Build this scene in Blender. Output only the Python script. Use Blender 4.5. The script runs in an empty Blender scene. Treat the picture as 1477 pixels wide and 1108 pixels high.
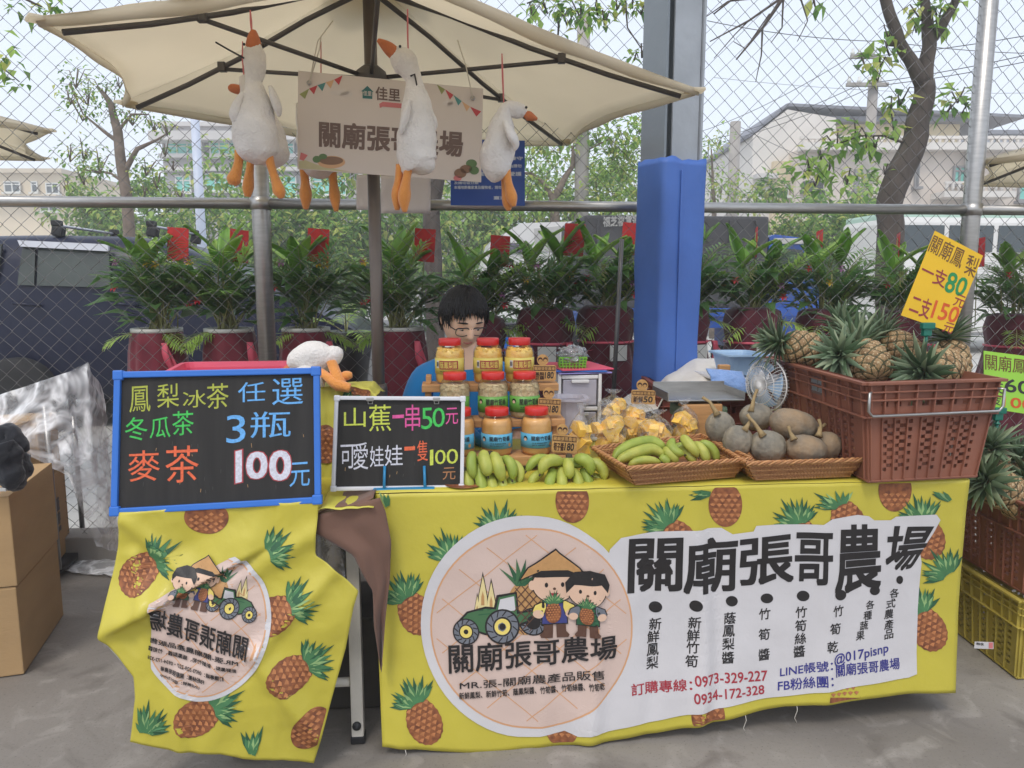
import bpy, bmesh, math, random
from math import sin, cos, pi, sqrt, tan, radians, floor
from mathutils import Vector as V, Matrix, noise
from mathutils.geometry import tessellate_polygon
S = bpy.context.scene
C = S.collection
rnd = random.Random(7)

# ---------------------------------------------------------------- camera, sky, sun, exposure
CAMZ = 1.363; PITCH = radians(7.8); FPX = 1060.0
cam = bpy.data.objects.new('camera', bpy.data.cameras.new('camera')); C.objects.link(cam)
cam.location = (0, 0, CAMZ); cam.rotation_euler = (pi/2 - PITCH, 0, 0)
cam.data.sensor_width = 36; cam.data.lens = FPX/1477*36; cam.data.clip_end = 3000; cam.data.clip_start = .05
S.camera = cam
SUN_EL, SUN_AZ = radians(58), radians(200)          # azimuth clockwise from +Y: behind the photographer, to the left
W = bpy.data.worlds.new("World"); S.world = W; W.use_nodes = True
nt = W.node_tree; bg = nt.nodes['Background']
sky = nt.nodes.new('ShaderNodeTexSky'); sky.sky_type = 'NISHITA'; sky.sun_disc = False
sky.sun_elevation = SUN_EL; sky.sun_rotation = SUN_AZ; sky.dust_density = 4; sky.air_density = 1.2
mx = nt.nodes.new('ShaderNodeMixRGB'); mx.inputs[0].default_value = .72; mx.inputs[2].default_value = (6.6, 7.1, 8.0, 1)
nt.links.new(sky.outputs[0], mx.inputs[1]); nt.links.new(mx.outputs[0], bg.inputs[0]); bg.inputs[1].default_value = .12
sl = bpy.data.lights.new('sun', 'SUN'); sl.energy = .9; sl.angle = radians(14); sl.color = (1, .96, .9)
so = bpy.data.objects.new('sun', sl); C.objects.link(so)
so.rotation_euler = V((-sin(SUN_AZ)*cos(SUN_EL), -cos(SUN_AZ)*cos(SUN_EL), -sin(SUN_EL))).to_track_quat('-Z', 'Y').to_euler()
S.view_settings.view_transform = 'Standard'; S.view_settings.look = 'None'; S.view_settings.exposure = .5; S.view_settings.gamma = 1
S.cycles.max_bounces = 10; S.cycles.volume_bounces = 4; S.cycles.transparent_max_bounces = 24; S.cycles.use_denoising = True
S.cycles.caustics_reflective = False; S.cycles.caustics_refractive = False

# ---------------------------------------------------------------- places: photo pixel -> point on a plane of the market's frame
KY = .085                                            # stall, fence and car stand turned by this slope to the camera
TH = math.atan(KY); U = V((cos(TH), sin(TH), 0)); N = V((sin(TH), -cos(TH), 0)); B = -N; Z = V((0, 0, 1))
def ray(px, py):
    x = (px-738.5)/FPX; v = (py-554)/FPX
    return V((x, cos(PITCH)-v*sin(PITCH), -sin(PITCH)-v*cos(PITCH)))
def Q(px, py, d):                                    # on the plane Y - KY*X = d
    r = ray(px, py); t = d/(r.y-KY*r.x); return V((0, 0, CAMZ))+r*t
def G(px, py, z=0.0):                                # on a level plane
    r = ray(px, py); t = (z-CAMZ)/r.z; return V((0, 0, CAMZ))+r*t
def F(u, d, z=0.0):                                  # frame coordinates: u along the stall, d behind the camera plane
    return V((0, d, 0))+U*u+V((0, 0, z))
def fu(px, py, d):                                   # u of a pixel at plane d
    return (Q(px, py, d)-V((0, d, 0))).dot(U)
def sstep(a, b, x):
    t = min(1, max(0, (x-a)/(b-a))); return t*t*(3-2*t)
def interp(tab, x):
    if x <= tab[0][0]: return tab[0][1]
    for (a, fa), (b, fb) in zip(tab, tab[1:]):
        if x <= b: return fa+(fb-fa)*(x-a)/(b-a)
    return tab[-1][1]
def nz(x, y, z=0.0): return noise.noise(V((x, y, z)))

# ---------------------------------------------------------------- materials
def lin(c):
    c = c/255
    return c/12.92 if c <= .04045 else ((c+.055)/1.055)**2.4
def rgb(c): return (lin(c[0]), lin(c[1]), lin(c[2]), 1)
def mat(name, col, rough=.6, var=.12, vs=9, bump=0, bs=60, metal=0, spec=.5, col2=None, transl=0, sheen=0, alpha=None, emit=0, stretch=None, rnd_obj=0, detail=4, coat=0):
    m = bpy.data.materials.new(name); m.use_nodes = True; t = m.node_tree; L = t.links
    b = t.nodes['Principled BSDF']; out = t.nodes['Material Output']
    tc = t.nodes.new('ShaderNodeTexCoord'); src = tc.outputs['Object']
    if stretch:
        mp = t.nodes.new('ShaderNodeMapping'); mp.inputs['Scale'].default_value = stretch; L.new(src, mp.inputs[0]); src = mp.outputs[0]
    b.inputs['Roughness'].default_value = rough; b.inputs['Metallic'].default_value = metal
    b.inputs['Specular IOR Level'].default_value = spec; b.inputs['Coat Weight'].default_value = coat
    if sheen: b.inputs['Sheen Weight'].default_value = sheen
    ca = rgb(col); colout = None
    if var or col2:
        n = t.nodes.new('ShaderNodeTexNoise'); n.inputs['Scale'].default_value = vs; n.inputs['Detail'].default_value = detail; L.new(src, n.inputs[0])
        r = t.nodes.new('ShaderNodeValToRGB'); r.color_ramp.elements[0].position = .3; r.color_ramp.elements[1].position = .7
        if col2: c0, c1 = ca, rgb(col2)
        else: c0 = tuple(x*(1-var) for x in ca[:3])+(1,); c1 = tuple(min(1, x*(1+var)) for x in ca[:3])+(1,)
        r.color_ramp.elements[0].color = c0; r.color_ramp.elements[1].color = c1
        L.new(n.outputs[0], r.inputs[0]); colout = r.outputs[0]
        if rnd_obj:
            oi = t.nodes.new('ShaderNodeObjectInfo'); hs = t.nodes.new('ShaderNodeHueSaturation')
            ma = t.nodes.new('ShaderNodeMapRange'); ma.inputs[3].default_value = 1-rnd_obj; ma.inputs[4].default_value = 1+rnd_obj
            L.new(oi.outputs['Random'], ma.inputs[0]); L.new(ma.outputs[0], hs.inputs['Value']); L.new(colout, hs.inputs['Color']); colout = hs.outputs[0]
        L.new(colout, b.inputs['Base Color'])
    else: b.inputs['Base Color'].default_value = ca
    if bump:
        n2 = t.nodes.new('ShaderNodeTexNoise'); n2.inputs['Scale'].default_value = bs; n2.inputs['Detail'].default_value = 5; L.new(src, n2.inputs[0])
        bp = t.nodes.new('ShaderNodeBump'); bp.inputs['Strength'].default_value = bump; bp.inputs['Distance'].default_value = .01
        L.new(n2.outputs[0], bp.inputs['Height']); L.new(bp.outputs[0], b.inputs['Normal'])
    if emit:
        b.inputs['Emission Color'].default_value = ca; b.inputs['Emission Strength'].default_value = emit
    sh = b.outputs[0]
    if transl:
        tr = t.nodes.new('ShaderNodeBsdfTranslucent'); ms = t.nodes.new('ShaderNodeMixShader'); ms.inputs[0].default_value = transl
        if colout: L.new(colout, tr.inputs[0])
        else: tr.inputs[0].default_value = ca
        L.new(sh, ms.inputs[1]); L.new(tr.outputs[0], ms.inputs[2]); sh = ms.outputs[0]
    if alpha is not None:
        tp = t.nodes.new('ShaderNodeBsdfTransparent'); ms = t.nodes.new('ShaderNodeMixShader'); ms.inputs[0].default_value = alpha
        L.new(tp.outputs[0], ms.inputs[1]); L.new(sh, ms.inputs[2]); sh = ms.outputs[0]
    L.new(sh, out.inputs[0])
    return m
def film(name, tint=(1, 1, 1), haze=.06, edge=.45, rough=.12, hazecol=(235, 238, 240), crease=.5, cs=18, gmul=1.0, streak=0):
    """clear plastic film: transparent, glossy where it turns away, milky, with bright creases painted in as white streaks"""
    m = bpy.data.materials.new(name); m.use_nodes = True; t = m.node_tree; L = t.links; t.nodes.clear()
    out = t.nodes.new('ShaderNodeOutputMaterial'); tp = t.nodes.new('ShaderNodeBsdfTransparent'); tp.inputs[0].default_value = tint+(1,)
    gl = t.nodes.new('ShaderNodeBsdfGlossy'); gl.inputs['Roughness'].default_value = rough
    df = t.nodes.new('ShaderNodeBsdfDiffuse'); df.inputs[0].default_value = rgb(hazecol)
    lw = t.nodes.new('ShaderNodeLayerWeight'); lw.inputs[0].default_value = edge
    tc = t.nodes.new('ShaderNodeTexCoord'); n = t.nodes.new('ShaderNodeTexNoise'); n.inputs['Scale'].default_value = cs; n.inputs['Detail'].default_value = 6
    L.new(tc.outputs['Object'], n.inputs[0])
    bp = t.nodes.new('ShaderNodeBump'); bp.inputs['Strength'].default_value = crease; bp.inputs['Distance'].default_value = .02; L.new(n.outputs[0], bp.inputs['Height'])
    for k in (gl, df, lw): L.new(bp.outputs[0], k.inputs['Normal'])
    mh = t.nodes.new('ShaderNodeMixShader'); mh.inputs[0].default_value = haze
    if streak:  # shine on the creases painted in as white streaks
        n3 = t.nodes.new('ShaderNodeTexNoise'); n3.inputs['Scale'].default_value = cs*.8; n3.inputs['Detail'].default_value = 3; n3.inputs['Distortion'].default_value = 1.8; L.new(tc.outputs['Object'], n3.inputs[0])
        ra = t.nodes.new('ShaderNodeValToRGB'); e = ra.color_ramp.elements; e[0].position = .42; e[0].color = (haze*.6,)*3+(1,); e[1].position = .58; e[1].color = (haze*.6,)*3+(1,); x = ra.color_ramp.elements.new(.5); x.color = (min(1, haze+streak),)*3+(1,); L.new(n3.outputs[0], ra.inputs[0]); L.new(ra.outputs[0], mh.inputs[0])
    L.new(tp.outputs[0], mh.inputs[1]); L.new(df.outputs[0], mh.inputs[2])
    mg = t.nodes.new('ShaderNodeMixShader'); mm = t.nodes.new('ShaderNodeMath'); mm.operation = 'MULTIPLY'; mm.inputs[1].default_value = gmul; L.new(lw.outputs['Fresnel'], mm.inputs[0]); L.new(mm.outputs[0], mg.inputs[0]); L.new(mh.outputs[0], mg.inputs[1]); L.new(gl.outputs[0], mg.inputs[2])
    L.new(mg.outputs[0], out.inputs[0])
    return m

# ---------------------------------------------------------------- mesh builder
ORG = {}
class MB:
    def __init__(s): s.v = []; s.f = []; s.fm = []; s.fs = []; s.mats = []
    def mi(s, m):
        if m not in s.mats: s.mats.append(m)
        return s.mats.index(m)
    def add(s, vs, fs, m, smooth=False, M=None):
        o = len(s.v); i = s.mi(m)
        s.v.extend([(M @ V(p)) for p in vs] if M is not None else [V(p) for p in vs])
        for f in fs: s.f.append(tuple(o+k for k in f)); s.fm.append(i); s.fs.append(smooth)
        return s
    def build(s, name, parent=None, org=None):
        """with a parent made by wthing() the vertices are world places; with a parent made by thing() they are local"""
        me = bpy.data.meshes.new(name)
        if parent is None:
            if org is None:
                n = max(1, len(s.v)); org = V((sum(p.x for p in s.v)/n, sum(p.y for p in s.v)/n, min(p.z for p in s.v)))
        else: org = ORG.get(parent.name, V((0, 0, 0)))
        org = V(org)
        me.from_pydata([tuple(p-org) for p in s.v], [], s.f)
        for m in s.mats: me.materials.append(m)
        me.polygons.foreach_set('material_index', s.fm); me.polygons.foreach_set('use_smooth', s.fs); me.update()
        o = bpy.data.objects.new(name, me); C.objects.link(o)
        if parent is None: o.location = org
        else:
            o.parent = parent
            if parent.name in ORG: ORG[o.name] = org
        return o
    def copyto(s, other, M): 
        for m in s.mats: other.mi(m)
        o = len(other.v); other.v.extend([M @ p for p in s.v])
        for f, i, sm in zip(s.f, s.fm, s.fs): other.f.append(tuple(o+k for k in f)); other.fm.append(other.mi(s.mats[i])); other.fs.append(sm)
def tag(o, label, cat, group=None, kind=None):
    o['label'] = label; o['category'] = cat
    if group: o['group'] = group
    if kind: o['kind'] = kind
    return o
def struct(o, kind='structure'): o['kind'] = kind; return o
def thing(name, label, cat, loc=(0, 0, 0), rz=0, group=None):
    o = bpy.data.objects.new(name, None); C.objects.link(o); o.location = loc; o.rotation_euler = (0, 0, rz); o.empty_display_size = .1
    return tag(o, label, cat, group)
def wthing(name, label, cat, loc, group=None):
    o = thing(name, label, cat, loc, 0, group); ORG[o.name] = V(loc); return o
def dup(root, label=None, loc=None, rot=None, scale=None, group=None):
    def cp(o, par):
        c = o.copy(); C.objects.link(c); c.parent = par
        for ch in o.children: cp(ch, c)
        return c
    r = root.copy(); C.objects.link(r)
    for ch in root.children: cp(ch, r)
    if label: r['label'] = label
    if loc is not None: r.location = loc
    if rot is not None: r.rotation_euler = rot
    if scale is not None: r.scale = (scale,)*3 if not hasattr(scale, '__len__') else scale
    if group: r['group'] = group
    return r
# shapes
def frame(p, x, y, z): return Matrix(((x.x, y.x, z.x, p.x), (x.y, y.y, z.y, p.y), (x.z, y.z, z.z, p.z), (0, 0, 0, 1)))
def MF(p): return frame(V(p), U, B, Z)               # local axes: along the stall, away from the camera, up
def rot(ax, a): return Matrix.Rotation(radians(a), 4, ax)
def mv(*p): return Matrix.Translation(V(p))
_bx = {}
def box(mb, c, s, m, r=0.0, M=None, smooth=False):
    key = (round(s[0], 4), round(s[1], 4), round(s[2], 4), r)
    if key not in _bx:
        bm = bmesh.new(); bmesh.ops.create_cube(bm, size=1)
        for v in bm.verts: v.co = V((v.co.x*s[0], v.co.y*s[1], v.co.z*s[2]))
        if r > 0: bmesh.ops.bevel(bm, geom=bm.edges[:], offset=min(r, min(s)*.45), segments=2, affect='EDGES', profile=.6)
        bm.verts.index_update(); _bx[key] = ([v.co.copy() for v in bm.verts], [tuple(v.index for v in f.verts) for f in bm.faces]); bm.free()
    vs, fs = _bx[key]; c = V(c)
    mb.add([p+c for p in vs], fs, m, smooth, M)
def tube(mb, pts, r, m, n=8, cap=True, smooth=True, M=None, flat=None):
    pts = [V(p) for p in pts]; k = len(pts); rr = r if hasattr(r, '__len__') else [r]*k
    t0 = (pts[1]-pts[0]).normalized(); a = V((0, 0, 1)) if abs(t0.z) < .9 else V((1, 0, 0))
    x = t0.cross(a).normalized(); vs = []; fs = []
    for i in range(k):
        t = (pts[min(i+1, k-1)]-pts[max(i-1, 0)])
        t = t.normalized() if t.length > 1e-9 else t0
        x = (x-t*x.dot(t)); x = x.normalized() if x.length > 1e-6 else t.orthogonal().normalized()
        y = t.cross(x)
        for j in range(n):
            an = 2*pi*j/n; fy = flat if flat else 1
            vs.append(pts[i]+x*cos(an)*rr[i]+y*sin(an)*rr[i]*fy)
    for i in range(k-1):
        for j in range(n): fs.append((i*n+j, i*n+(j+1) % n, (i+1)*n+(j+1) % n, (i+1)*n+j))
    if cap: fs.append(tuple(range(n-1, -1, -1))); fs.append(tuple((k-1)*n+j for j in range(n)))
    mb.add(vs, fs, m, smooth, M)
def lathe(mb, prof, m, n=24, M=None, smooth=True, wob=None, close=True):
    vs = []; fs = []; k = len(prof)
    for i, (r, z) in enumerate(prof):
        for j in range(n):
            a = 2*pi*j/n; q = wob(a, z) if wob else 1; vs.append(V((r*q*cos(a), r*q*sin(a), z)))
    for i in range(k-1):
        for j in range(n): fs.append((i*n+j, i*n+(j+1) % n, (i+1)*n+(j+1) % n, (i+1)*n+j))
    if close: fs.append(tuple(range(n-1, -1, -1))); fs.append(tuple((k-1)*n+j for j in range(n)))
    mb.add(vs, fs, m, smooth, M)
def ell(mb, c, r, m, M=None, nu=20, nv=14, fn=None):
    c = V(c); vs = []; fs = []
    for i in range(nv+1):
        th = pi*i/nv
        for j in range(nu):
            a = 2*pi*j/nu; p = V((sin(th)*cos(a), sin(th)*sin(a), -cos(th))); q = fn(p) if fn else 1
            vs.append(c+V((p.x*r[0], p.y*r[1], p.z*r[2]))*q)
    for i in range(nv):
        for j in range(nu): fs.append((i*nu+j, i*nu+(j+1) % nu, (i+1)*nu+(j+1) % nu, (i+1)*nu+j))
    mb.add(vs, fs, m, True, M)
def grid(mb, fn, nu, nv, m, smooth=True, M=None):
    vs = [fn(i/nu, j/nv) for j in range(nv+1) for i in range(nu+1)]
    mb.add(vs, [(j*(nu+1)+i, j*(nu+1)+i+1, (j+1)*(nu+1)+i+1, (j+1)*(nu+1)+i) for j in range(nv) for i in range(nu)], m, smooth, M)
def slab(mb, fn, nu, nv, m, th, smooth=True):
    """a bent sheet with real thickness: fn(u,v) -> point, thickened along its own normal"""
    P = [[V(fn(i/nu, j/nv)) for i in range(nu+1)] for j in range(nv+1)]
    def nrm(i, j):
        a = P[j][min(i+1, nu)]-P[j][max(i-1, 0)]; b = P[min(j+1, nv)][i]-P[max(j-1, 0)][i]; c = a.cross(b)
        return c.normalized() if c.length > 1e-12 else V((0, 0, 1))
    w = nu+1; vs = [P[j][i] for j in range(nv+1) for i in range(w)]; vs += [P[j][i]-nrm(i, j)*th for j in range(nv+1) for i in range(w)]
    o = w*(nv+1); fs = []
    for j in range(nv):
        for i in range(nu):
            a, b, c, d = j*w+i, j*w+i+1, (j+1)*w+i+1, (j+1)*w+i; fs += [(a, b, c, d), (o+d, o+c, o+b, o+a)]
    for i in range(nu): fs += [(i+1, i, o+i, o+i+1), (nv*w+i, nv*w+i+1, o+nv*w+i+1, o+nv*w+i)]
    for j in range(nv): fs += [(j*w, (j+1)*w, o+(j+1)*w, o+j*w), ((j+1)*w+nu, j*w+nu, o+j*w+nu, o+(j+1)*w+nu)]
    mb.add(vs, fs, m, smooth)
def prism(mb, pts, h, m, M=None, smooth=False):
    """polygon in local XZ thickened along Y from 0 to h"""
    n = len(pts); vs = [V((p[0], 0, p[1])) for p in pts]+[V((p[0], h, p[1])) for p in pts]
    tr = tessellate_polygon([[V((p[0], p[1], 0)) for p in pts]])
    ar = sum(pts[i][0]*pts[(i+1) % n][1]-pts[(i+1) % n][0]*pts[i][1] for i in range(n))
    fs = []
    for t in tr:
        a, b, c = t; cr = (pts[b][0]-pts[a][0])*(pts[c][1]-pts[a][1])-(pts[b][1]-pts[a][1])*(pts[c][0]-pts[a][0])
        if cr < 0: a, c = c, a
        fs += [(a, b, c), (n+c, n+b, n+a)]
    for i in range(n):
        j = (i+1) % n; q = (i, n+i, n+j, j) if ar > 0 else (j, n+j, n+i, i); fs.append(q)
    mb.add(vs, fs, m, smooth, M)
def art(mb, pts, lift, m, lay=1, seg=None):
    """flat print: polygon given in drawing coordinates, lifted on to a surface; seg = longest edge before it is split"""
    bm = bmesh.new(); vv = [bm.verts.new((p[0], p[1], 0)) for p in pts]
    tr = tessellate_polygon([[V((p[0], p[1], 0)) for p in pts]])
    for t in tr:
        try: bm.faces.new([vv[i] for i in t])
        except ValueError: pass
    _lift(mb, bm, lift, m, lay, seg)
def _lift(mb, bm, lift, m, lay, seg):
    if seg:
        for _ in range(10):
            es = [e for e in bm.edges if e.calc_length() > seg]
            if not es: break
            bmesh.ops.subdivide_edges(bm, edges=es, cuts=1)
            bmesh.ops.triangulate(bm, faces=[f for f in bm.faces if len(f.verts) > 3])
    bm.verts.index_update()
    vs = [lift(v.co.x, v.co.y, lay) for v in bm.verts]; fs = []
    for f in bm.faces: fs.append(tuple(v.index for v in f.verts))
    bm.free(); mb.add(vs, fs, m, False)
_tx = {}
def glyphs(s):
    if s not in _tx:
        c = bpy.data.curves.new('lettering', 'FONT'); c.body = s; c.resolution_u = 3
        o = bpy.data.objects.new('lettering', c); C.objects.link(o)
        me = bpy.data.meshes.new_from_object(o.evaluated_get(bpy.context.evaluated_depsgraph_get()))
        vs = [(v.co.x, v.co.y) for v in me.vertices]; fs = [tuple(p.vertices) for p in me.polygons]
        bpy.data.objects.remove(o); bpy.data.curves.remove(c); bpy.data.meshes.remove(me)
        _tx[s] = (vs, fs)
    return _tx[s]
def text(mb, s, q, lift, m, bold=0, lay=2, seg=None, n=8, mirror=False):
    """lettering stretched on to the drawing quad q = top-left, top-right, bottom-right, bottom-left"""
    vs, fs = glyphs(s)
    if not vs: return
    x0 = min(p[0] for p in vs); x1 = max(p[0] for p in vs); y0 = min(p[1] for p in vs); y1 = max(p[1] for p in vs)
    tl, tr, br, bl = [V((a[0], a[1], 0)) for a in q]; w = max(1e-6, x1-x0); h = max(1e-6, y1-y0)
    offs = [(0, 0)]
    if bold: offs += [(bold*a, bold*b) for a, b in ((1, 1), (-1, -1), (1, -1), (-1, 1), (1, 0), (-1, 0), (0, 1), (0, -1))[:n]]
    for k, (dx, dy) in enumerate(offs):
        bm = bmesh.new(); vv = []
        for x, y in vs:
            a = (x-x0+dx)/w; b = (y1-y+dy)/h
            if mirror: a = 1-a
            p = (tl*(1-a)+tr*a)*(1-b)+(bl*(1-a)+br*a)*b; vv.append(bm.verts.new((p.x, p.y, 0)))
        for f in fs:
            try: bm.faces.new([vv[i] for i in f])
            except ValueError: pass
        _lift(mb, bm, lift, m, lay+k*.06, seg)
def ellpts(cx, cy, rx, ry, n=32, a0=0, a1=2*pi):
    return [(cx+rx*cos(a0+(a1-a0)*i/n), cy+ry*sin(a0+(a1-a0)*i/n)) for i in range(n if a1-a0 > 6.28 else n+1)]
def strip(mb, pts, w, lift, m, lay=2, seg=None, closed=False):
    """printed line of width w along drawing points"""
    n = len(pts)
    for i in range(n if closed else n-1):
        a = V(pts[i]+(0,)); b = V(pts[(i+1) % n]+(0,)); d = (b-a)
        if d.length < 1e-9: continue
        k = V((-d.y, d.x, 0)).normalized()*w/2; e = d.normalized()*w*.15
        art(mb, [tuple((a-e+k)[:2]), tuple((b+e+k)[:2]), tuple((b+e-k)[:2]), tuple((a-e-k)[:2])], lift, m, lay+.02*(i % 3), seg)
def leafquad(mb, p, d, w, l, m, droop=.2, up=None, fold=.25):
    """pointed leaf with a folded midrib"""
    d = d.normalized(); up = up or Z; s = d.cross(up); s = s.normalized() if s.length > 1e-4 else V((1, 0, 0)); n = s.cross(d)
    a = p+d*l*.45-n*l*droop*.2; t = p+d*l-n*l*droop
    mb.add([p, a+s*w*.5+n*w*fold, t, a-s*w*.5+n*w*fold, a], [(0, 1, 4), (1, 2, 4), (2, 3, 4), (3, 0, 4)], m, True)

# ================================================================ SETTING
def ground_mat(name, a, b, c, rough=.85, s1=.7, s2=7, stain=(92, 86, 78), cracks=True):
    m = bpy.data.materials.new(name); m.use_nodes = True; t = m.node_tree; L = t.links; p = t.nodes['Principled BSDF']
    tc = t.nodes.new('ShaderNodeTexCoord')
    def no(s, d=6, dist=0):
        n = t.nodes.new('ShaderNodeTexNoise'); n.inputs['Scale'].default_value = s; n.inputs['Detail'].default_value = d; n.inputs['Distortion'].default_value = dist; L.new(tc.outputs['Object'], n.inputs[0]); return n.outputs[0]
    def ramp(i, p0, p1, c0, c1):
        r = t.nodes.new('ShaderNodeValToRGB'); e = r.color_ramp.elements; e[0].position = p0; e[1].position = p1; e[0].color = c0; e[1].color = c1; L.new(i, r.inputs[0]); return r.outputs[0]
    def mixc(f, x, y):
        q = t.nodes.new('ShaderNodeMixRGB'); L.new(f, q.inputs[0]); 
        L.new(x, q.inputs[1])
        if isinstance(y, tuple): q.inputs[2].default_value = y
        else: L.new(y, q.inputs[2])
        return q.outputs[0]
    w = (1, 1, 1, 1); k = (0, 0, 0, 1)
    base = ramp(no(s1, 8, .6), .35, .68, rgb(a), rgb(b))
    base = mixc(ramp(no(s2, 6, 1.5), .56, .72, k, (.7, .7, .7, 1)), base, rgb(c))
    base = mixc(ramp(no(2.6, 8, 2.2), .55, .72, k, (.75, .75, .75, 1)), base, rgb(stain))
    base = mixc(ramp(no(130, 2), .6, .75, k, (.6, .6, .6, 1)), base, rgb(stain))
    if cracks:
        vo = t.nodes.new('ShaderNodeTexVoronoi'); vo.feature = 'DISTANCE_TO_EDGE'; vo.inputs['Scale'].default_value = .55
        nn = t.nodes.new('ShaderNodeTexNoise'); nn.inputs['Scale'].default_value = 2.2; nn.inputs['Detail'].default_value = 6; L.new(tc.outputs['Object'], nn.inputs[0])
        ad = t.nodes.new('ShaderNodeMixRGB'); ad.inputs[0].default_value = .35; L.new(tc.outputs['Object'], ad.inputs[1]); L.new(nn.outputs['Color'], ad.inputs[2]); L.new(ad.outputs[0], vo.inputs[0])
        base = mixc(ramp(vo.outputs[0], .002, .006, (.6, .6, .6, 1), k), base, rgb(stain))
    L.new(base, p.inputs['Base Color'])
    rr = ramp(no(1.7, 4), .4, .7, (rough-.3,)*3+(1,), (rough,)*3+(1,)); L.new(rr, p.inputs['Roughness'])
    bp = t.nodes.new('ShaderNodeBump'); bp.inputs['Strength'].default_value = .25; bp.inputs['Distance'].default_value = .006; L.new(no(55, 6), bp.inputs['Height']); L.new(bp.outputs[0], p.inputs['Normal'])
    return m
CONC = ground_mat('stained_concrete', (116, 110, 103), (147, 141, 133), (160, 154, 146), stain=(90, 83, 76), cracks=False)
LOT = ground_mat('pale_lot', (172, 170, 165), (196, 194, 188), (206, 204, 198), stain=(150, 146, 140), cracks=False)
mb = MB(); mb.add([F(-9, -8), F(9, -8), F(9, 3.95), F(-9, 3.95)], [(0, 1, 2, 3)], CONC); struct(mb.build('floor'))
mb = MB(); mb.add([V((-95, -25, -.012)), V((95, -25, -.012)), V((95, 115, -.012)), V((-95, 115, -.012))], [(0, 1, 2, 3)], LOT); struct(mb.build('ground'))
ASPH = ground_mat('asphalt', (96, 96, 97), (118, 118, 118), (130, 129, 127), stain=(84, 84, 84), cracks=False)
mb = MB(); mb.add([V((-94, 14, -.008)), V((94, 24, -.008)), V((94, 33, -.008)), V((-94, 23, -.008))], [(0, 1, 2, 3)], ASPH); struct(mb.build('road'))
KERB = mat('kerb_concrete', (150, 146, 140), .9, .15, 5, .3, 60)
mb = MB(); box(mb, (0, 0, 0), (14, .16, .14), KERB, .01, MF(F(0, 3.72, .06))); struct(mb.build('kerb'))

# ================================================================ CHAIN-LINK FENCE
STEEL = mat('stainless', (176, 174, 170), .34, .1, 14, .05, 60, metal=.85, stretch=(1, 1, 6))
WIRE = mat('galvanised_wire', (112, 110, 108), .5, .15, 3, metal=.4)
FD = 3.7
fe = wthing('chain_link_fence', 'tall galvanised chain-link fence with round steel posts and rail, behind the stall', 'fence', F(0, FD))
mb = MB(); cw = .0425; ch = .0415; u0 = -4.3; z0 = .1; nz_ = 80
for k in range(int(9.3/cw)):
    pts = []
    for j in range(nz_):
        s = (j+k) % 2
        jit = .0022*nz(k*.7, j*.31); pts.append(F(u0+(k+s)*cw+jit, FD+(.003 if s else -.003)+.006*nz(k*.05, j*.06, 3), z0+j*ch+.002*nz(k*.4, j*.3, 8)))
    tube(mb, pts, .00195, WIRE, 3, False, False)
mb.build('wire_mesh', fe)
railz = Q(738, 297, FD).z; RZ = railz
def post_u(px): return fu(px, 297, FD)
for px in (376, 1402):
    mb = MB(); u = post_u(px); tube(mb, [F(u, FD, 0), F(u, FD, 3.5)], .043, STEEL, 18); lathe(mb, [(.05, -.03), (.05, .03)], STEEL, 18, mv(*F(u, FD, railz))); mb.build('post', fe)
for px in (-700, 2280):
    mb = MB(); u = post_u(px); tube(mb, [F(u, FD, 0), F(u, FD, 3.5)], .043, STEEL, 14); mb.build('post', fe)
us = [-4.4, post_u(376), post_u(1402), 5.1]
for a, b in zip(us, us[1:]):
    for z, r in ((railz, .026), (.09, .022), (3.4, .026)):
        mb = MB(); tube(mb, [F(a+.043, FD, z), F(b-.043, FD, z)], r, STEEL, 14); mb.build('rail', fe)
# thin grey brace leaning against the mesh
DARKST = mat('dull_steel', (122, 120, 118), .5, .2, 10, metal=.6)
mb = MB(); tube(mb, [Q(884, 585, 3.56), Q(897, 345, 3.63)], .011, DARKST, 8); tag(mb.build('steel_bar'), 'thin dull steel bar leaning on the fence left of the blue padded column', 'bar')

# ================================================================ STEEL COLUMN WITH BLUE PAD
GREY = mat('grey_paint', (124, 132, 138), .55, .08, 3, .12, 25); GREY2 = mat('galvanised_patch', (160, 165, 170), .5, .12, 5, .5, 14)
BLUE = mat('blue_vinyl', (70, 108, 182), .55, .12, 3, .5, 7)
cd = 3.22; ul = fu(938, 300, cd); ur = fu(1010, 300, cd); uw = ur-ul
co = wthing('steel_column', 'grey steel H-column wrapped below in a blue vinyl pad', 'column', F((ul+ur)/2, cd+.12))
mb = MB(); cx = (ul+ur)/2
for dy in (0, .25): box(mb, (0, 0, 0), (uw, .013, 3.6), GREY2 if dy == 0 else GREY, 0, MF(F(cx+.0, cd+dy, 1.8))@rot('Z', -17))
mb = MB()
R17 = rot('Z', 24)
Mc = MF(F(cx, cd+.12, 0))@R17
ax = .205; ay = .16
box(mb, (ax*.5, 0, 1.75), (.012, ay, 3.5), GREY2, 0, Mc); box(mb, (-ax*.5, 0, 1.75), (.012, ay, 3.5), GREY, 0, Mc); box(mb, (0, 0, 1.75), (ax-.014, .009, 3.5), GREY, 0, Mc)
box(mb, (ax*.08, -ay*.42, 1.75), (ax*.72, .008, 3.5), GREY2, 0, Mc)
mb.build('beam', co)
pz = Q(975, 225, cd).z
mb = MB(); hx, hy = ax*.5+.02, ay*.5+.02
ring = []
for (sx, sy) in ((-1, -1), (1, -1), (1, 1), (-1, 1)):
    a0 = math.atan2(sy, sx)-pi/4
    for k in range(4): a = a0+pi/2*k/3; ring.append((sx*(hx-.02)+.02*cos(a), sy*(hy-.02)+.02*sin(a)))
full = []
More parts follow.
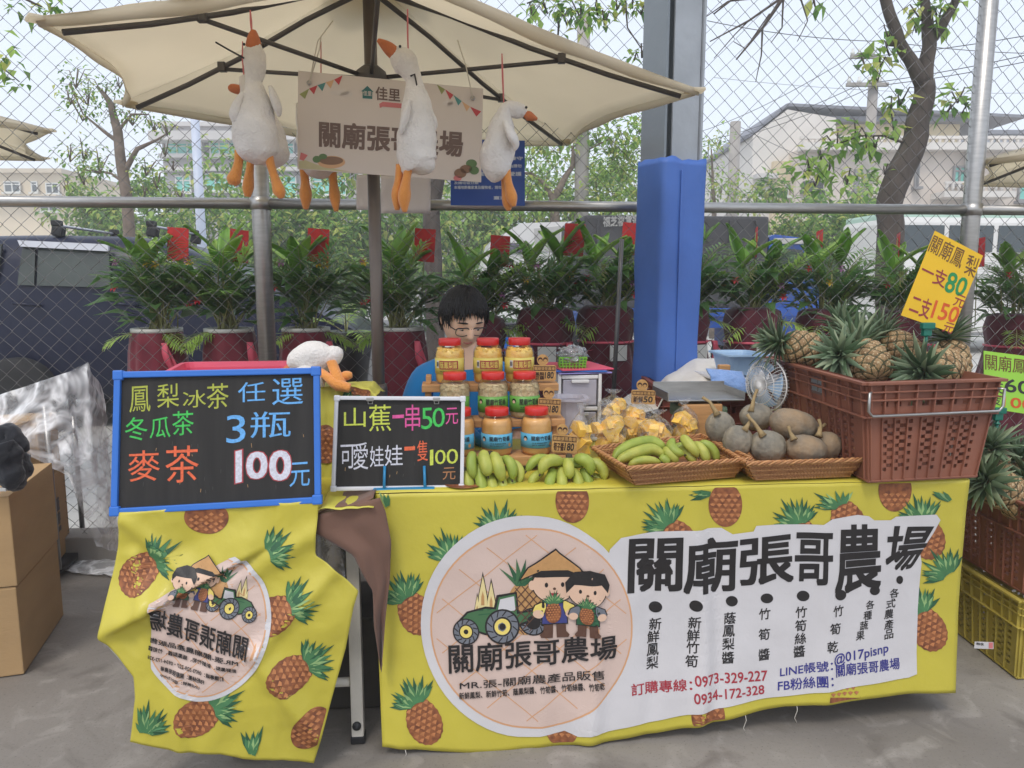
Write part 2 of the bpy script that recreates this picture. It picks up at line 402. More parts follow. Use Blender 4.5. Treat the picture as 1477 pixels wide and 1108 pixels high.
for i, p in enumerate(ring):
    q = ring[(i+1) % len(ring)]; m_ = max(1, int((V((q[0]-p[0], q[1]-p[1])).length)/.02))
    for k in range(m_): full.append((p[0]+(q[0]-p[0])*k/m_, p[1]+(q[1]-p[1])*k/m_))
nf = len(full); rows = 60; vs = []; fs = []
for j in range(rows+1):
    for i, (x, y) in enumerate(full):
        zz = pz*j/rows; top = sstep(.93, 1, j/rows)
        w = 1+.05*nz(x*9+i*.05, zz*2.2, 1)*(1+top)+.03*nz(i*.3, zz*7, 5)+.035*nz(x*3, zz*5+y*4, 9)
        if j == rows: zz += .02*nz(i*.35, 2)-.006
        vs.append(V((x*w, y*w, zz)))
for j in range(rows):
    for i in range(nf): fs.append((j*nf+i, j*nf+(i+1) % nf, (j+1)*nf+(i+1) % nf, (j+1)*nf+i))
o = len(vs)
for i in range(nf): vs.append(vs[rows*nf+i]*1); vs[-1] = V((vs[-1].x*.86, vs[-1].y*.86, vs[-1].z-.03))
for i in range(nf): fs.append((rows*nf+i, rows*nf+(i+1) % nf, o+(i+1) % nf, o+i))
mb.add(vs, fs, BLUE, True, Mc); mb.build('pad', co)
mb = MB(); box(mb, (0, 0, 0), (.004, .012, pz*.96), BLUE, .001, Mc@mv(hx*1.06, -hy*.25, pz*.49)); box(mb, (-hx*.2, -hy*1.055, pz*.49), (.012, .004, pz*.96), BLUE, .001, Mc); mb.build('seam', co)

# ================================================================ BUILDINGS AND POLES BEYOND
def wallm(n, c, v=.08): return mat(n, c, .9, v, .5, .1, 8)
GLZ = mat('turquoise_glazing', (120, 205, 190), .25, .15, .6); DGL = mat('dark_glazing', (70, 80, 84), .15, .2, .6)
WHF = mat('white_frame', (214, 214, 208), .6, .05); IRON = mat('dark_iron', (60, 60, 62), .6, .1)
def window(par, M, w, h, glz, cols=2, frm=None, sill=True):
    """window set into a facade: M has x along the wall, y into it, z up; its origin is the lower left corner"""
    frm = frm or WHF; mb = MB(); t = .07
    for x in [0, w-t]+[w*k/cols-t/2 for k in range(1, cols)]: box(mb, (x+t/2, -.03, h/2), (t, .12, h-.0), frm, 0, M)
    for z in (0, h-t, h*.68): box(mb, (w/2, -.025, z+t/2), (w-2*t-.004, .10, t), frm, 0, M)
    if sill: box(mb, (w/2, -.12, -.06), (w+.2, .3, .11), frm, 0, M)
    f = mb.build('window', par); mb = MB(); box(mb, (w/2, .0, h/2), (w-.02, .03, h-.02), glz, 0, M); mb.build('pane', f)
def WP(px, py, Y):                                   # upright plane facing the camera straight on
    r = ray(px, py); t = Y/r.y; return V((0, 0, CAMZ))+r*t
# grey apartment block
Y = 45; CG = wallm('grey_render', (176, 172, 172)); CG2 = wallm('pale_band', (198, 194, 190)); CG3 = wallm('grey_frame', (140, 138, 138))  # the mid grey is for window frames of the buff house
a = WP(232, 200, Y); b = WP(700, 200, Y); tp = WP(300, 182, Y).z
ap = wthing('apartment_block', 'grey apartment block with rows of turquoise windows behind the slim tree', 'building', ((a.x+b.x)/2, Y, 0))
mb = MB(); wd = b.x-a.x; box(mb, ((a.x+b.x)/2, Y+5, tp/2), (wd, 9.8, tp), CG); mb.build('wall', ap)
z1 = [WP(300, y, Y).z for y in (200, 205, 226, 245, 252, 277, 292, 300)]
mb = MB(); box(mb, ((a.x+b.x)/2, Y-.35, z1[0]), (wd+.5, 1.4, .5), CG2); box(mb, ((a.x+b.x)/2, Y+4.9, tp+.1), (wd+.3, 10.2, .25), CG2); mb.build('roof', ap)
for zz in (z1[3], z1[6], z1[2]):
    mb = MB(); box(mb, ((a.x+b.x)/2, Y-.2, zz), (wd, .5, .22), CG2); mb.build('ledge', ap)
for (x0, x1, y0, y1) in ((242, 286, 206, 226), (304, 345, 205, 227), (398, 425, 206, 228), (255, 276, 254, 278), (298, 340, 250, 276), (378, 428, 254, 286), (452, 490, 206, 226), (452, 500, 254, 282), (530, 590, 206, 228), (530, 590, 254, 282)):
    p = WP(x0, y1, Y); q = WP(x1, y0, Y); window(ap, mv(p.x, Y-.06, p.z), q.x-p.x, q.z-p.z, GLZ, 3 if q.x-p.x > 1.4 else 2)
for px in (292, 350, 392, 446, 520):
    p = WP(px, 240, Y); mb = MB(); box(mb, (p.x, Y-.15, tp/2-.2), (.35, .4, tp-.7), CG2); mb.build('pier', ap)
# cream building at the left edge
Y = 55; CR = wallm('cream_render', (212, 196, 168)); CR2 = wallm('cream_band', (196, 182, 158))
a = WP(-110, 250, Y); b = WP(88, 250, Y); tp = WP(50, 250, Y).z
cb = wthing('cream_building', 'cream flat-roofed building above the dark car at the far left', 'building', ((a.x+b.x)/2, Y, 0))
mb = MB(); box(mb, ((a.x+b.x)/2, Y+5, tp/2), (b.x-a.x, 9.8, tp), CR); mb.build('wall', cb)
mb = MB(); box(mb, ((a.x+b.x)/2, Y+4.9, tp+.15), (b.x-a.x+.4, 10.4, .3), CR2); mb.build('roof', cb)
for (x0, x1, y0, y1) in ((47, 55, 262, 278), (68, 86, 264, 280), (60, 84, 294, 305), (8, 30, 262, 278)):
    p = WP(x0, y1, Y); q = WP(x1, y0, Y); window(cb, mv(p.x, Y-.06, p.z), q.x-p.x, q.z-p.z, DGL, 1 if q.x-p.x < .8 else 2)
mb = MB(); p = WP(0, 285, Y); box(mb, (p.x, Y-.3, p.z), (9, .7, .3), CR2); mb.build('ledge', cb)
a = WP(90, 310, 70); b = WP(140, 310, 70); fb = MB(); BGR = wallm('far_grey', (176, 178, 184))
box(fb, ((a.x+b.x)/2, 75, WP(100, 308, 70).z/2), (b.x-a.x, 10, WP(100, 308, 70).z), BGR); hb = wthing('far_building', 'small bluish grey building far off beside the cream building', 'building', ((a.x+b.x)/2, 75, 0)); fb.build('wall', hb)
fb = MB(); box(fb, ((a.x+b.x)/2, 75, WP(100, 308, 70).z+.15), (b.x-a.x+.5, 10.4, .28), CG2); fb.build('roof', hb)
# pale houses on the right
Y = 34; CW = wallm('white_render', (218, 212, 204)); CBG = wallm('beige_stone', (206, 190, 160), .14); CPK = wallm('buff_render', (208, 196, 184)); RF = wallm('dark_roof', (126, 128, 136)); CYL = wallm('ochre_wall', (214, 200, 164))
hs = wthing('gabled_house', 'tall white gabled house at right behind the fence, beige strip on its flank', 'house', (WP(1150, 300, Y).x, Y, 0))
pts = [WP(1086, 196, Y), WP(1136, 158, Y), WP(1206, 170, Y), WP(1206, 330, Y), WP(1086, 330, Y)]
pts = [(p.x, p.z) for p in pts]; pts[3] = (pts[3][0], 0); pts[4] = (pts[4][0], 0); pts = pts[::-1]
mb = MB(); prism(mb, pts, 9, CW, mv(0, Y, 0)); mb.build('wall', hs)
mb = MB(); p0, p1, p2 = WP(1080, 200, Y), WP(1136, 155, Y), WP(1480, 172, Y)
for q0, q1 in ((p0, p1), (p1, p2)):
    d = V((q1.x-q0.x, 0, q1.z-q0.z)); L_ = d.length; an = math.atan2(d.z, d.x); box(mb, (L_/2, 4.8, 0), (L_, 9.6, .13), RF, 0, mv(q0.x, Y, q0.z+.12)@Matrix.Rotation(-an, 4, 'Y'))
mb.build('roof', hs)
mb = MB(); p = WP(1113, 234, Y); q = WP(1152, 234, Y); box(mb, ((p.x+q.x)/2, Y-.15, p.z/2), (q.x-p.x, .3, p.z), CBG); mb.build('stone_strip', hs)
mb = MB(); p = WP(1086, 256, Y); q = WP(1116, 256, Y); box(mb, ((p.x+q.x)/2, Y-.3, p.z), (q.x-p.x, .6, .2), CG2); mb.build('ledge', hs)
for (x0, x1, y0, y1) in ((1090, 1110, 273, 287), (1127, 1133, 268, 284)):
    p = WP(x0, y1, Y); q = WP(x1, y0, Y); window(hs, mv(p.x, Y-(.06 if x0 < 1110 else .36), p.z), q.x-p.x, q.z-p.z, DGL, 2)
h2 = wthing('terraced_house', 'buff house with balustrades and turquoise windows behind the big leaning tree', 'house', (WP(1330, 300, Y).x, Y-1, 0))
a = WP(1150, 230, Y-1); b = WP(1560, 230, Y-1); tz = WP(1300, 216, Y-1).z
mb = MB(); box(mb, ((a.x+b.x)/2, Y+3, tz/2), (b.x-a.x, 8, tz), CPK); mb.build('wall', h2)
a2 = WP(1203, 180, Y); b2 = WP(1404, 180, Y); t2 = WP(1300, 172, Y).z
mb = MB(); box(mb, ((a2.x+b2.x)/2, Y+4, (tz+t2)/2), (b2.x-a2.x, 6, t2-tz), CYL); mb.build('upper_wall', h2)
mb = MB(); box(mb, ((a2.x+b2.x)/2, Y+4.1, t2+.1), (b2.x-a2.x+.4, 7.4, .22), RF); mb.build('roof', h2)
mb = MB(); zc = WP(1300, 214, Y-1).z; box(mb, ((a.x+b.x)/2, Y-1.25, zc), (b.x-a.x, .6, .3), CW); mb.build('cornice', h2)
mb = MB(); zt = WP(1300, 200, Y-1).z; box(mb, ((a.x+b.x)/2, Y-1.2, zt), (b.x-a.x, .2, .12), CW)
nb = int((b.x-a.x)/.28)
for k in range(nb): lathe(mb, [(.05, 0), (.085, (zt-zc)*.35), (.05, (zt-zc)*.8), (.06, zt-zc-.06)], CW, 6, mv(a.x+.14+k*.28, Y-1.2, zc+.14))
mb.build('balustrade', h2)
for (x0, x1, y0, y1, g) in ((1230, 1239, 245, 276, GLZ), (1157, 1186, 262, 276, DGL), (1317, 1325, 236, 270, GLZ), (1372, 1392, 240, 266, GLZ), (1428, 1445, 242, 266, GLZ), (1465, 1500, 250, 290, GLZ)):
    p = WP(x0, y1, Y-1); q = WP(x1, y0, Y-1); window(h2, mv(p.x, Y-1.06, p.z), q.x-p.x, q.z-p.z, g, 2, IRON if g is DGL else CG3)
mb = MB(); p = WP(1342, 284, Y-1); q = WP(1444, 268, Y-1); box(mb, ((p.x+q.x)/2, Y-1.5, p.z), (q.x-p.x, 1.1, .25), CW); box(mb, ((p.x+q.x)/2, Y-2, q.z), (q.x-p.x, .12, .1), CW)
for k in range(12): lathe(mb, [(.05, 0), (.09, .18), (.05, .38), (.06, q.z-p.z-.05)], CW, 6, mv(p.x+.1+k*(q.x-p.x-.2)/11, Y-2, p.z+.1))
mb.build('balcony', h2)
mb = MB(); p = WP(1398, 232, Y-1); box(mb, (p.x, Y-1.3, tz/2), (.45, .5, tz-.1), CW); mb.build('pier', h2)
for (x0, x1, yy) in ((1450, 1600, 176),):
    p = WP(x0, yy, Y+4); q = WP(x1, yy, Y+4); hh = wthing('rooftop_shed', 'pale bluish rooftop room at the right edge above the buff house', 'shed', ((p.x+q.x)/2, Y+7, 0))
    mb = MB(); box(mb, ((p.x+q.x)/2, Y+9.5, p.z/2), (q.x-p.x, 4, p.z), wallm('bluish_wall', (206, 210, 216))); mb.build('wall', hh); mb = MB(); box(mb, ((p.x+q.x)/2, Y+9.3, p.z+.1), (q.x-p.x+.5, 4.8, .2), RF); mb.build('roof', hh)
# poles and lines
CONP = mat('pole_concrete', (158, 152, 146), .9, .12, 3); PALE = mat('pale_blue_pole', (196, 204, 220), .5, .05); PORC = mat('porcelain', (220, 220, 216), .3, .03)
def pole(px, ytop, d, r, m, label, cat='pole', name='utility_pole', arms=()):
    p = Q(px, ytop, d); b_ = V((p.x, p.y, 0)); o = wthing(name, label, cat, b_)
    mb = MB(); tube(mb, [b_, p], [r*1.15, r*.9], m, 14); mb.build('shaft', o)
    for yy, x0, x1 in arms:
        q0 = Q(x0, yy, d); q1 = Q(x1, yy, d); mb = MB(); box(mb, ((q0.x+q1.x)/2, p.y-.2, q0.z), (q1.x-q0.x, .12, .1), CONP, .01)
        for f_ in (.06, .3, .55, .8): lathe(mb, [(.05, 0), (.07, .06), (.03, .1), (.05, .16)], PORC, 8, mv(q0.x+(q1.x-q0.x)*f_, p.y-.2, q0.z+.05))
        mb.build('crossarm', o)
    return p
pole(1260, 118, 21, .15, CONP, 'concrete utility pole with crossarms and insulators, behind the big leaning tree', arms=((124, 1218, 1275), (84, 1224, 1262)))
mb = MB(); q = Q(1258, 85, 21)
pole(1061, 176, 26, .2, CONP, 'plain short concrete pole between the blue column and the white gabled house')
pole(842, 22, 15, .14, CONP, 'tall grey concrete pole behind the umbrella, left of the blue column')
pole(281, 170, 12, .07, PALE, 'slim pale blue lamp pole in front of the grey apartment block', 'pole', 'lamp_pole')
def wire(pts, d, label, r=.011):
    mb = MB(); P = [Q(x, y, dd) for x, y, dd in pts]; out = []
    for (p, q) in zip(P, P[1:]):
        for k in range(12): t = k/12; out.append(p.lerp(q, t)-Z*(q-p).length*.02*4*t*(1-t))
    out.append(P[-1]); tube(mb, out, r, IRON, 4, True); tag(mb.build('power_line'), label, 'power line', 'overhead lines')
WL = 'thin dark overhead line crossing the sky at the upper right'
for pts in (((1020, 30, 20), (1280, 60, 21), (1620, 75, 22)), ((1010, 190, 30), (1224, 84, 21), (1640, 20, 16)), ((1010, 205, 30), (1240, 122, 21), (1640, 40, 16)), ((1010, 212, 30), (1262, 124, 21), (1640, 52, 16)), ((1030, 112, 40), (1640, 128, 40)), ((1062, 180, 26), (1240, 250, 33))): wire(pts, 0, WL)

# ================================================================ TREES
BARK = mat('dark_bark', (84, 76, 70), .95, .3, 9, .9, 26, stretch=(1, 1, .35)); BARK2 = mat('pale_bark', (126, 112, 100), .95, .25, 9, .6, 30)
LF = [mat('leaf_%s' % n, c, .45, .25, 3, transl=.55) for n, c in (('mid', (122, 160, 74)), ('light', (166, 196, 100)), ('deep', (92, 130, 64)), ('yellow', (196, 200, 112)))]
def PXT(path, d): return [Q(x, y, d+(e[0] if e else 0)) for x, y, w, *e in path], [w/2*d/FPX for x, y, w, *e in path]
def leafspray(mb, c, R, n, l, mats, up=.1, w=.55):
    for _ in range(int(n*1.4)):
        v = V((rnd.gauss(0, 1), rnd.gauss(0, 1), rnd.gauss(0, .8))); v = v.normalized()*R*rnd.random()**.5
        d = (v.normalized()*.7+V((rnd.uniform(-1, 1), rnd.uniform(-1, 1), rnd.uniform(-.9, .4)))).normalized(); s = rnd.uniform(.6, 1.2)
        leafquad(mb, c+v, d, l*w*s, l*s, mats[int(rnd.random()**1.5*len(mats))], rnd.uniform(.05, .5))
def tree(name, label, d, paths, sprays, bark, mats, l, twigs=0, base=None):
    P, R_ = PXT(paths[0], d); b_ = V((P[0].x, P[0].y, 0)); t = wthing(name, label, 'tree', b_)
    mb = MB()
    for k, pa in enumerate(paths):
        P, R_ = PXT(pa, d)
        if k == 0 and P[0].z > .05: P = [b_]+P; R_ = [R_[0]*1.25]+R_
        # roughen
        PP, RR = [], []
        for i in range(len(P)-1):
            for q in range(4): f = q/4; PP.append(P[i].lerp(P[i+1], f)+V((nz(i+f, k, d), nz(k, i+f, d), 0))*R_[i]*.35); RR.append((R_[i]+(R_[i+1]-R_[i])*f)*(1+.12*nz(i*3+q, k*7)))
        PP.append(P[-1]); RR.append(R_[-1]); tube(mb, PP, RR, bark, 10)
    tk = mb; mb = MB(); tw = tk
    for sp in sprays:
        x, y, R, n = sp[:4]; dd = sp[4] if len(sp) > 4 else 0; c = Q(x, y, d+dd); leafspray(mb, c, R, n, l, mats)
        if twigs:
            for _ in range(twigs):
                e = c+V((rnd.uniform(-1, 1), rnd.uniform(-1, 1), rnd.uniform(-.8, .8)))*R; tube(tw, [c-Z*R*.5, (c+e)/2+V((0, 0, .05)), e], [.008, .006, .002], bark, 4)
    tk.build('trunk', t); mb.build('crown', t)
    return t
tree('leaning_tree', 'big dark leaning tree trunk with broad light leaves, right of the blue column', 6.3,
     [[(1286, 470, 40), (1284, 345, 38), (1283, 300, 36), (1300, 245, 38), (1322, 195, 34), (1330, 150, 30), (1333, 118, 28)],
      [(1332, 122, 24), (1312, 85, 18), (1297, 62, 17), (1288, 30, 16), (1274, -10, 15), (1262, -60, 13)],
      [(1332, 122, 24), (1338, 80, 20), (1340, 50, 18), (1334, 10, 13), (1330, -60, 10)],
      [(1340, 60, 16), (1356, 40, 14), (1372, 16, 12), (1388, -20, 11), (1400, -60, 8)],
      [(1290, 62, 10), (1279, 62, 8)], [(1318, 190, 8), (1300, 205, 4), (1275, 196, 3), (1240, 196, 2), (1190, 215, 2)],
      [(1262, -60, 12), (1180, -50, 9), (1130, -5, 6), (1100, 40, 4), (1062, 86, 2)], [(1180, -50, 6), (1080, -20, 4), (1030, 20, 2)], [(1130, -5, 4), (1080, 30, 3), (1024, 60, 1.5)], [(1100, 40, 3), (1098, 80, 2), (1090, 118, 1)], [(1130, -5, 3), (1128, 40, 2), (1112, 62, 1)], [(1080, 30, 2), (1060, 50, 1.5), (1030, 84, 1)],
      [(1140, -8, 3), (1050, 2, 2), (1010, 30, 1)], [(1110, 20, 2), (1075, 70, 1.4), (1058, 60, 1)], [(1150, -20, 3), (1165, 30, 1.6), (1150, 60, 1)]],
     [(1270, 86, .12, 9), (1250, 92, .10, 7), (1284, 72, .1, 6), (1266, 112, .06, 3), (1282, 48, .08, 4), (1298, 142, .12, 9), (1286, 150, .06, 3), (1368, 148, .15, 13), (1382, 140, .1, 7), (1388, 158, .06, 3), (1186, 222, .16, 16), (1168, 236, .14, 12), (1208, 202, .15, 14), (1236, 188, .14, 12), (1158, 248, .1, 7), (1176, 262, .08, 4), (1222, 258, .1, 6), (1195, 245, .1, 7), (1262, 205, .13, 10), (1290, 180, .12, 8), (1276, 246, .07, 4), (1330, 12, .2, 18), (1376, 6, .16, 12), (1352, 30, .12, 8), (1322, 40, .08, 4), (1176, 2, .08, 4), (1250, 205, .1, 6), (1304, 240, .06, 3)],
     BARK, LF, .135, 2)
tree('slim_tree', 'slim pale tree with sparse small leaves in front of the grey apartment block', 11,
     [[(190, 440, 18), (186, 330, 15), (178, 255, 14), (170, 190, 12), (160, 150, 8), (140, 125, 4)], [(178, 250, 8), (198, 215, 6), (226, 202, 3), (245, 190, 1.5)], [(172, 205, 7), (150, 190, 4), (120, 165, 2), (100, 120, 1.5)], [(182, 265, 5), (160, 250, 3), (120, 245, 1.5)], [(170, 190, 5), (190, 165, 3), (215, 165, 1.5)]],
     [(108, 112, .28, 40), (126, 135, .32, 48), (100, 140, .2, 18), (118, 160, .26, 30), (150, 130, .2, 26), (164, 158, .26, 30), (190, 165, .3, 44), (222, 175, .28, 38), (240, 185, .2, 20), (120, 215, .3, 40), (100, 222, .22, 22), (142, 235, .3, 36), (120, 256, .2, 20), (210, 240, .25, 26), (226, 262, .2, 18), (208, 272, .2, 18), (250, 240, .12, 8), (96, 268, .14, 10), (260, 278, .14, 10), (172, 120, .15, 14), (238, 215, .2, 16)],
     BARK2, [LF[0], LF[1], LF[2], LF[3]], .075, 5)
tree('roadside_tree', 'dark straight trunk behind the fence between umbrella pole and blue notice, crown hidden', 8.2,
     [[(628, 470, 26), (624, 400, 26), (622, 300, 24), (630, 250, 22), (640, 150, 18), (650, 60, 12)], [(636, 190, 8), (600, 130, 5), (570, 90, 3)]],
     [(600, 120, .3, 30), (660, 80, .35, 40), (630, 60, .35, 40), (690, 110, .25, 24)], BARK, LF[:3], .1, 2)
tree('green_tree', 'light green leafy tree with forked trunk, left of the blue column', 15,
     [[(802, 420, 16), (800, 300, 14), (798, 285, 13), (812, 262, 9), (826, 240, 7), (826, 210, 4)], [(799, 288, 10), (785, 265, 6), (765, 250, 5), (750, 250, 3)], [(826, 240, 4), (850, 215, 3), (880, 200, 2)]],
     [(x, y, .45, 60) for x, y in ((765, 215), (780, 200), (808, 205), (835, 195), (860, 190), (880, 205), (900, 190), (905, 215), (880, 235), (860, 255), (900, 250), (915, 230), (870, 280), (840, 290), (900, 285), (920, 270), (780, 285), (760, 270), (925, 180), (750, 300), (820, 300))], BARK2, [LF[1], LF[0], LF[3], LF[0]], .15, 3)
tree('overhanging_tree', 'tree behind the column whose leafy boughs hang in from the top of the photo', 6.6,
     [[(972, 480, 22), (970, 300, 20), (968, 100, 18), (960, -60, 15), (920, -90, 10), (850, -30, 6), (800, -10, 3), (760, 5, 2)], [(920, -90, 8), (900, -20, 4), (905, 40, 2), (925, 70, 1.5)]],
     [(768, 12, .12, 12), (790, 6, .16, 20), (812, 10, .15, 18), (838, 12, .17, 22), (862, 8, .16, 20), (850, 30, .12, 12), (818, 28, .1, 8), (872, 28, .1, 8), (890, 4, .12, 12), (912, 2, .12, 12), (926, 75, .1, 8), (915, 82, .06, 3), (805, 45, .06, 4), (925, 12, .1, 8)], BARK, LF, .095, 2)
tree('bough_tree', 'tree mostly out of frame whose leaf sprays enter at the top left corner', 5.2,
     [[(-160, 480, 30), (-150, 200, 28), (-120, -60, 20), (-40, -30, 8), (30, -5, 4), (60, 10, 2)], [(-120, 0, 8), (-50, 60, 4), (0, 95, 2), (28, 118, 1.5)]],
     [(44, 10, .1, 8), (66, 2, .08, 6), (84, 4, .06, 4), (12, 10, .06, 4), (2, 75, .07, 5), (10, 98, .1, 9), (28, 120, .08, 5), (52, 22, .05, 3), (0, 50, .06, 3)], BARK, LF, .085, 0)
tree('small_tree', 'small pale green tree right of the blue column below the plain pole', 18,
     [[(1030, 420, 8), (1030, 300, 7), (1028, 260, 4), (1026, 215, 2)]], [(x, y, .4, 40) for x, y in ((1022, 215), (1035, 200), (1026, 245), (1040, 270), (1060, 285), (1025, 285), (1080, 280), (1055, 262), (1090, 295))], BARK2, [LF[1], LF[0], LF[3]], .13, 3)
# far shrubs: each bush its own object
for i, (x, y, R, d, lab) in enumerate(((150, 318, 1.1, 24, 'low dull bush left of the slim tree trunk, above the dark car'), (215, 330, 1.3, 23, 'rounded bush behind the roof bars of the dark car'), (330, 335, 1.7, 22, 'large bush just right of the pale lamp pole'), (385, 350, 1.5, 20, 'bush behind the left fence post'), (450, 345, 1.6, 21, 'bush behind the potted palm with a red card left of the umbrella pole'), (508, 355, 1.5, 21, 'bush seen just left of the umbrella pole'), (570, 350, 1.6, 21, 'bush seen just right of the umbrella pole'), (650, 340, 1.6, 23, 'bush left of the blue notice, right of the dark trunk'), (710, 320, 1.3, 24, 'pale bush below the blue notice'), (1140, 345, 1.1, 19, 'yellowish bush behind the blue truck cab'), (1215, 340, 1.2, 20, 'bush left of the big leaning trunk below the houses'), (1238, 372, 1.0, 17, 'low bush right below the crossarm pole'), (880, 300, 2.0, 25, 'tall bush between grey pole and blue column'), (770, 300, 1.8, 25, 'tall bush right of the blue notice'))):
    c = Q(x, y, d); b_ = V((c.x, c.y, 0)); t = wthing('bush', lab, 'bush', b_, 'bushes beyond the road')
    mb = MB(); tube(mb, [b_, c], [.06, .03], BARK2, 6)
    for k in range(5): tube(mb, [b_+Z*c.z*.3, c+V((rnd.uniform(-1, 1), rnd.uniform(-.5, .5), rnd.uniform(-.2, .6)))*R*.7], [.04, .012], BARK2, 5)
    mb.build('stem', t); mb = MB()
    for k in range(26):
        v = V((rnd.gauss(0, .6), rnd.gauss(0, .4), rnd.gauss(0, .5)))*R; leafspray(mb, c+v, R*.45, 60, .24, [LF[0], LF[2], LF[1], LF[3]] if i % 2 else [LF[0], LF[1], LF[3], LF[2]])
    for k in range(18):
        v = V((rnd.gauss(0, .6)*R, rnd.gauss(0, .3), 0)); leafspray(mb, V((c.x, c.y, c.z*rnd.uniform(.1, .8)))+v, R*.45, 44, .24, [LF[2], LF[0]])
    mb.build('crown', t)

# ================================================================ VEHICLES BEYOND THE FENCE
CARP = mat('dark_navy_paint', (20, 26, 50), .3, .05, 2, spec=.3); CGL = mat('car_glass', (60, 67, 62), .08, .35, 2.5, spec=.5); RUB = mat('rubber', (34, 34, 35), .85, .1); ALU = mat('silver_alloy', (196, 192, 186), .4, .06, metal=.2); BLK = mat('black_plastic', (30, 30, 32), .5, .1); VIS = mat('pale_visor', (196, 198, 204), .25, .05)
def loftx(mb, st, m, M):
    """side-to-side closed sections along x: st = (x, [(y,z)...])"""
    n = len(st[0][1]); vs = [V((x, p[0], p[1])) for x, pr in st for p in pr]; fs = []
    for i in range(len(st)-1):
        for j in range(n): fs.append((i*n+j, i*n+(j+1) % n, (i+1)*n+(j+1) % n, (i+1)*n+j))
    fs += [tuple(range(n-1, -1, -1)), tuple((len(st)-1)*n+j for j in range(n))]
    mb.add(vs, fs, m, True, M)
def wheel(par, M, r, w):
    mb = MB(); lathe(mb, [(r*.62, 0), (r*.96, 0), (r, w*.15), (r, w*.85), (r*.96, w), (r*.62, w)], RUB, 32, M); wh = mb.build('wheel', par)
    mb = MB(); lathe(mb, [(r*.64, .01), (r*.64, w-.01), (r*.57, w-.01), (r*.57, .02)], ALU, 32, M, close=False); lathe(mb, [(.0, w*.2), (r*.58, w*.2), (r*.58, w*.24), (0, w*.24)], BLK, 24, M)
    for k in range(5):
        a = 2*pi*k/5; box(mb, (r*.32, 0, w*.86), (r*.56, r*.17, w*.18), ALU, .01, M@Matrix.Rotation(a, 4, 'Z'))
    lathe(mb, [(0, w*.8), (r*.17, w*.8), (r*.15, w), (0, w)], ALU, 16, M); mb.build('rim', wh)
cy = 7.15; car = wthing('dark_car', 'dark navy people carrier with silver roof bars parked behind the left of the fence', 'car', F(fu(200, 500, cy), cy+.85))
xr = fu(505, 480, cy)                                 # front end
def cx_(px): return fu(px, 420, cy)
Mcar = MF(F(0, cy+.85, 0)); zr = Q(150, 337, cy).z; zb = Q(100, 412, cy).z-.02
xe = cx_(-330); xs = [xe, xe+.25, xe+.7, cx_(-40), cx_(40), cx_(160), cx_(215), cx_(265), cx_(305), cx_(335), cx_(400), xr-.25, xr]
roof = [zb+.15, zr-.22, zr-.05, zr-.01, zr, zr-.01, zr-.06, zr-.16, zr-.31, zb+.04, zb-.08, zb-.28, zb-.42]
st = []
for x, rz_ in zip(xs, roof):
    hw = .86 if xe+.2 < x < xr-.2 else .74; bz = min(zb, rz_-.02); rw = hw-.17*max(0, min(1, (rz_-zb)/.5))
    half = [(hw-.05, .28), (hw, .45), (hw+.01, .75), (hw, bz), ((rw+hw)/2, (bz+rz_)/2), (rw, rz_-.05), (rw-.14, rz_), (0.0, rz_+.015)]
    st.append((x, [(-a, b) for a, b in half]+[(a, b) for a, b in half[-2::-1]]))
mb = MB(); loftx(mb, st, CARP, Mcar); mb.build('body', car)
def side(px, py):                                     # point on the near flank of the cabin
    t = max(0, min(1, (Q(px, py, cy).z-zb)/.5)); return Q(px, py, cy-.03+.17*t*.9)
def flank(name, pts, m, par, th=.02):
    mb = MB(); P = [side(*p)-B*(.012+(.045 if name == 'wind_visor' else 0)) for p in pts]; n = len(P); tr = tessellate_polygon([P]); vs = P+[p+B*th for p in P]; fs = []
    for t_ in tr: fs += [t_, tuple(n+i for i in t_[::-1])]
    for i in range(n): fs.append((i, (i+1) % n, n+(i+1) % n, n+i))
    mb.add(vs, fs, m); return mb.build(name, par)
for pts in ([(34, 352), (52, 354), (50, 412), (26, 411)], [(56, 354), (158, 362), (160, 415), (54, 412)], [(190, 362), (232, 366), (275, 388), (300, 415), (196, 415)], [(-190, 352), (4, 352), (-4, 410), (-190, 408)]): flank('window', pts, CGL, car)
for pts in ([(30, 347), (160, 353), (160, 363), (34, 356)], [(186, 356), (236, 364), (280, 386), (316, 412), (306, 413), (272, 390), (230, 370), (188, 362)]): flank('wind_visor', pts, VIS, car, .03)
for px in (40, 180): 
    mb = MB(); p = side(px-18, 437); q = side(px+18, 441); tube(mb, [p, p-B*.04, q-B*.04, q], .014, CARP, 8); mb.build('door_handle', car)
for px in (58, 198):
    mb = MB(); p0 = Mcar@V((cx_(px), -.6, zr-.01)); p1 = Mcar@V((cx_(px), .6, zr-.01))
    tube(mb, [p0+Z*.1-U*.01, p1+Z*.1-U*.01], .022, VIS, 10, flat=.6); rb = mb.build('roof_bar', car)
    for p in (p0, p1): mb = MB(); box(mb, (0, 0, .045), (.10, .09, .10), BLK, .02, MF(p)@rot('Y', 12)); box(mb, (0, 0, .12), (.07, .1, .05), BLK, .01, MF(p)); mb.build('foot', rb)
wheel(car, Mcar@mv(cx_(8), -.80, .35)@rot('X', 90), .34, .21); wheel(car, Mcar@mv(cx_(415), -.68, .33)@rot('X', 90), .33, .21)
wheel(car, Mcar@mv(cx_(10), .68, .33)@rot('X', -90), .33, .21); wheel(car, Mcar@mv(cx_(415), .68, .33)@rot('X', -90), .33, .21)
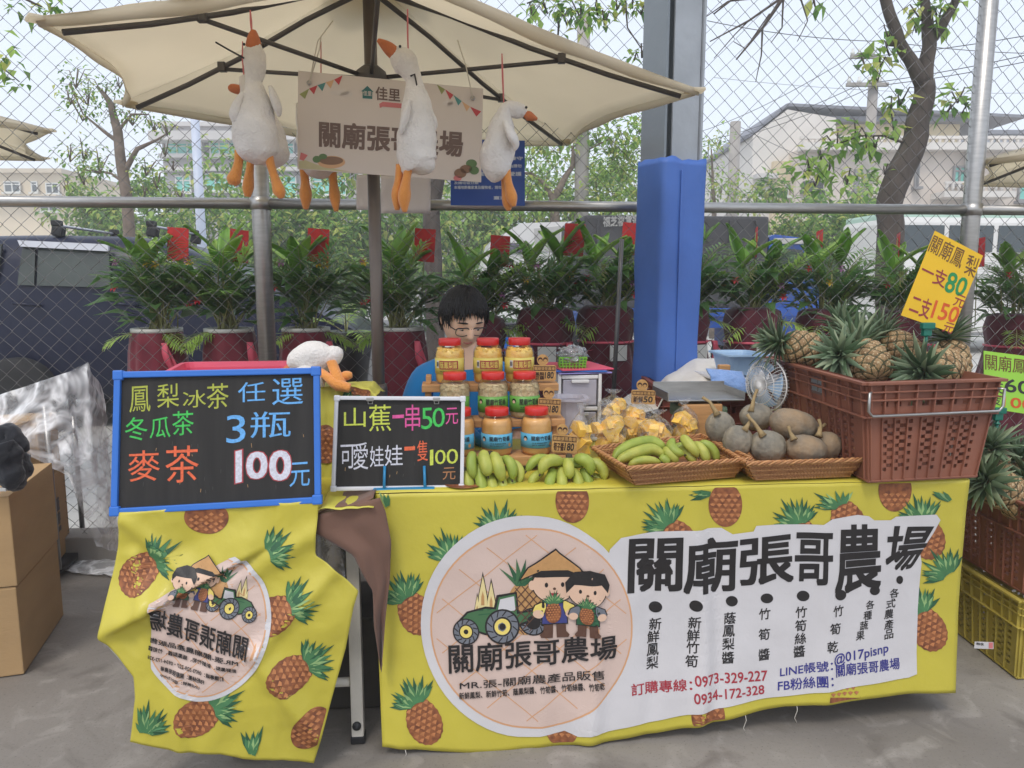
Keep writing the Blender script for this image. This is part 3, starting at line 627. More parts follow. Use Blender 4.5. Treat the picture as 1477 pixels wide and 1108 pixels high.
# grey-boxed blue flatbed truck
TD = 8.6; BLT = mat('truck_blue', (36, 84, 168), .35, .1, 2, coat=.3); DGREY = mat('dark_canvas', (74, 74, 76), .8, .12, 2, .2, 10); LGREY = mat('light_panel', (186, 184, 180), .6, .08, 2); WHT = mat('white_paint', (222, 220, 216), .35, .04, 2, coat=.3); PURP = mat('tinted_windscreen', (112, 104, 124), .1, .2, 1)
tr = wthing('box_truck', 'blue lorry with a dark grey box body, parked behind the blue padded column', 'lorry', F(fu(980, 450, TD), TD+.9)); T = MF(F(0, TD, 0))
x0, x1, x2 = fu(842, 400, TD), fu(1106, 400, TD), fu(1188, 400, TD); zt_ = Q(960, 311, TD).z; zb_ = Q(960, 447, TD).z
mb = MB(); box(mb, ((x0+x1)/2, .9, (zt_+zb_)/2), (x1-x0, 1.8, zt_-zb_), DGREY, .03, T)
for k in range(7): box(mb, (x0+(x1-x0)*(k+.5)/7, -.01, (zt_+zb_)/2), (.03, .03, zt_-zb_-.1), DGREY, .005, T)
bx_ = mb.build('box_body', tr)
mb = MB(); text(mb, '福芝福貨運', [(870, 313), (922, 311), (922, 325), (870, 327)], lambda x, y, l: Q(x, y, TD-.018), WHT, .03); mb.build('lettering', bx_)
mb = MB(); box(mb, ((x0+x1)/2, .9, zb_-.12), (x1-x0+.1, 1.85, .2), BLT, .02, T); box(mb, ((x0+x1)/2+.3, -.05, zb_-.03), (x1-x0+.5, .05, .1), BLT, .01, T); mb.build('bed', tr)
zc_ = Q(1150, 338, TD).z
cabp = [(x1+.03, .5), (x1+.03, zc_-.03), (x1+.1, zc_), (x2-.25, zc_-.04), (x2-.02, zc_-.55), (x2+.02, .5)]
mb = MB(); prism(mb, cabp, 1.7, BLT, T@mv(0, .05, 0)); cb_ = mb.build('cab', tr)
mb = MB(); prism(mb, [(x1+.12, zc_-.5), (x1+.12, zc_-.16), (x2-.27, zc_-.18), (x2-.09, zc_-.5)], .03, CGL, T@mv(0, .03, 0)); mb.build('window', cb_)
mb = MB(); box(mb, ((x1+x2)/2, .03, zc_-.08), (x2-x1-.16, .05, .07), LGREY, .01, T); mb.build('visor', cb_)
for u_ in (x0+.5, x2-.35): wheel(tr, T@mv(u_, .25, .36)@rot('X', 90), .36, .22); wheel(tr, T@mv(u_, 1.6, .36)@rot('X', -90), .36, .22)
# white van with a sloping nose
VD = 12; v_ = wthing('white_van', 'white van with sloping roof between two red cards, behind the seated man', 'van', F(fu(730, 420, VD), VD+.9)); T = MF(F(0, VD, 0))
f = lambda x, y: (fu(x, y, VD), Q(x, y, VD).z)
mb = MB(); pts = [f(690, 440), f(694, 392), f(702, 368), f(708, 348), f(752, 322), f(812, 320), f(842, 318), f(845, 440)]; pts = [pts[0]]+pts[1:]; prism(mb, [(p[0], max(.35, p[1])) for p in pts][::-1], 1.8, WHT, T); vb = mb.build('body', v_)
mb = MB(); prism(mb, [f(708, 368), f(716, 352), f(758, 350), f(762, 364)][::-1], .03, PURP, T@mv(0, -.02, 0)); mb.build('window', v_)
mb = MB(); prism(mb, [f(770, 330), f(808, 326), f(808, 362), f(772, 364)][::-1], .02, LGREY, T@mv(0, -.015, 0)); mb.build('side_panel', v_)
for u_ in (fu(712, 430, VD), fu(826, 430, VD)): wheel(v_, T@mv(u_, .2, .33)@rot('X', 90), .33, .2)
# minibus on the right
BD = 13.5; b_ = wthing('minibus', 'pale green and white minibus with dark window band, parked at the far right', 'bus', F(fu(1400, 420, BD), BD+1)); T = MF(F(0, BD, 0)); PG = mat('pale_green_paint', (178, 206, 190), .4, .05, 2)
x0, x1 = fu(1290, 380, BD), fu(1640, 380, BD); zt_ = Q(1400, 312, BD).z
mb = MB(); box(mb, ((x0+x1)/2, 1, (zt_+.4)/2), (x1-x0, 2, zt_-.4), WHT, .12, T); bb = mb.build('body', b_)
mb = MB(); box(mb, ((x0+x1)/2, 1, zt_+.02), (x1-x0-.1, 1.9, .16), PG, .05, T); mb.build('roof', b_)
for k in range(5): mb = MB(); w_ = (x1-x0)/5; box(mb, (x0+w_*(k+.5), -.005, zt_-.42), (w_-.1, .03, .5), DGL, .02, T); mb.build('window', b_)
for u_ in (x0+.7, x1-.8): wheel(b_, T@mv(u_, .2, .38)@rot('X', 90), .38, .22)
# scooter
SD = 9.5; sc = wthing('scooter', 'blue motor scooter half hidden by the potted palms right of the seated man', 'scooter', F(fu(740, 440, SD), SD)); T = MF(F(fu(740, 440, SD), SD, 0))@rot('Z', 40)
wheel(sc, T@mv(-.6, .05, .24)@rot('X', 90), .24, .1); wheel(sc, T@mv(.6, .05, .24)@rot('X', 90), .24, .1)
BLS = mat('scooter_blue', (44, 110, 196), .3, .1, coat=.4)
mb = MB(); loftx(mb, [(-.75, [(-.08, .55), (.08, .55), (.08, .7), (-.08, .7)]), (-.3, [(-.17, .35), (.17, .35), (.15, .75), (-.15, .75)]), (.0, [(-.15, .28), (.15, .28), (.12, .5), (-.12, .5)]), (.25, [(-.16, .25), (.16, .25), (.12, .36), (-.12, .36)]), (.42, [(-.17, .3), (.17, .3), (.16, .8), (-.16, .8)]), (.62, [(-.12, .5), (.12, .5), (.08, 1.0), (-.08, 1.0)])], BLS, T); mb.build('body', sc)
mb = MB(); box(mb, (-.3, 0, .8), (.65, .26, .12), BLK, .05, T); mb.build('seat', sc)
mb = MB(); tube(mb, [T@V((.5, -.34, 1.06)), T@V((.54, 0, 1.02)), T@V((.5, .34, 1.06))], .018, BLK); tube(mb, [T@V((.6, 0, .24)), T@V((.52, 0, 1.02))], .025, BLK); mb.build('handlebar', sc)
for s in (-1, 1): mb = MB(); tube(mb, [T@V((.5, s*.25, 1.04)), T@V((.5, s*.32, 1.2))], .006, BLK, 6); ell(mb, T@V((.5, s*.34, 1.24)), (.02, .06, .04), BLK); mb.build('mirror', sc)

# ================================================================ POTTED PALMS BEHIND THE FENCE
MAR = mat('maroon_cloth', (112, 26, 44), .8, .2, 6, .15, 30, sheen=.3, rnd_obj=.15); MAR2 = mat('dark_maroon_cloth', (92, 28, 42), .8, .2, 6, .15, 30, sheen=.3, rnd_obj=.15)
GOLD = mat('gold_braid', (196, 164, 96), .4, .3, 50, .6, 90, metal=.4); WPOT = mat('white_pot', (216, 214, 206), .5, .06); RIB = mat('pink_ribbon', (226, 96, 116), .5, .1, 10); CARD = mat('red_card', (196, 44, 44), .6, .15, 30, rnd_obj=.1); SOIL = mat('soil', (62, 48, 38), .95, .3)
PL = [mat('palm_%s' % n, c, .42, .25, 5, transl=.42) for n, c in (('deep', (96, 136, 78)), ('mid', (132, 170, 92)), ('bright', (166, 196, 100)))]
BRL = mat('cordyline_leaf', (132, 176, 78), .35, .3, 14, transl=.42, stretch=(1, 1, .2)); FLW = [mat('flower_%s' % n, c, .6, .15) for n, c in (('red', (206, 56, 60)), ('mauve', (176, 120, 160)), ('yellow', (226, 190, 60)))]
STK = mat('stem_green', (150, 150, 96), .6, .15)
def frond(mb, base, az, lean, L, m, nl=15, lw=.016, ll=.16, curve=.9):
    p = V(base); el = radians(90-lean); pts = [p.copy()]; n = 16
    for i in range(n):
        e = el-radians(curve*60)*(i/n)**1.6; p = p+V((cos(az)*cos(e), sin(az)*cos(e), sin(e)))*L/n; pts.append(p.copy())
    tube(mb, pts, [.0045*(1-i/(n+1)) + .001 for i in range(n+1)], STK, 4)
    for i in range(nl):
        t = .30+.68*i/nl; k = t*n; a = pts[int(k)].lerp(pts[min(n, int(k)+1)], k-int(k)); d = (pts[min(n, int(k)+1)]-pts[int(k)]).normalized()
        s = d.cross(Z); s = s.normalized() if s.length > .01 else V((1, 0, 0)); l = ll*(sin(pi*(.18+.8*(t-.3)/.7))**.7)
        for sg in (-1, 1):
            v = (s*sg*.85+d*.65+V((0, 0, rnd.uniform(-.1, .25)))).normalized(); leafquad(mb, a, v, lw*rnd.uniform(.8, 1.2), l*rnd.uniform(.85, 1.1), m, rnd.uniform(.1, .4), fold=.12)
def palm(kind, seed, label):
    global rnd
    rs = rnd; rnd = random.Random(seed)
    t = thing('potted_palm', label, 'potted plant', group='potted palms in maroon skirts behind the fence')
    h = 1.10 if kind == 'A' else 1.14; rt, rb = (.125, .20) if kind == 'A' else (.155, .23)
    mb = MB(); m = MAR if kind == 'A' else MAR2
    def sk(a, z): return 1+(.09*(1-z/h)+.015)*sin(a*11+sin(a*3)*1.4)+.02*sin(a*5+1)
    prof = [(rb, .0), (rb*.97, .15), (rb*.9, .4), (rt+(rb-rt)*.45, .7), (rt+.015, h-.1), (rt, h)]
    if kind == 'B': prof = [(rb, 0), (rb*.97, .3), (rb*.86, .75), (rt*1.02, h-.18), (rt*.93, h-.1), (rt*1.06, h), (rt*.96, h+.07), (rt*.7, h+.09)]
    lathe(mb, prof, m, 66, None, True, sk); mb.build('skirt', t)
    mb = MB(); lathe(mb, [(.09, h-.2), (.118, h), (.128, h), (.128, h+.02), (.11, h+.02), (.10, h-.03)], WPOT, 28); mb.build('pot', t)
    mb = MB(); lathe(mb, [(0, h-.03), (.105, h-.03), (.1, h), (0, h+.01)], SOIL, 16); mb.build('soil', t)
    mb = MB()
    if kind == 'A':
        for k in range(13):
            a = -pi/2-.55+1.1*k/12+.35; r = rt+(rb-rt)*.62+.02
            p = V((r*cos(a), r*sin(a), .66)); box(mb, (0, 0, 0), (.017, .006, .055), GOLD, .002, mv(*p)@Matrix.Rotation(a+pi/2+.2*sin(k*3), 4, 'Z')@rot('Y', 6))
        mb.build('gold_trim', t)
    else:
        a = -pi/2+.15; p = V(((rt+.012)*cos(a), (rt+.012)*sin(a), h-.16)); box(mb, (0, 0, 0), (.10, .006, .085), WPOT, .002, mv(*p)@Matrix.Rotation(a+pi/2, 4, 'Z')); mb.build('label_card', t)
    mb = MB(); z_ = h-.05 if kind == 'A' else h-.1
    s0 = V((rt*.9, -rt*.6, z_))
    for sx, dz, dx in ((1, -.26, .06), (1, -.2, .015)) if kind == 'A' else ((1, -.12, .10), (1, -.2, .05), (-1, -.05, -.25)):
        slab(mb, lambda u, v: s0+V((dx*v+(u-.5)*.03*(1+.6*v), -.02-.02*sin(v*5+dx*30), dz*v)), 2, 8, RIB, .001)
    if kind == 'B': lathe(mb, [(rt*1.0, h-.112), (rt*1.0, h-.1)], RIB, 30, None, True, sk)
    mb.build('ribbon', t)
    mb = MB(); b0 = V((0, 0, h))
    for k in range(26):
        az = rnd.uniform(0, 2*pi); lean = rnd.uniform(4, 52); L = rnd.uniform(.34, .56)*(1-.002*lean)
        frond(mb, b0+V((rnd.uniform(-.05, .05), rnd.uniform(-.05, .05), 0)), az, lean*.72, L, PL[int(rnd.random()*2.3)], 16, .018, .17, rnd.uniform(.6, 1.2))
    for k in range(3): frond(mb, b0+Z*.0, rnd.choice((-2.7, -.45, -.7, -2.4)), rnd.uniform(75, 95), rnd.uniform(.24, .32), PL[2], 11, .013, .10, .9)
    mb.build('fronds', t)
    mb = MB()
    for k in range(44):                               # dense broad leaves filling the middle
        a = rnd.uniform(0, 2*pi); r = rnd.uniform(.02, .2); zz = h+rnd.uniform(.03, .30); p = V((r*cos(a), r*sin(a), zz)); leafquad(mb, p, V((cos(a), sin(a), rnd.uniform(-.2, .8))), .07, rnd.uniform(.12, .2), PL[0], .3)
    mb.build('undergrowth_leaves', t)
    mb = MB(); tz = h+rnd.uniform(.30, .36); cxx = rnd.uniform(-.04, .04)
    for k in range(10 if kind == 'A' else 9):
        a = 2*pi*k/7+rnd.uniform(-.3, .3); e = rnd.uniform(.75, 1.35); L = rnd.uniform(.18, .27); d = V((cos(a)*cos(e), sin(a)*cos(e), sin(e)))
        base = V((cxx if kind == 'A' else (k % 2-.5)*.16, 0, tz+rnd.uniform(-.04, .04)))
        sd = d.cross(Z).normalized(); nn = sd.cross(d)
        def lf(u, v): w = .036*sin(pi*min(1, v*.95+.05))**.7+.002; return base+d*L*v-nn*(L*.25*v*v)+sd*(u-.5)*2*w+nn*abs(u-.5)*.03
        slab(mb, lf, 4, 7, BRL if k % 3 else PL[2], .0008)
    for k in range(5): x = (rnd.random()-.5)*.14; tube(mb, [V((x*.4, 0, h)), V((x*.8, -.01, h+.2)), V((x, 0, tz))], .005, STK, 5)
    mb.build('broad_leaves', t)
    for k in range(4):
        mb = MB(); a = rnd.uniform(-2.8, -.3); p = V((.2*cos(a), .16*sin(a), h+rnd.uniform(.05, .38))); m_ = FLW[rnd.randrange(3)]
        for q in range(6): b_ = 2*pi*q/6; leafquad(mb, p, V((cos(b_), sin(b_)*.5-.4, sin(b_)*.8)), .02, .03, m_, .2)
        mb.build('flower', t)
    mb = MB(); zc = h+.44; box(mb, (.0, .03, zc), (.112, .003, .175), CARD, 0); tube(mb, [V((.0, .034, h)), V((.0, .034, zc+.06))], .003, STK, 5); mb.build('card', t)
    rnd = rs
    return t
PDp = 4.12
protoA = [palm('A', 3, 'x'), palm('A', 5, 'x')]; protoB = [palm('B', 8, 'x'), palm('B', 13, 'x')]
plan = [(226, 470, 'A', 0, (.02, 0, 8), 'potted palm in a maroon skirt in front of the dark car, leftmost of the row'), (330, 470, 'A', 1, (.0, 0, 40), 'potted palm in a maroon skirt just left of the first fence post'), (441, 469, 'A', 0, (-.03, 0, -6), 'potted palm in a maroon skirt between fence post and umbrella pole'), (577, 468, 'A', 1, (.03, 0, 4), 'potted palm in a maroon skirt just right of the umbrella pole'),
        (690, 470, 'B', 0, (.02, 0, -5), 'potted palm right behind the seated man, tall red card on top'), (786, 458, 'B', 1, (.05, 0, 8), 'potted palm with dark maroon hood right of the seated man, above the green basket'), (874, 456, 'B', 0, (.04, 0, 3), 'potted palm with dark maroon hood just left of the blue padded column'), (982, 456, 'B', 1, (.0, 0, 80), 'potted palm mostly hidden behind the blue padded column'), (1086, 458, 'B', 0, (.04, 0, 78), 'potted palm just right of the blue padded column, edge-on card'), (1190, 460, 'B', 1, (.01, 0, 72), 'potted palm behind the crate of pineapples, left of the leaning trunk'), (1300, 462, 'B', 0, (.0, 0, 76), 'potted palm in front of the big leaning trunk, beside the yellow sign'), (1464, 466, 'B', 1, (-.2, 0, 78), 'potted palm above the green price sign at the right edge')]
for i, (px, py, kd, v, cdv, lab) in enumerate(plan):
    pr = (protoA if kd == 'A' else protoB)[v]; used = pr['label'] != 'x'; q = Q(px, py, PDp); h = 1.10 if kd == 'A' else 1.14
    rz = TH+radians((-14, 9, 12, -8, 10, -12, 4, 14, -6, 8, -10, 12)[i]); sc_ = q.z/(h+.02)
    o = dup(pr) if used else pr
    o['label'] = lab; o.location = (q.x, q.y, -.012); o.rotation_euler = (0, 0, rz); o.scale = (sc_, sc_, sc_)
    for chd in o.children:
        if chd.name.startswith('card'): chd.location = (cdv[0], 0, .02); chd.rotation_euler = (0, radians(4), radians(cdv[2]))
# big black planter
PD2 = 5.0; q = Q(500, 535, PD2); mb = MB(); p = F(fu(500, 500, PD2), PD2, 0); pt = wthing('black_planter', 'large round black planter behind the fence left of the umbrella pole', 'planter', p); zt = Q(500, 478, PD2).z
lathe(mb, [(.09, 0), (.12, zt*.6), (.15, zt-.2), (.175, zt-.04), (.17, zt-.04), (.1, zt-.1)], BLK, 28, mv(*p)); mb.build('tub', pt)
mb = MB(); lathe(mb, [(.175, zt-.05), (.195, zt-.045), (.195, zt), (.175, zt)], BLK, 28, mv(*p)); mb.build('rim', pt)
mb = MB(); rs = rnd; rnd = random.Random(4)
for k in range(7): frond(mb, p+Z*(zt-.02), rnd.uniform(0, 6.28), rnd.uniform(20, 85), .34, PL[2], 12, .016, .13)
rnd = rs; mb.build('fronds', pt)

# ================================================================ UMBRELLAS
CANV = mat('beige_canvas', (236, 228, 210), .85, .05, 2, .10, 180, transl=.68); DRIB = mat('umbrella_frame', (84, 80, 78), .45, .08, 6, metal=.3); POLEM = mat('bronze_pole', (112, 102, 94), .4, .08, 6, metal=.5)
STRING = mat('white_string', (214, 208, 196), .8, .05); PRIB = mat('pink_tape', (214, 120, 124), .5, .1, 20)
UD = 2.92; uc = Q(545, 500, UD); uc = V((uc.x, uc.y, 0)); RIM = CAMZ+.725
cL, cBL, cBR, cR = [G(*p, RIM) for p in ((47, 24), (175, 147), (822, 204), (1010, 129))]
cc = V((uc.x, uc.y, RIM)); cB = cBL+cBR-cc; cF = G(560, -58, RIM)
HEX = [cL, cBL, cB, cBR, cR, cF]
APEX = Q(550, -34, uc.y-KY*uc.x); APEX = V((uc.x, uc.y, APEX.z))
um = wthing('market_umbrella', 'large open beige market umbrella on a brown pole over the stall', 'umbrella', uc)
mb = MB()
for i in range(6):
    a, b = HEX[i], HEX[(i+1) % 6]
    def pan(u, v, a=a, b=b):
        e = a.lerp(b, u); s = 4*u*(1-u); c0 = cc.lerp(e, 1-(.10 if 0 <= i <= 3 else .03)*s); p = APEX.lerp(c0, v)
        return p-Z*(.022*s*sin(pi*v)*(.5+.5*v)+.03*sin(pi*v))+Z*.012*nz(u*5+i*3, v*4)*v*s
    slab(mb, pan, 14, 14, CANV, .0015)
    def val(u, v, a=a, b=b):
        e = a.lerp(b, u); s = 4*u*(1-u); p = cc.lerp(e, 1-(.10 if 0 <= i <= 3 else .03)*s); inn = (cc-p).normalized(); return p+inn*.012*v-Z*(.036*v*(1-.35*(1-s)))+inn*.008*v*sin(u*17+i)
    slab(mb, val, 22, 2, CANV, .0015)
can = mb.build('canopy', um)
for i in range(6):
    mb = MB(); p = HEX[i]; ou = (p-cc).normalized(); box(mb, (0, 0, 0), (.07, .06, .012), CANV, .005, frame(p-ou*.02-Z*.004, ou, Z.cross(ou), Z)); mb.build('corner_pocket', can)
RUN = Q(543, 112, uc.y-KY*uc.x); RUN = V((uc.x, uc.y, RUN.z))
for i in range(6):
    p = HEX[i]; mb = MB(); q = p-(p-cc).normalized()*.05-Z*.02
    pts = [APEX-Z*.045]+[APEX.lerp(q, t)-Z*(.03*sin(pi*t)+.012) for t in (.25, .5, .75, .98)]; tube(mb, pts, .0095, DRIB, 6); mb.build('rib', um)
    mb = MB(); r = APEX.lerp(q, .60)-Z*.045; d0 = (V((p.x, p.y, 0))-uc).normalized(); tube(mb, [RUN+d0*.04, r], .008, DRIB, 6); box(mb, r+Z*.008, (.03, .03, .035), DRIB, .004); mb.build('strut', um)
mb = MB(); tube(mb, [uc+Z*.02, V((uc.x, uc.y, APEX.z))], .024, POLEM, 18); lathe(mb, [(.0, 0), (.032, 0), (.034, .08), (.03, .1), (0, .1)], POLEM, 18, mv(uc.x, uc.y, Q(543, 575, UD).z-.04)); mb.build('pole', um)
mb = MB(); lathe(mb, [(.028, -.04), (.055, -.03), (.06, .0), (.055, .02), (.03, .04)], DRIB, 18, mv(*RUN)); mb.build('runner', um)
mb = MB(); lathe(mb, [(.0, .09), (.02, .085), (.03, .05), (.07, .02), (.2, -.02), (.2, -.024), (.02, .0)], CANV, 20, mv(*APEX)); mb.build('cap', um)
mb = MB(); lathe(mb, [(0, 0), (.26, 0), (.27, .02), (.25, .06), (.06, .09), (.05, .3), (0, .3)], DRIB, 24, mv(*uc)); mb.build('base', um)
def clone_umbrella(R, BR, ia, ib, label):
    a0, b0 = HEX[ia]-cc, HEX[ib]-cc
    e0 = b0-a0; e1 = BR-R; an = math.atan2(e1.y, e1.x)-math.atan2(e0.y, e0.x)
    c = R-(Matrix.Rotation(an, 4, 'Z')@a0); return dup(um, label, (c.x, c.y, R.z-RIM), (0, 0, an))
clone_umbrella(G(75, 187, 2.2), G(66, 228, 2.2), 4, 3, 'second beige umbrella, only its corner showing at the left edge')
p_ = G(1409, 232, 2.0); clone_umbrella(p_, p_+V((.55, 1.0, 0)), 0, 1, 'third beige umbrella, only its tip showing at the right edge')

# ================================================================ HANGING SIGN, NOTICES
SGN = mat('sign_board', (216, 206, 198), .6, .03, 4); TAUPE = mat('taupe_ink', (112, 92, 84), .6, .05); TEAL = mat('teal_ink', (52, 112, 112), .6, .05); INKS = {k: mat('ink_'+k, c, .6, .05, 20) for k, c in dict(red=(190, 70, 74), olive=(150, 156, 96), teal=(80, 142, 140), peach=(214, 172, 132), pink=(206, 120, 120), brown=(136, 106, 84), green=(98, 128, 84), pale=(196, 190, 150), grey=(214, 206, 200)).items()}
SD_ = 2.80
def lf(x, y, l): return Q(x, y, SD_)+N*(.0005*l)
sg = wthing('hanging_sign', 'beige hanging board with brown characters and bunting, under the umbrella', 'sign', Q(563, 250, SD_))
mb = MB(); c4 = [(430, 102), (697, 128), (694, 263), (429, 244)]; P = [Q(x, y, SD_) for x, y in c4]
mb.add(P+[p+B*.006 for p in P], [(3, 2, 1, 0), (4, 5, 6, 7), (0, 1, 5, 4), (1, 2, 6, 5), (2, 3, 7, 6), (3, 0, 4, 7)], SGN)
def sy(x, y): return y+(x-430)*26/267*(1-(y-102)/141)+(x-430)*19/265*((y-102)/141)
text(mb, '關廟張哥農場', [(461, 175), (668, 191), (666, 226), (461, 211)], lf, TAUPE, .028)
text(mb, '佳里', [(542, 125), (577, 129), (577, 147), (542, 144)], lf, TAUPE, .02); text(mb, '藝', [(594, 134), (613, 136), (613, 154), (594, 152)], lf, TAUPE, .02)
art(mb, [(521, 132), (530, 124), (539, 133), (537, 133), (537, 143), (523, 142), (523, 132)], lf, TEAL, 2); text(mb, '佳里', [(524, 131), (536, 132), (536, 139), (524, 138)], lf, SGN, .01, 4)
art(mb, [(547, 150), (552, 147), (596, 151), (602, 155), (597, 158), (552, 154), (548, 156)], lf, INKS['pink'], 2)
for pts in ([(432, 136), (446, 128), (458, 123), (470, 119), (482, 115), (494, 109)], [(630, 122), (642, 129), (654, 137), (666, 146), (678, 154), (694, 161)]):
    for k, ((x0, y0), (x1, y1)) in enumerate(zip(pts, pts[1:])):
        art(mb, [(x0, y0), (x1, y1), ((x0+x1)/2+1, (y0+y1)/2+11)], lf, INKS[('olive', 'red', 'teal', 'peach', 'red')[k]], 2)
for (cx, cy_, w) in ((490, 134, 14), (500, 136, 9), (655, 150, 10), (646, 149, 8)): art(mb, ellpts(cx, cy_, w, 4), lf, INKS['grey'], 1)
art(mb, ellpts(478, 234, 20, 9), lf, INKS['peach'], 2); art(mb, ellpts(478, 232, 17, 6), lf, INKS['brown'], 3); art(mb, ellpts(457, 230, 6, 5), lf, INKS['green'], 3); art(mb, ellpts(466, 226, 6, 4), lf, INKS['green'], 4)
art(mb, [(431, 243), (431, 233), (440, 231), (458, 238), (505, 248)], lf, INKS['pale'], 1); art(mb, [(432, 230), (434, 220), (444, 224), (438, 232)], lf, INKS['pink'], 2)
for cx, cy_, a, b, k in ((664, 250, 9, 7, 'brown'), (672, 244, 9, 6, 'brown'), (680, 236, 8, 6, 'green'), (684, 246, 7, 6, 'green'), (660, 257, 6, 4, 'pink')): art(mb, ellpts(cx, cy_, a, b, 14), lf, INKS[k], 3)
brd = mb.build('board', sg)
for px, py in ((446, 120), (682, 142)):
    mb = MB(); lathe(mb, [(.004, 0), (.0085, 0), (.0085, .002), (.004, .002)], STEEL, 16, frame(Q(px, py, SD_)+N*.003, U, Z, N), close=False); mb.build('grommet', sg)
for pts in ([(446, 120), (458, 60), (480, 30)], [(446, 120), (461, 70), (463, 52)], [(682, 142), (672, 95), (660, 58)]):
    mb = MB(); tube(mb, [Q(*p, SD_-.02+.04*i) for i, p in enumerate(pts)], .0022, STRING, 5); mb.build('string', sg)
NB = mat('notice_blue', (28, 74, 160), .4, .05, 3); NW = mat('notice_white', (206, 214, 226), .6, .03)
def lf2(x, y, l): return Q(x, y, 3.63)+N*(.0006*l)
mb = MB(); P = [Q(x, y, 3.63) for x, y in ((650, 200), (757, 203), (757, 297), (650, 296))]; mb.add(P+[p+B*.008 for p in P], [(3, 2, 1, 0), (4, 5, 6, 7), (0, 1, 5, 4), (1, 2, 6, 5), (2, 3, 7, 6), (3, 0, 4, 7)], NB)
for s, q in (('遵守', (735, 226, 754, 231)), ('公園內請勿', (722, 237, 752, 242)), ('園區設施請愛護', (690, 248, 752, 254)), ('及請垃圾分類', (655, 262, 690, 266)), ('本場地飼養家禽及寵物者，請勿入', (655, 268, 728, 273)), ('臺南市', (712, 283, 740, 288))): text(mb, s, [(q[0], q[1]), (q[2], q[1]), (q[2], q[3]), (q[0], q[3])], lf2, NW, .02)
tag(mb.build('notice_board'), 'blue notice board with small white lettering tied to the fence', 'notice')
PAPER = mat('white_sheet', (216, 208, 204), .6, .03, 6, .2, 9)
wb = wthing('white_sheets', 'white plastic sheets hung on the fence behind the umbrella pole', 'sheet', Q(568, 305, 3.62))
for a, b_, y0, y1, dd in ((514, 546, 252, 303, 3.64), (549, 621, 252, 308, 3.62)):
    mb = MB(); slab(mb, lambda u, v: Q(a+(b_-a)*u, y0+(y1-y0)*v, dd)+N*.008*nz(u*4+a, v*3), 10, 8, PAPER, .0015); mb.build('sheet_panel', wb)

# ================================================================ PLUSH GEESE
PLU = mat('white_plush', (230, 225, 220), .95, .08, 14, .6, 120, sheen=.5); ORG_ = mat('orange_plush', (226, 148, 72), .9, .1, 20, .5, 150, sheen=.4); BEAK = mat('beak_felt', (198, 116, 72), .9, .08, 20, .3, 120); EYE = mat('eye_black', (20, 18, 18), .3, 0); CORD = mat('dark_cord', (50, 46, 44), .7, .1); TEAM = mat('pinkish_plush', (216, 186, 180), .95, .06, 14, .5, 160)
def cat(pts, m=5):
    """smooth curve through (x, y, width, depth offset)"""
    P = [tuple(p)+(0,)*(4-len(p)) for p in pts]; out = []
    for i in range(len(P)-1):
        a = P[max(0, i-1)]; b = P[i]; c = P[i+1]; e = P[min(len(P)-1, i+2)]
        for k in range(m):
            t = k/m; out.append(tuple(.5*((2*b[j])+(c[j]-a[j])*t+(2*a[j]-5*b[j]+4*c[j]-e[j])*t*t+(3*b[j]-a[j]-3*c[j]+e[j])*t**3) for j in range(4)))
    out.append(P[-1]); return out
def ptube(mb, pts, d, m, n=18, m_=5, flat=None, puff=.0):
    c = cat(pts, m_); P = [Q(x, y, d+e) for x, y, w, e in c]; R_ = [max(.4, w)/2*d/FPX*(.92 if m is PLU else 1) for x, y, w, e in c]
    o = len(mb.v); tube(mb, P, R_, m, n, flat=flat)
    if puff:
        k = len(P)
        for i in range(o, len(mb.v)):
            q = (i-o)//n
            if q < k: v = mb.v[i]-P[q]; mb.v[i] = P[q]+v*(1+puff*noise.noise(mb.v[i]*22)+puff*.5*noise.noise(mb.v[i]*60))
def goose(label, d, body, beak, wings, legs, ribbon=None, eyes=(), tie=None, loc=None, bm=None):
    g = wthing('plush_goose', label, 'plush toy', Q(*loc, d), 'plush geese for sale')
    mb = MB(); ptube(mb, body, d, PLU, 24, 6, puff=.10); bd = mb.build('body', g)
    mb = MB(); ptube(mb, beak, d, BEAK, 12, 5, flat=.7); mb.build('beak', g)
    for w in wings: mb = MB(); ptube(mb, w, d, PLU, 14, 5, flat=.5, puff=.08); mb.build('wing', g)
    for l in legs: mb = MB(); ptube(mb, l, d, ORG_, 12, 5, flat=.75, puff=.05); mb.build('leg', g)
    for x, y in eyes: mb = MB(); ell(mb, Q(x, y, d-.028), (.0045, .003, .0045), EYE, None, 10, 8); mb.build('eye', g)
    if ribbon: mb = MB(); ptube(mb, ribbon, d, PRIB, 8, 4, flat=.35); mb.build('ribbon', g)
    if tie: mb = MB(); P = [Q(x, y, d-.03) for x, y in tie]; tube(mb, P, .003, CORD, 6); mb.build('cord', g)
    return g
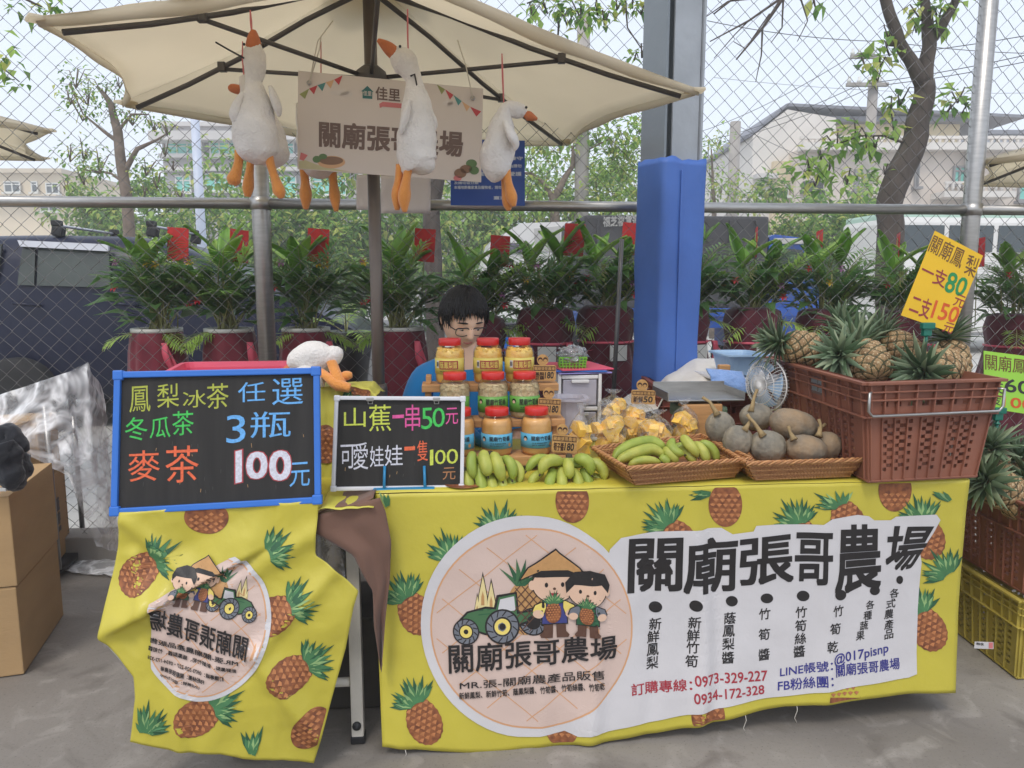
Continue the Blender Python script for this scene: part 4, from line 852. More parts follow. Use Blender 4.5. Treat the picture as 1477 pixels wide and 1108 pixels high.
goose('white plush goose hanging beak-up at the left of the sign, in front of another goose', 2.55,
      [(367, 64, 18), (367, 76, 30), (368, 92, 33), (367, 108, 27), (366, 119, 23), (368, 130, 30), (369, 150, 46), (368, 175, 60), (369, 200, 64), (370, 220, 58), (371, 232, 36), (371, 238, 6)],
      [(366, 44, 9), (366, 50, 17), (366, 60, 25), (366, 72, 27), (366, 80, 8)], [[(350, 135, 14, -.02), (342, 150, 24, -.03), (338, 165, 27, -.03), (340, 176, 14, -.03)], [(390, 125, 12, -.02), (396, 142, 24, -.02), (401, 158, 22, -.02), (402, 168, 8, -.02)]],
      [[(346, 218, 18), (344, 235, 15), (341, 248, 18), (337, 260, 24), (335, 267, 12)], [(386, 218, 18), (391, 240, 15), (397, 258, 16), (403, 276, 22), (406, 286, 10)]], [(361, 15, 4), (362, 30, 7), (363, 46, 5)], [(352, 64), (380, 66)], [(311, 61), (330, 72), (352, 84)], (368, 285))
goose('white plush goose at far left hanging behind the beak-up goose, only beak and feet clear', 2.74,
      [(352, 110, 14), (358, 128, 26), (366, 150, 34), (378, 180, 50), (388, 210, 56), (392, 232, 44), (393, 244, 8)], [(330, 126, 7), (333, 127, 14), (342, 129, 18), (352, 132, 12)],
      [[(398, 180, 14), (406, 205, 22), (404, 228, 10)]], [[(362, 228, 12), (360, 248, 14), (358, 270, 19), (357, 284, 10)]], [(350, 60, 3), (350, 85, 5), (352, 112, 4)], [], None, (370, 285))
goose('white plush goose hanging behind the sign, only its orange feet showing below', 2.93,
      [(474, 128, 12), (466, 124, 26), (461, 130, 34), (462, 155, 50), (461, 200, 66), (461, 235, 58), (461, 252, 40), (461, 258, 10)], [(490, 140, 6), (484, 136, 16), (474, 128, 18)], [[(430, 150, 12), (434, 180, 24), (440, 205, 10)], [(495, 150, 12), (490, 180, 24), (486, 205, 10)]],
      [[(438, 240, 17), (440, 262, 15), (441, 282, 22), (441, 302, 9)], [(478, 240, 17), (481, 264, 15), (483, 284, 20), (485, 305, 8)]], [(463, 60, 3), (463, 90, 4), (463, 126, 4)], [], None, (460, 300))
goose('white plush goose hanging in front of the sign, dark cord round its neck', 2.48,
      [(566, 72, 14), (576, 82, 32), (585, 92, 38), (592, 104, 30), (597, 116, 25), (599, 130, 31), (602, 155, 46), (602, 185, 55), (600, 212, 58), (602, 234, 58), (606, 245, 44), (606, 252, 10)],
      [(545, 58, 7), (552, 63, 16), (562, 71, 25), (572, 80, 24), (578, 84, 8)], [[(590, 145, 10, -.05), (586, 165, 22, -.06), (580, 185, 16, -.06), (577, 194, 6, -.06)], [(612, 152, 14, .0), (622, 168, 24, .0), (628, 180, 14, .0), (625, 190, 8)]],
      [[(577, 238, 16), (575, 260, 15), (572, 282, 20), (573, 303, 9)], [(590, 238, 16, -.02), (586, 260, 16, -.02), (583, 284, 24, -.02), (584, 306, 9, -.02)]], [(588, 14, 6), (588, 45, 7), (589, 80, 5)], [(577, 67)], [(592, 110), (598, 107), (601, 122), (599, 138)], (595, 305))
goose('white plush goose hanging right of the sign with its head lolling to the right', 2.55,
      [(779-22, 166, 12), (752, 162, 22), (742, 158, 25), (733, 157, 22), (727, 164, 24), (724, 180, 36), (721, 205, 48), (716, 228, 50), (714, 246, 42), (712, 258, 22), (711, 263, 6)],
      [(775, 172, 5), (769, 170, 13), (762, 167, 18), (755, 165, 8)], [[(728, 175, 12, -.05), (738, 195, 28, -.06), (744, 208, 20, -.06), (742, 217, 6, -.06)]],
      [[(730, 245, 17), (733, 265, 16), (738, 284, 22), (741, 298, 9)], [(728, 250, 15, .03), (729, 270, 15, .03), (732, 292, 20, .03), (734, 304, 8, .03)]], [(724, 78, 5), (725, 110, 8), (727, 155, 4)], [(759, 155)], None, (725, 300))
goose('white plush goose lying on the yellow cloth, orange feet pointing right', 2.38,
      [(420, 530, 18), (432, 520, 40), (450, 516, 52), (468, 515, 46), (480, 512, 32), (487, 506, 22), (490, 502, 10)], [(404, 538, 5), (412, 534, 14), (420, 530, 16)], [[(428, 545, 20, -.03), (440, 535, 34, -.05), (460, 545, 30, -.05), (466, 558, 10, -.05)]],
      [[(478, 522, 15, -.04), (484, 538, 16, -.06), (488, 552, 22, -.07), (490, 563, 12, -.07)], [(462, 536, 14, -.05), (474, 545, 16, -.07), (488, 555, 20, -.08), (505, 560, 16, -.08)], [(490, 545, 14, -.04), (500, 542, 18, -.05), (508, 541, 10, -.05)]], None, [], None, (460, 555))

# ================================================================ TABLES
TOP = .78; FDm = 2.04; TB = 2.72                      # main stall: table height, front plane, back edge
WSTEEL = mat('white_table_leg', (206, 200, 188), .5, .1, 12, .1, 60); PLYW = mat('table_board', (176, 150, 116), .7, .15, 6, stretch=(1, 8, 8))
uL, uR = fu(541, 710, FDm), fu(1398, 692, FDm)
def table(label, ua, ub, da, db, z, legs, name='folding_table'):
    t = wthing(name, label, 'table', F((ua+ub)/2, (da+db)/2, 0)); mb = MB(); box(mb, (0, 0, 0), (ub-ua, db-da, .03), PLYW, .006, MF(F((ua+ub)/2, (da+db)/2, z-.018))); mb.build('tabletop', t)
    for (u, d) in legs:
        mb = MB(); box(mb, (0, 0, z/2-.01), (.036, .036, z-.05), WSTEEL, .004, MF(F(u, d, 0))); lathe(mb, [(0, 0), (.013, 0), (.013, .008), (0, .008)], BLK, 16, MF(F(u, d-.0165, .06))@rot('X', 90)); lg = mb.build('leg', t)
        mb = MB(); box(mb, (0, 0, .012), (.042, .042, .024), BLK, .004, MF(F(u, d, 0))); mb.build('foot', lg)
    return t
lu = fu(514, 1050, 2.06)
mt_ = table('long folding table under the printed yellow cloth with the big white banner', uL+.012, uR-.012, FDm+.03, TB, TOP, [(uR-.14, FDm+.32), (uL+.06, TB-.06), (uR-.06, TB-.06)])
TOP2 = .755; FD2 = 1.965; v0, v1 = fu(176, 738, FD2), fu(532, 716, FD2)
fl = G(260, 1090, 0); fl_u = fl.dot(U); fl_d = fl.y-KY*fl.x
lt_ = table('small white legged table at left under a crumpled yellow cloth', v0+.02, fu(500, 716, FD2), FD2+.03, 2.66, TOP2, [(fl_u, FD2+.09), (lu, 2.085), (fl_u, 2.6), (lu, 2.6)])
mb = MB(); p = F(lu-.02, 2.085, .19); q = F(fl_u+.02, 2.085, .19); tube(mb, [p, q], .014, WSTEEL, 8); mb.build('stretcher', lt_)

# ---------------------------------------------------------------- prints
YEL = mat('yellow_cloth', (196, 183, 66), .5, .07, 3, .3, 14, coat=.08); YEL2 = mat('yellow_cloth_soft', (200, 192, 78), .55, .08, 4, .12, 14)
PB = mat('print_brown', (160, 98, 58), .6, .3, 60, col2=(110, 62, 40), detail=2); PBL = mat('print_tan', (186, 122, 76), .6, .2, 60); PG1 = mat('print_green', (70, 120, 76), .6, .2, 30); PG2 = mat('print_deep_green', (42, 88, 58), .6, .2, 30); PG3 = mat('print_pale_green', (140, 172, 112), .6, .2, 30)
PW = mat('print_white', (208, 205, 206), .45, .05, 3, .4, 9, coat=.08); PPK = mat('print_pink', (210, 186, 174), .45, .03, 3, .4, 9, coat=.08); POR = mat('print_orange', (212, 160, 118), .55, .05); INK = mat('print_black', (34, 30, 30), .5, .1, 8); PRED = mat('print_red', (168, 50, 62), .5, .05); PBLU = mat('print_blue', (52, 52, 132), .5, .05)
PSK = mat('print_skin', (222, 186, 160), .55, .03); PCRM = mat('print_cream', (226, 208, 150), .55, .05, 30); PHAT = mat('print_straw', (190, 144, 92), .55, .1, 60); PDB = mat('print_denim', (62, 66, 128), .55, .05); PBT = mat('print_boot', (92, 62, 48), .55, .05); PTG = mat('print_tractor_green', (66, 108, 70), .55, .05); PGY = mat('print_grey', (112, 116, 124), .55, .05); PYL = mat('print_yellow', (230, 208, 110), .55, .05)
CH = 0
def printpine(mb, bx, by, ang, lift, s=1.0, crown=True, body=True, seg=16, lay=1, clip=None):
    """printed pineapple: fruit centre, direction the leaves point (degrees, 0 = up, positive = right)"""
    a = radians(ang); d = (sin(a), -cos(a)); e = (cos(a), sin(a)); r_ = random.Random(int(bx*7+by*13))
    def T_(x, y): return (bx+(e[0]*x+d[0]*y)*s, by+(e[1]*x+d[1]*y)*s)
    ok = (lambda p: True) if clip is None else clip
    if body:
        n = 40; pts = []
        for k in range(n): t = 2*pi*k/n; w = 1+.035*(k % 2)+.02*r_.random(); pts.append(T_(24*w*cos(t)*(1-.08*sin(t)), 32*w*sin(t)))
        if clip is None or all(clip(p) for p in pts[::5]):
            art(mb, pts, lift, PB, lay, seg)
            for i in range(-4, 5):
                for j in range(-3, 4):
                    x = j*9+(i % 2)*4.5; y = i*7.2
                    if (x/23)**2+(y/31)**2 < .86: art(mb, [T_(x-4.0, y+1), T_(x, y-3.4), T_(x+4.0, y+1), T_(x, y+2.4)], lift, PBL, lay+1)
    if crown:
        for ring, (m_, n, L, w) in enumerate(((PG2, 9, 44, 7), (PG1, 8, 38, 7.5), (PG3, 7, 30, 4.5), (PG1, 5, 22, 6))):
            for k in range(n):
                t = radians(-68+136*k/(n-1)+r_.uniform(-6, 6))*(1-.12*ring); l = L*(1-.30*abs(t))*r_.uniform(.85, 1.1); bx0 = 9*sin(t); y0 = 26
                tip = (bx0+l*sin(t)*1.05, y0+l*cos(t)); mid = ((bx0+tip[0])/2, (y0+tip[1])/2); px_, py_ = cos(t), -sin(t)
                pts = [T_(bx0-px_*w*.4, y0-py_*w*.4), T_(mid[0]-px_*w*.5, mid[1]-py_*w*.5), T_(*tip), T_(mid[0]+px_*w*.5, mid[1]+py_*w*.5), T_(bx0+px_*w*.4, y0+py_*w*.4)]
                if clip is None or all(clip(p) for p in pts): art(mb, pts, lift, m_, lay+1.2+ring*.4+.03*k)
# ---------------------------------------------------------------- long banner cloth
def wr(u, z):                                         # drape of the front: broad folds, deeper towards the hem
    h = 1-z/TOP; a = .35+h
    w = .010*a*noise.noise(V((u*3.1, z*.8, 1)))+.006*a*noise.noise(V((u*7+z*2, z*1.6, 4)))+.0022*noise.noise(V((u*9+z*5, z*7, 7)))+.004*(.4-abs(noise.noise(V((u*3.3+z*2.4, z*3.6-u, 11)))))*(.4+h)
    for uc_, amp, wd in ((.23, .013, .03), (.56, .012, .03), (.60, -.008, .03), (-.33, .007, .03), (.40, -.006, .03), (.95, .008, .036), (.08, .006, .03)): w += amp*math.exp(-((u-uc_-.02*sin(z*6))/wd)**2)*(.35+.65*min(1, h*2.2))
    return w+.035*h*h*sstep(0, 1, h)-.03*sstep(.97, 1.3, u)*h
def front(px, py, lay=0):
    p = Q(px, py, FDm); q = p-V((0, FDm, 0)); u = q.dot(U); return p+N*(wr(u, p.z)+(.0019+.0006*lay if lay else 0))
mb = MB(); HEM = [(540, 1066), (620, 1072), (700, 1074), (800, 1066), (900, 1056), (1000, 1040), (1140, 1012), (1260, 1004), (1377, 998)]
xl = [(712, 541), (880, 543), (1066, 553)]; xr_ = [(690, 1398), (850, 1386), (1000, 1376)]
def fcell(s, t):
    x0 = 541+s*857; yt = 713+(x0-541)/857*-21; yb = interp(HEM, x0); y = yt+(yb-yt)*t; x = interp(xl, y)*(1-s)+interp(xr_, y)*s; return front(x, y)
slab(mb, lambda s, t: fcell(s, t), 130, 56, YEL, .0012)
def topz(px, py, lay=0):
    p = G(px, py, TOP); return p+Z*(.0046+.0006*lay)
a, b = front(541, 713), front(1398, 692)
slab(mb, lambda s, t: (lambda f: V((f.x, f.y, TOP-.002))+B*(TB-FDm)*t+Z*(.0035*sstep(0, .03, t)+.0012*nz(s*11, t*4)))(fcell(s, 0)), 90, 22, YEL, .0012)
# right end of the cloth
er = fcell(1, 0)
def rend(s, t):
    f = fcell(1, t); return f+B*(TB-FDm)*s+U*(.012*sin(s*7)*t+.02*t*s)
slab(mb, rend, 18, 20, YEL, .0012)
FP = [(573, 752, -42, 1, 1), (600, 884, -32, 1, 1), (612, 1032, -26, 1, 1), (825, 722, 150, 1, 0), (722, 788, -4, 0, 1), (660, 828, -20, 0, 1), (718, 1100, -5, 0, 1), (808, 1036, 10, 1, 0), (1046, 728, -40, 1, 1), (978, 778, -38, 1, 1), (1160, 780, -20, 1, 1), (1222, 752, -24, 1, 1), (1290, 706, 180, 1, 0), (1384, 850, -38, 0, 1), (1340, 908, -25, 1, 1), (1352, 1030, -26, 0, 1), (1376, 748, 2, 0, 1), (1338, 776, -20, 1, 1), (938, 1080, -14, 0, 1), (1016, 1024, 0, 1, 0), (1142, 1056, -16, 0, 1), (1212, 1008, 0, 1, 0), (556, 920, 0, 0, 0)]
def fclip(p): return 545 < p[0] < 1392 and p[1] > 706 and p[1] < interp(HEM, p[0])-4
for bx, by, an, bo, cr_ in FP:
    if bo and not all(fclip(q) for q in ((bx-24, by), (bx+24, by), (bx, by+30), (bx, by-30))):
        n = 36; pts = [(bx+24*cos(2*pi*k/n), by+32*sin(2*pi*k/n)) for k in range(n)]
        pts = [(min(1391, max(546, x)), min(interp(HEM, x)-4, max(709-(x-541)*.0245+6, y))) for x, y in pts]; art(mb, pts, front, PB, 1, 16)
        for i in range(-4, 5):
            for j in range(-3, 4):
                x = bx+j*9+(i % 2)*4.5; y = by+i*7.2
                if ((x-bx)/23)**2+((y-by)/31)**2 < .86 and fclip((x, y-5)) and fclip((x, y+5)) and y > 716-(x-541)*.0245: art(mb, [(x-4, y-1), (x, y+3.4), (x+4, y-1), (x, y-2.4)], front, PBL, 2)
        bo = 0
    printpine(mb, bx, by, an, front, 1.0, cr_, bo, 16, 1, fclip)
for px, py, an in ((668, 700, 80), (960, 690, 60), (930, 712, 0)):
    if py < 705: art(mb, [(px+28*cos(2*pi*k/28), py+7*sin(2*pi*k/28)) for k in range(28)], topz, PB, 1, 16)
# white field and round emblem
circ = ellpts(761, 898, 154, 155, 64)
lab = [(880, 792), (896, 776), (945, 766), (1012, 764), (1020, 762), (1040, 761), (1056, 770), (1086, 766), (1090, 758), (1120, 756), (1186, 756), (1198, 748), (1236, 742), (1252, 744), (1260, 750), (1284, 750), (1292, 745), (1350, 742), (1356, 750), (1346, 770), (1328, 800), (1330, 812), (1324, 880), (1322, 940), (1322, 972), (1310, 977), (1200, 988), (1100, 1001), (1000, 1020), (900, 1040), (830, 1051), (800, 1040)]
SEG = 9
art(mb, circ, front, PW, 4, SEG); art(mb, lab, front, PW, 4.3, SEG)
art(mb, ellpts(766, 901, 145.5, 140.5, 64), front, POR, 5, SEG); art(mb, ellpts(766, 901, 143, 138, 64), front, PPK, 6, SEG)
for k in range(-4, 5):
    for sg_ in (1, -1):
        pts = []
        for t in range(-20, 21):
            x = 766+t*8+0; y = 901+sg_*(t*8)*.78+k*62
            if ((x-766)/142)**2+((y-901)/137)**2 < 1: pts.append((x, y))
        if len(pts) > 2: strip(mb, [pts[0], pts[len(pts)//2], pts[-1]], 1.3, front, POR, 6.7 if sg_ > 0 else 6.9, SEG)
def farmer(cx, cy, k, f, L0, hat, shirt, bib):
    """a plain little farmer holding a pineapple, drawn about (cx, cy), scale k"""
    P_ = lambda x, y: (cx+x*k, cy+y*k); E = lambda x, y, rx, ry, n=20: [P_(a_, b_) for a_, b_ in ellpts(x, y, rx, ry, n)]
    def o(pts, m, l): art(mb, pts, f, INK, l, SEG) if False else None; art(mb, pts, f, m, l, SEG)
    for s in (-1, 1):
        o([P_(s*2, 42), P_(s*16, 42), P_(s*17, 58), P_(s*22, 63), P_(s*20, 67), P_(s*3, 67)], PBT, L0)
    o([P_(-18, 16), P_(18, 16), P_(20, 48), P_(-20, 48)], INK, L0+.5); o([P_(-16.5, 18), P_(16.5, 18), P_(18.5, 46.5), P_(-18.5, 46.5)], bib, L0+.8)
    for s in (-1, 1): o([P_(s*13, 12), P_(s*30, 20), P_(s*34, 30), P_(s*16, 36), P_(s*12, 24)], INK, L0+1); o([P_(s*13, 13.5), P_(s*28.5, 21), P_(s*32, 29.5), P_(s*17, 34.5), P_(s*13, 24)], shirt, L0+1.3); o(E(s*24, 33, 8, 6), PSK, L0+1.6)
    o(E(0, -10, 34, 27, 28), INK, L0+2); o(E(0, -9.5, 32, 25.5, 28), PSK, L0+2.3)
    for s in (-1, 1): o(E(s*33, -8, 5, 7), PSK, L0+2.1); o(E(s*12, -9, 2.6, 3.6, 12), INK, L0+2.7)
    o([P_(-6, 3), P_(6, 3), P_(3, 7), P_(-3, 7)], PRED, L0+2.7); o(E(0, -3, 2.4, 2), PBT, L0+2.65)
    if hat:
        o([P_(-33, -20), P_(33, -20), P_(30, -30), P_(-30, -30)], INK, L0+2.8)
        o([P_(-52, -14), P_(-40, -34), P_(-4, -58), P_(2, -62), P_(8, -56), P_(38, -34), P_(50, -18), P_(20, -28), P_(-20, -28)], INK, L0+3); o([P_(-49, -16.5), P_(-38, -33), P_(-4, -55), P_(2, -59), P_(7, -54), P_(36, -33), P_(47, -19.5), P_(20, -30), P_(-20, -30)], PHAT, L0+3.3)
    else: o([P_(-36, -6), P_(-38, -24), P_(-22, -42), P_(4, -46), P_(30, -38), P_(38, -20), P_(35, -6), P_(24, -20), P_(-22, -20)], INK, L0+3)
    printpine(mb, cx-2*k, cy+30*k, 0, f, .48*k, True, True, 16, L0+4)
def emblem(f, L0):
    for (x, y, w, h) in ((696, 862, 16, 72), (708, 868, 15, 66), (688, 878, 9, 46), (720, 880, 14, 46)):     # bamboo shoots
        for g, m_, l in ((1.0, INK, L0), (.84, PCRM, L0+.4), (.3, PHAT, L0+.6)):
            art(mb, [(x-w*.5*g, y+h*.4*g), (x-w*.42*g, y-h*.05), (x-w*.1*g, y-h*.42*g), (x, y-h*.55*g), (x+w*.16*g, y-h*.40*g), (x+w*.45*g, y-h*.05), (x+w*.5*g, y+h*.4*g)], f, m_, l, SEG)
    art(mb, ellpts(757, 875, 27, 38, 32), f, PHAT, L0+1, SEG)
    for k in range(-4, 5):
        for s in (-1, 1):
            pts = [(757+t, 875+s*t*1.1+k*13) for t in range(-26, 27, 4) if (t/26)**2+((s*t*1.1+k*13)/37)**2 < 1]
            if len(pts) > 1: strip(mb, [pts[0], pts[-1]], 1.4, f, PBT, L0+1.4+.1*s)
    for k, t in enumerate((-50, -28, -8, 12, 34, 56)):
        a_ = radians(t); tip = (750+40*sin(a_), 842-38*cos(a_)); art(mb, [(744, 844), tip, (757, 844)], f, PG2 if k % 2 else PTG, L0+2+.05*k, SEG)
    def whl(x, y, r, l):
        art(mb, ellpts(x, y, r, r*.98, 28), f, INK, l, SEG); art(mb, ellpts(x, y, r*.9, r*.88, 28), f, PGY, l+.3, SEG); art(mb, ellpts(x, y, r*.55, r*.55, 20), f, INK, l+.6); art(mb, ellpts(x, y, r*.45, r*.45, 20), f, PYL, l+.8); art(mb, ellpts(x, y, r*.18, r*.18, 14), f, INK, l+1)
        for k in range(12): a_ = 2*pi*k/12; strip(mb, [(x+r*.6*cos(a_), y+r*.6*sin(a_)), (x+r*.88*cos(a_+.25), y+r*.88*sin(a_+.25))], 1.6, f, INK, l+.5)
    whl(768, 894, 20, L0+2)
    art(mb, [(673, 880), (700, 872), (712, 873), (716, 856), (745, 852), (748, 880), (775, 876), (777, 890), (748, 900), (700, 912), (664, 902), (661, 893)], f, INK, L0+3, SEG); art(mb, [(675, 882), (700, 875), (715, 876), (719, 859), (743, 855), (745, 883), (773, 879), (774, 888), (747, 897), (700, 909), (667, 900), (664, 894)], f, PTG, L0+3.3, SEG)
    art(mb, [(721, 862), (741, 858), (743, 878), (717, 880)], f, PW, L0+3.6, SEG); art(mb, ellpts(672, 897, 9, 6, 16), f, PG2, L0+3.7); strip(mb, [(690, 878), (708, 876)], 1.5, f, PG2, L0+3.7); strip(mb, [(690, 884), (706, 882)], 1.5, f, PG2, L0+3.7)
    whl(672, 908, 19, L0+4); whl(724, 900, 25, L0+4.2)
    farmer(799, 850, .98, f, L0+5, True, PYL, PDB); farmer(846, 858, .84, f, L0+9, False, PGY, PG2)
emblem(front, 7)
TI = '關廟張哥農場'
def title(f, q, l, bold): text(mb, TI, q, f, INK, bold, l, SEG)
title(front, [(647, 926), (888, 912), (887, 944), (648, 966)], 12, .014)
text(mb, 'MR.張-關廟農產品販售', [(663, 977), (869, 959), (869, 972), (663, 988)], front, INK, .006, 12, SEG)
text(mb, '新鮮鳳梨、新鮮竹筍、蔭鳳梨醬、竹筍醬、竹筍絲醬、竹筍乾', [(662, 992), (869, 976), (869, 986), (662, 1001)], front, INK, .014, 12, SEG)
for ch_, q in (('關', [(909, 779), (983, 776), (981, 850), (906, 853)]), ('廟', [(988, 781), (1062, 773), (1060, 850), (986, 854)]), ('張', [(1068, 779), (1141, 771), (1142, 838), (1066, 843)]), ('哥', [(1148, 769), (1199, 769), (1196, 840), (1145, 842)]), ('農', [(1205, 758), (1270, 757), (1268, 846), (1202, 854)]), ('場', [(1280, 760), (1351, 759), (1318, 818), (1276, 826)])): text(mb, ch_, q, front, INK, .021, 6, SEG)
for x, y, rx, ry in ((945, 875, 9.5, 8), (1001.5, 871, 9, 8), (1054.5, 866, 8.5, 7.5), (1105, 862, 9, 7), (1156.5, 858, 9, 7.5), (1209.5, 856, 8.5, 7.5), (1260.5, 851, 7.5, 6.5), (1297, 836, 5, 6)): art(mb, ellpts(x, y, rx, ry, 24), front, INK, 6)
for s, xs_, ys_, w in (('新鮮鳳梨', (945, 942, 941, 940), (899, 917, 935, 953), 19), ('新鮮竹筍', (1000, 998, 997, 995), (895, 913, 930, 949), 19), ('蔭鳳梨醬', (1052, 1050, 1049, 1048), (890, 908, 926, 945), 18.5), ('竹筍醬', (1102, 1101, 1100), (884, 913, 941), 18), ('竹筍絲醬', (1154, 1153, 1152, 1150), (881, 900, 918, 936), 18), ('竹筍乾', (1206, 1201, 1196), (878, 903, 928), 17.5), ('各種蔬果', (1254, 1250, 1244, 1238), (871, 886, 900, 914), 14), ('各式農產品', (1290, 1285, 1282, 1282, 1282), (855, 870, 885, 900, 914), 15)):
    for ch_, x, y in zip(s, xs_, ys_): k = w*.44; text(mb, ch_, [(x-k, y-k+1), (x+k, y-k-1), (x+k-1, y+k-1), (x-k-1, y+k+1)], front, INK, .011, 6, SEG)
for s, q, m_ in (('訂購專線：', [(908, 981), (994, 973), (994, 989), (908, 997)], PRED), ('0973-329-227', [(998, 968), (1103, 963), (1103, 977), (998, 982)], PRED), ('0934-172-328', [(996, 992), (1098, 983), (1098, 995), (996, 1006)], PRED), ('LINE帳號：', [(1122, 958), (1194, 946), (1194, 960), (1121, 972)], PBLU), ('@017pisnp', [(1197, 939), (1280, 926), (1280, 943), (1197, 957)], PBLU), ('FB粉絲團：', [(1118, 976), (1194, 966), (1194, 982), (1117, 991)], PBLU), ('關廟張哥農場', [(1199, 953), (1297, 948), (1297, 964), (1199, 970)], PBLU)): text(mb, s, q, front, m_, .012, 6, SEG)
# loose threads at the hem
for px in (718, 1143, 585, 1070): p = front(px, interp(HEM, px)-3); tube(mb, [p, p-Z*.02+U*.004, p-Z*.045-U*.004, p-Z*.06+U*.004], .0011, STRING, 4)
tag(mb.build('printed_tablecloth'), 'long yellow cloth printed with pineapples and a white shop banner, on the long table', 'tablecloth')

# ---------------------------------------------------------------- small crumpled cloth of the left table
def wl(px, py):
    w = .010*nz(px*.012, py*.009, 2)+.006*nz(px*.03, py*.02, 5)
    def crease(x0, y0, x1, y1, amp, wd):
        dx, dy = x1-x0, y1-y0; L_ = sqrt(dx*dx+dy*dy); t = max(0, min(1, ((px-x0)*dx+(py-y0)*dy)/L_/L_)); r = sqrt((px-x0-dx*t)**2+(py-y0-dy*t)**2); return amp*math.exp(-(r/wd)**2)
    w += crease(180, 750, 285, 830, .012, 12)+crease(195, 800, 225, 880, .012, 10)+crease(455, 770, 330, 840, .016, 16)+crease(375, 930, 460, 1050, .02, 14)+crease(160, 900, 240, 850, .014, 14)+crease(270, 960, 275, 1060, .008, 10)+crease(485, 820, 380, 925, .014, 12)
    dl = ((372-160)*(905-py)-(px-160)*(905-795))/238.8
    w += .028*sstep(-4, 3, dl)*sstep(160, 200, px)*(1-sstep(350, 400, px))*(1-sstep(0, 60, dl))
    w += .0035*(.5-abs(nz(px*.02+4, py*.016, 9)))+.0025*(.5-abs(nz(px*.05, py*.04, 12)))
    return w+.05*sstep(790, 900, py)*(1-.6*sstep(300, 460, px))+.03*sstep(880, 1060, py)-.03*sstep(860, 1080, py)*sstep(400, 480, px)
def small(px, py, lay=0):
    p = Q(px, py, FD2); return p+N*(wl(px, py)+(.0019+.0006*lay if lay else 0))
Lb = [(738, 174), (790, 170), (840, 163), (880, 160), (905, 158), (932, 186), (958, 208), (985, 211), (1045, 205)]
Rb = [(722, 460), (800, 455), (818, 484), (830, 497), (850, 518), (872, 511), (930, 500), (1010, 478), (1060, 465), (1092, 455)]
HB = [(160, 1042), (205, 1045), (250, 1055), (290, 1060), (330, 1064), (375, 1076), (415, 1079), (455, 1092), (520, 1092)]
mb = MB()
def scell(s, t):
    yl = 738+(1045-738)*t; yr = 722+(1092-722)*t; x0 = interp(Lb, yl); x1 = interp(Rb, yr); x = x0+(x1-x0)*s
    y = yl+(yr-yl)*s; bot = interp(HB, x)-(1045+(1092-1045)*s); return small(x, y+bot*t**3)
slab(mb, scell, 80, 84, YEL, .0012)
slab(mb, lambda s, t: (lambda f: V((f.x, f.y, TOP2+.002))+B*(.62*t)+Z*.004*nz(s*9, t*6))(Q(174+286*s, 738-16*s, FD2)+N*(wl(174+286*s, 738-16*s)*(1-t))), 30, 20, YEL, .0012)
slab(mb, lambda s, t: V((0, 0, TOP2+.004))+(lambda f: V((f.x, f.y, 0)))(Q(460+78*s, 722-14*s, FD2+.0))+B*.66*t+Z*(.006*nz(s*4, t*7)), 10, 20, YEL2, .0012)   # short flap towards the long table
# grey underside of the turned corner
GU = mat('cloth_back', (178, 176, 170), .6, .08, 5)
slab(mb, lambda s, t: (lambda a_, b_, c_: a_.lerp(b_, s).lerp(c_, t)-N*.012)(small(160, 908), small(232, 938), small(208, 962)), 8, 8, GU, .001)
def sclip(p): return interp(Lb, min(1045, p[1]))+3 < p[0] < interp(Rb, p[1])-3 and 732 < p[1] < interp(HB, p[0])-6
for bx, by, an, bo, cr_ in ((298, 746, 92, 1, 0), (205, 822, 52, 1, 1), (368, 808, 62, 0, 1), (400, 880, 62, 1, 1), (424, 962, 62, 1, 1), (298, 1012, 62, 1, 1), (222, 1058, 10, 0, 1), (360, 1090, 40, 0, 1), (452, 1040, 40, 1, 0), (508, 860, 60, 0, 0), (396, 860, 60, 0, 0)):
    if bo and not all(sclip(q) for q in ((bx-24, by), (bx+24, by), (bx, by+30), (bx, by-30))):
        n = 36; a_ = radians(an); pts = []
        for k in range(n):
            x, y = 24*cos(2*pi*k/n), 32*sin(2*pi*k/n); X, Y_ = bx+cos(a_)*x+sin(a_)*y, by+sin(a_)*x-cos(a_)*y
            Y_ = min(interp(HB, X)-6, max(742-(X-174)*.056, Y_)); X = min(interp(Rb, Y_)-3, max(interp(Lb, min(1045, Y_))+3, X)); pts.append((X, Y_))
        art(mb, pts, small, PB, 1, 14)
        for i in range(-4, 5):
            for j in range(-3, 4):
                x, y = j*9+(i % 2)*4.5, i*7.2; X, Y_ = bx+cos(a_)*x+sin(a_)*y, by+sin(a_)*x-cos(a_)*y
                if (x/23)**2+(y/31)**2 < .86 and sclip((X-4, Y_-4)) and sclip((X+4, Y_+4)) and Y_ > 748-(X-174)*.056: art(mb, [(X-4, Y_), (X, Y_-3.4), (X+4, Y_), (X, Y_+2.4)], small, PBL, 2)
        bo = 0
    printpine(mb, bx, by, an, small, 1.0, cr_, bo, 14, 1, sclip)
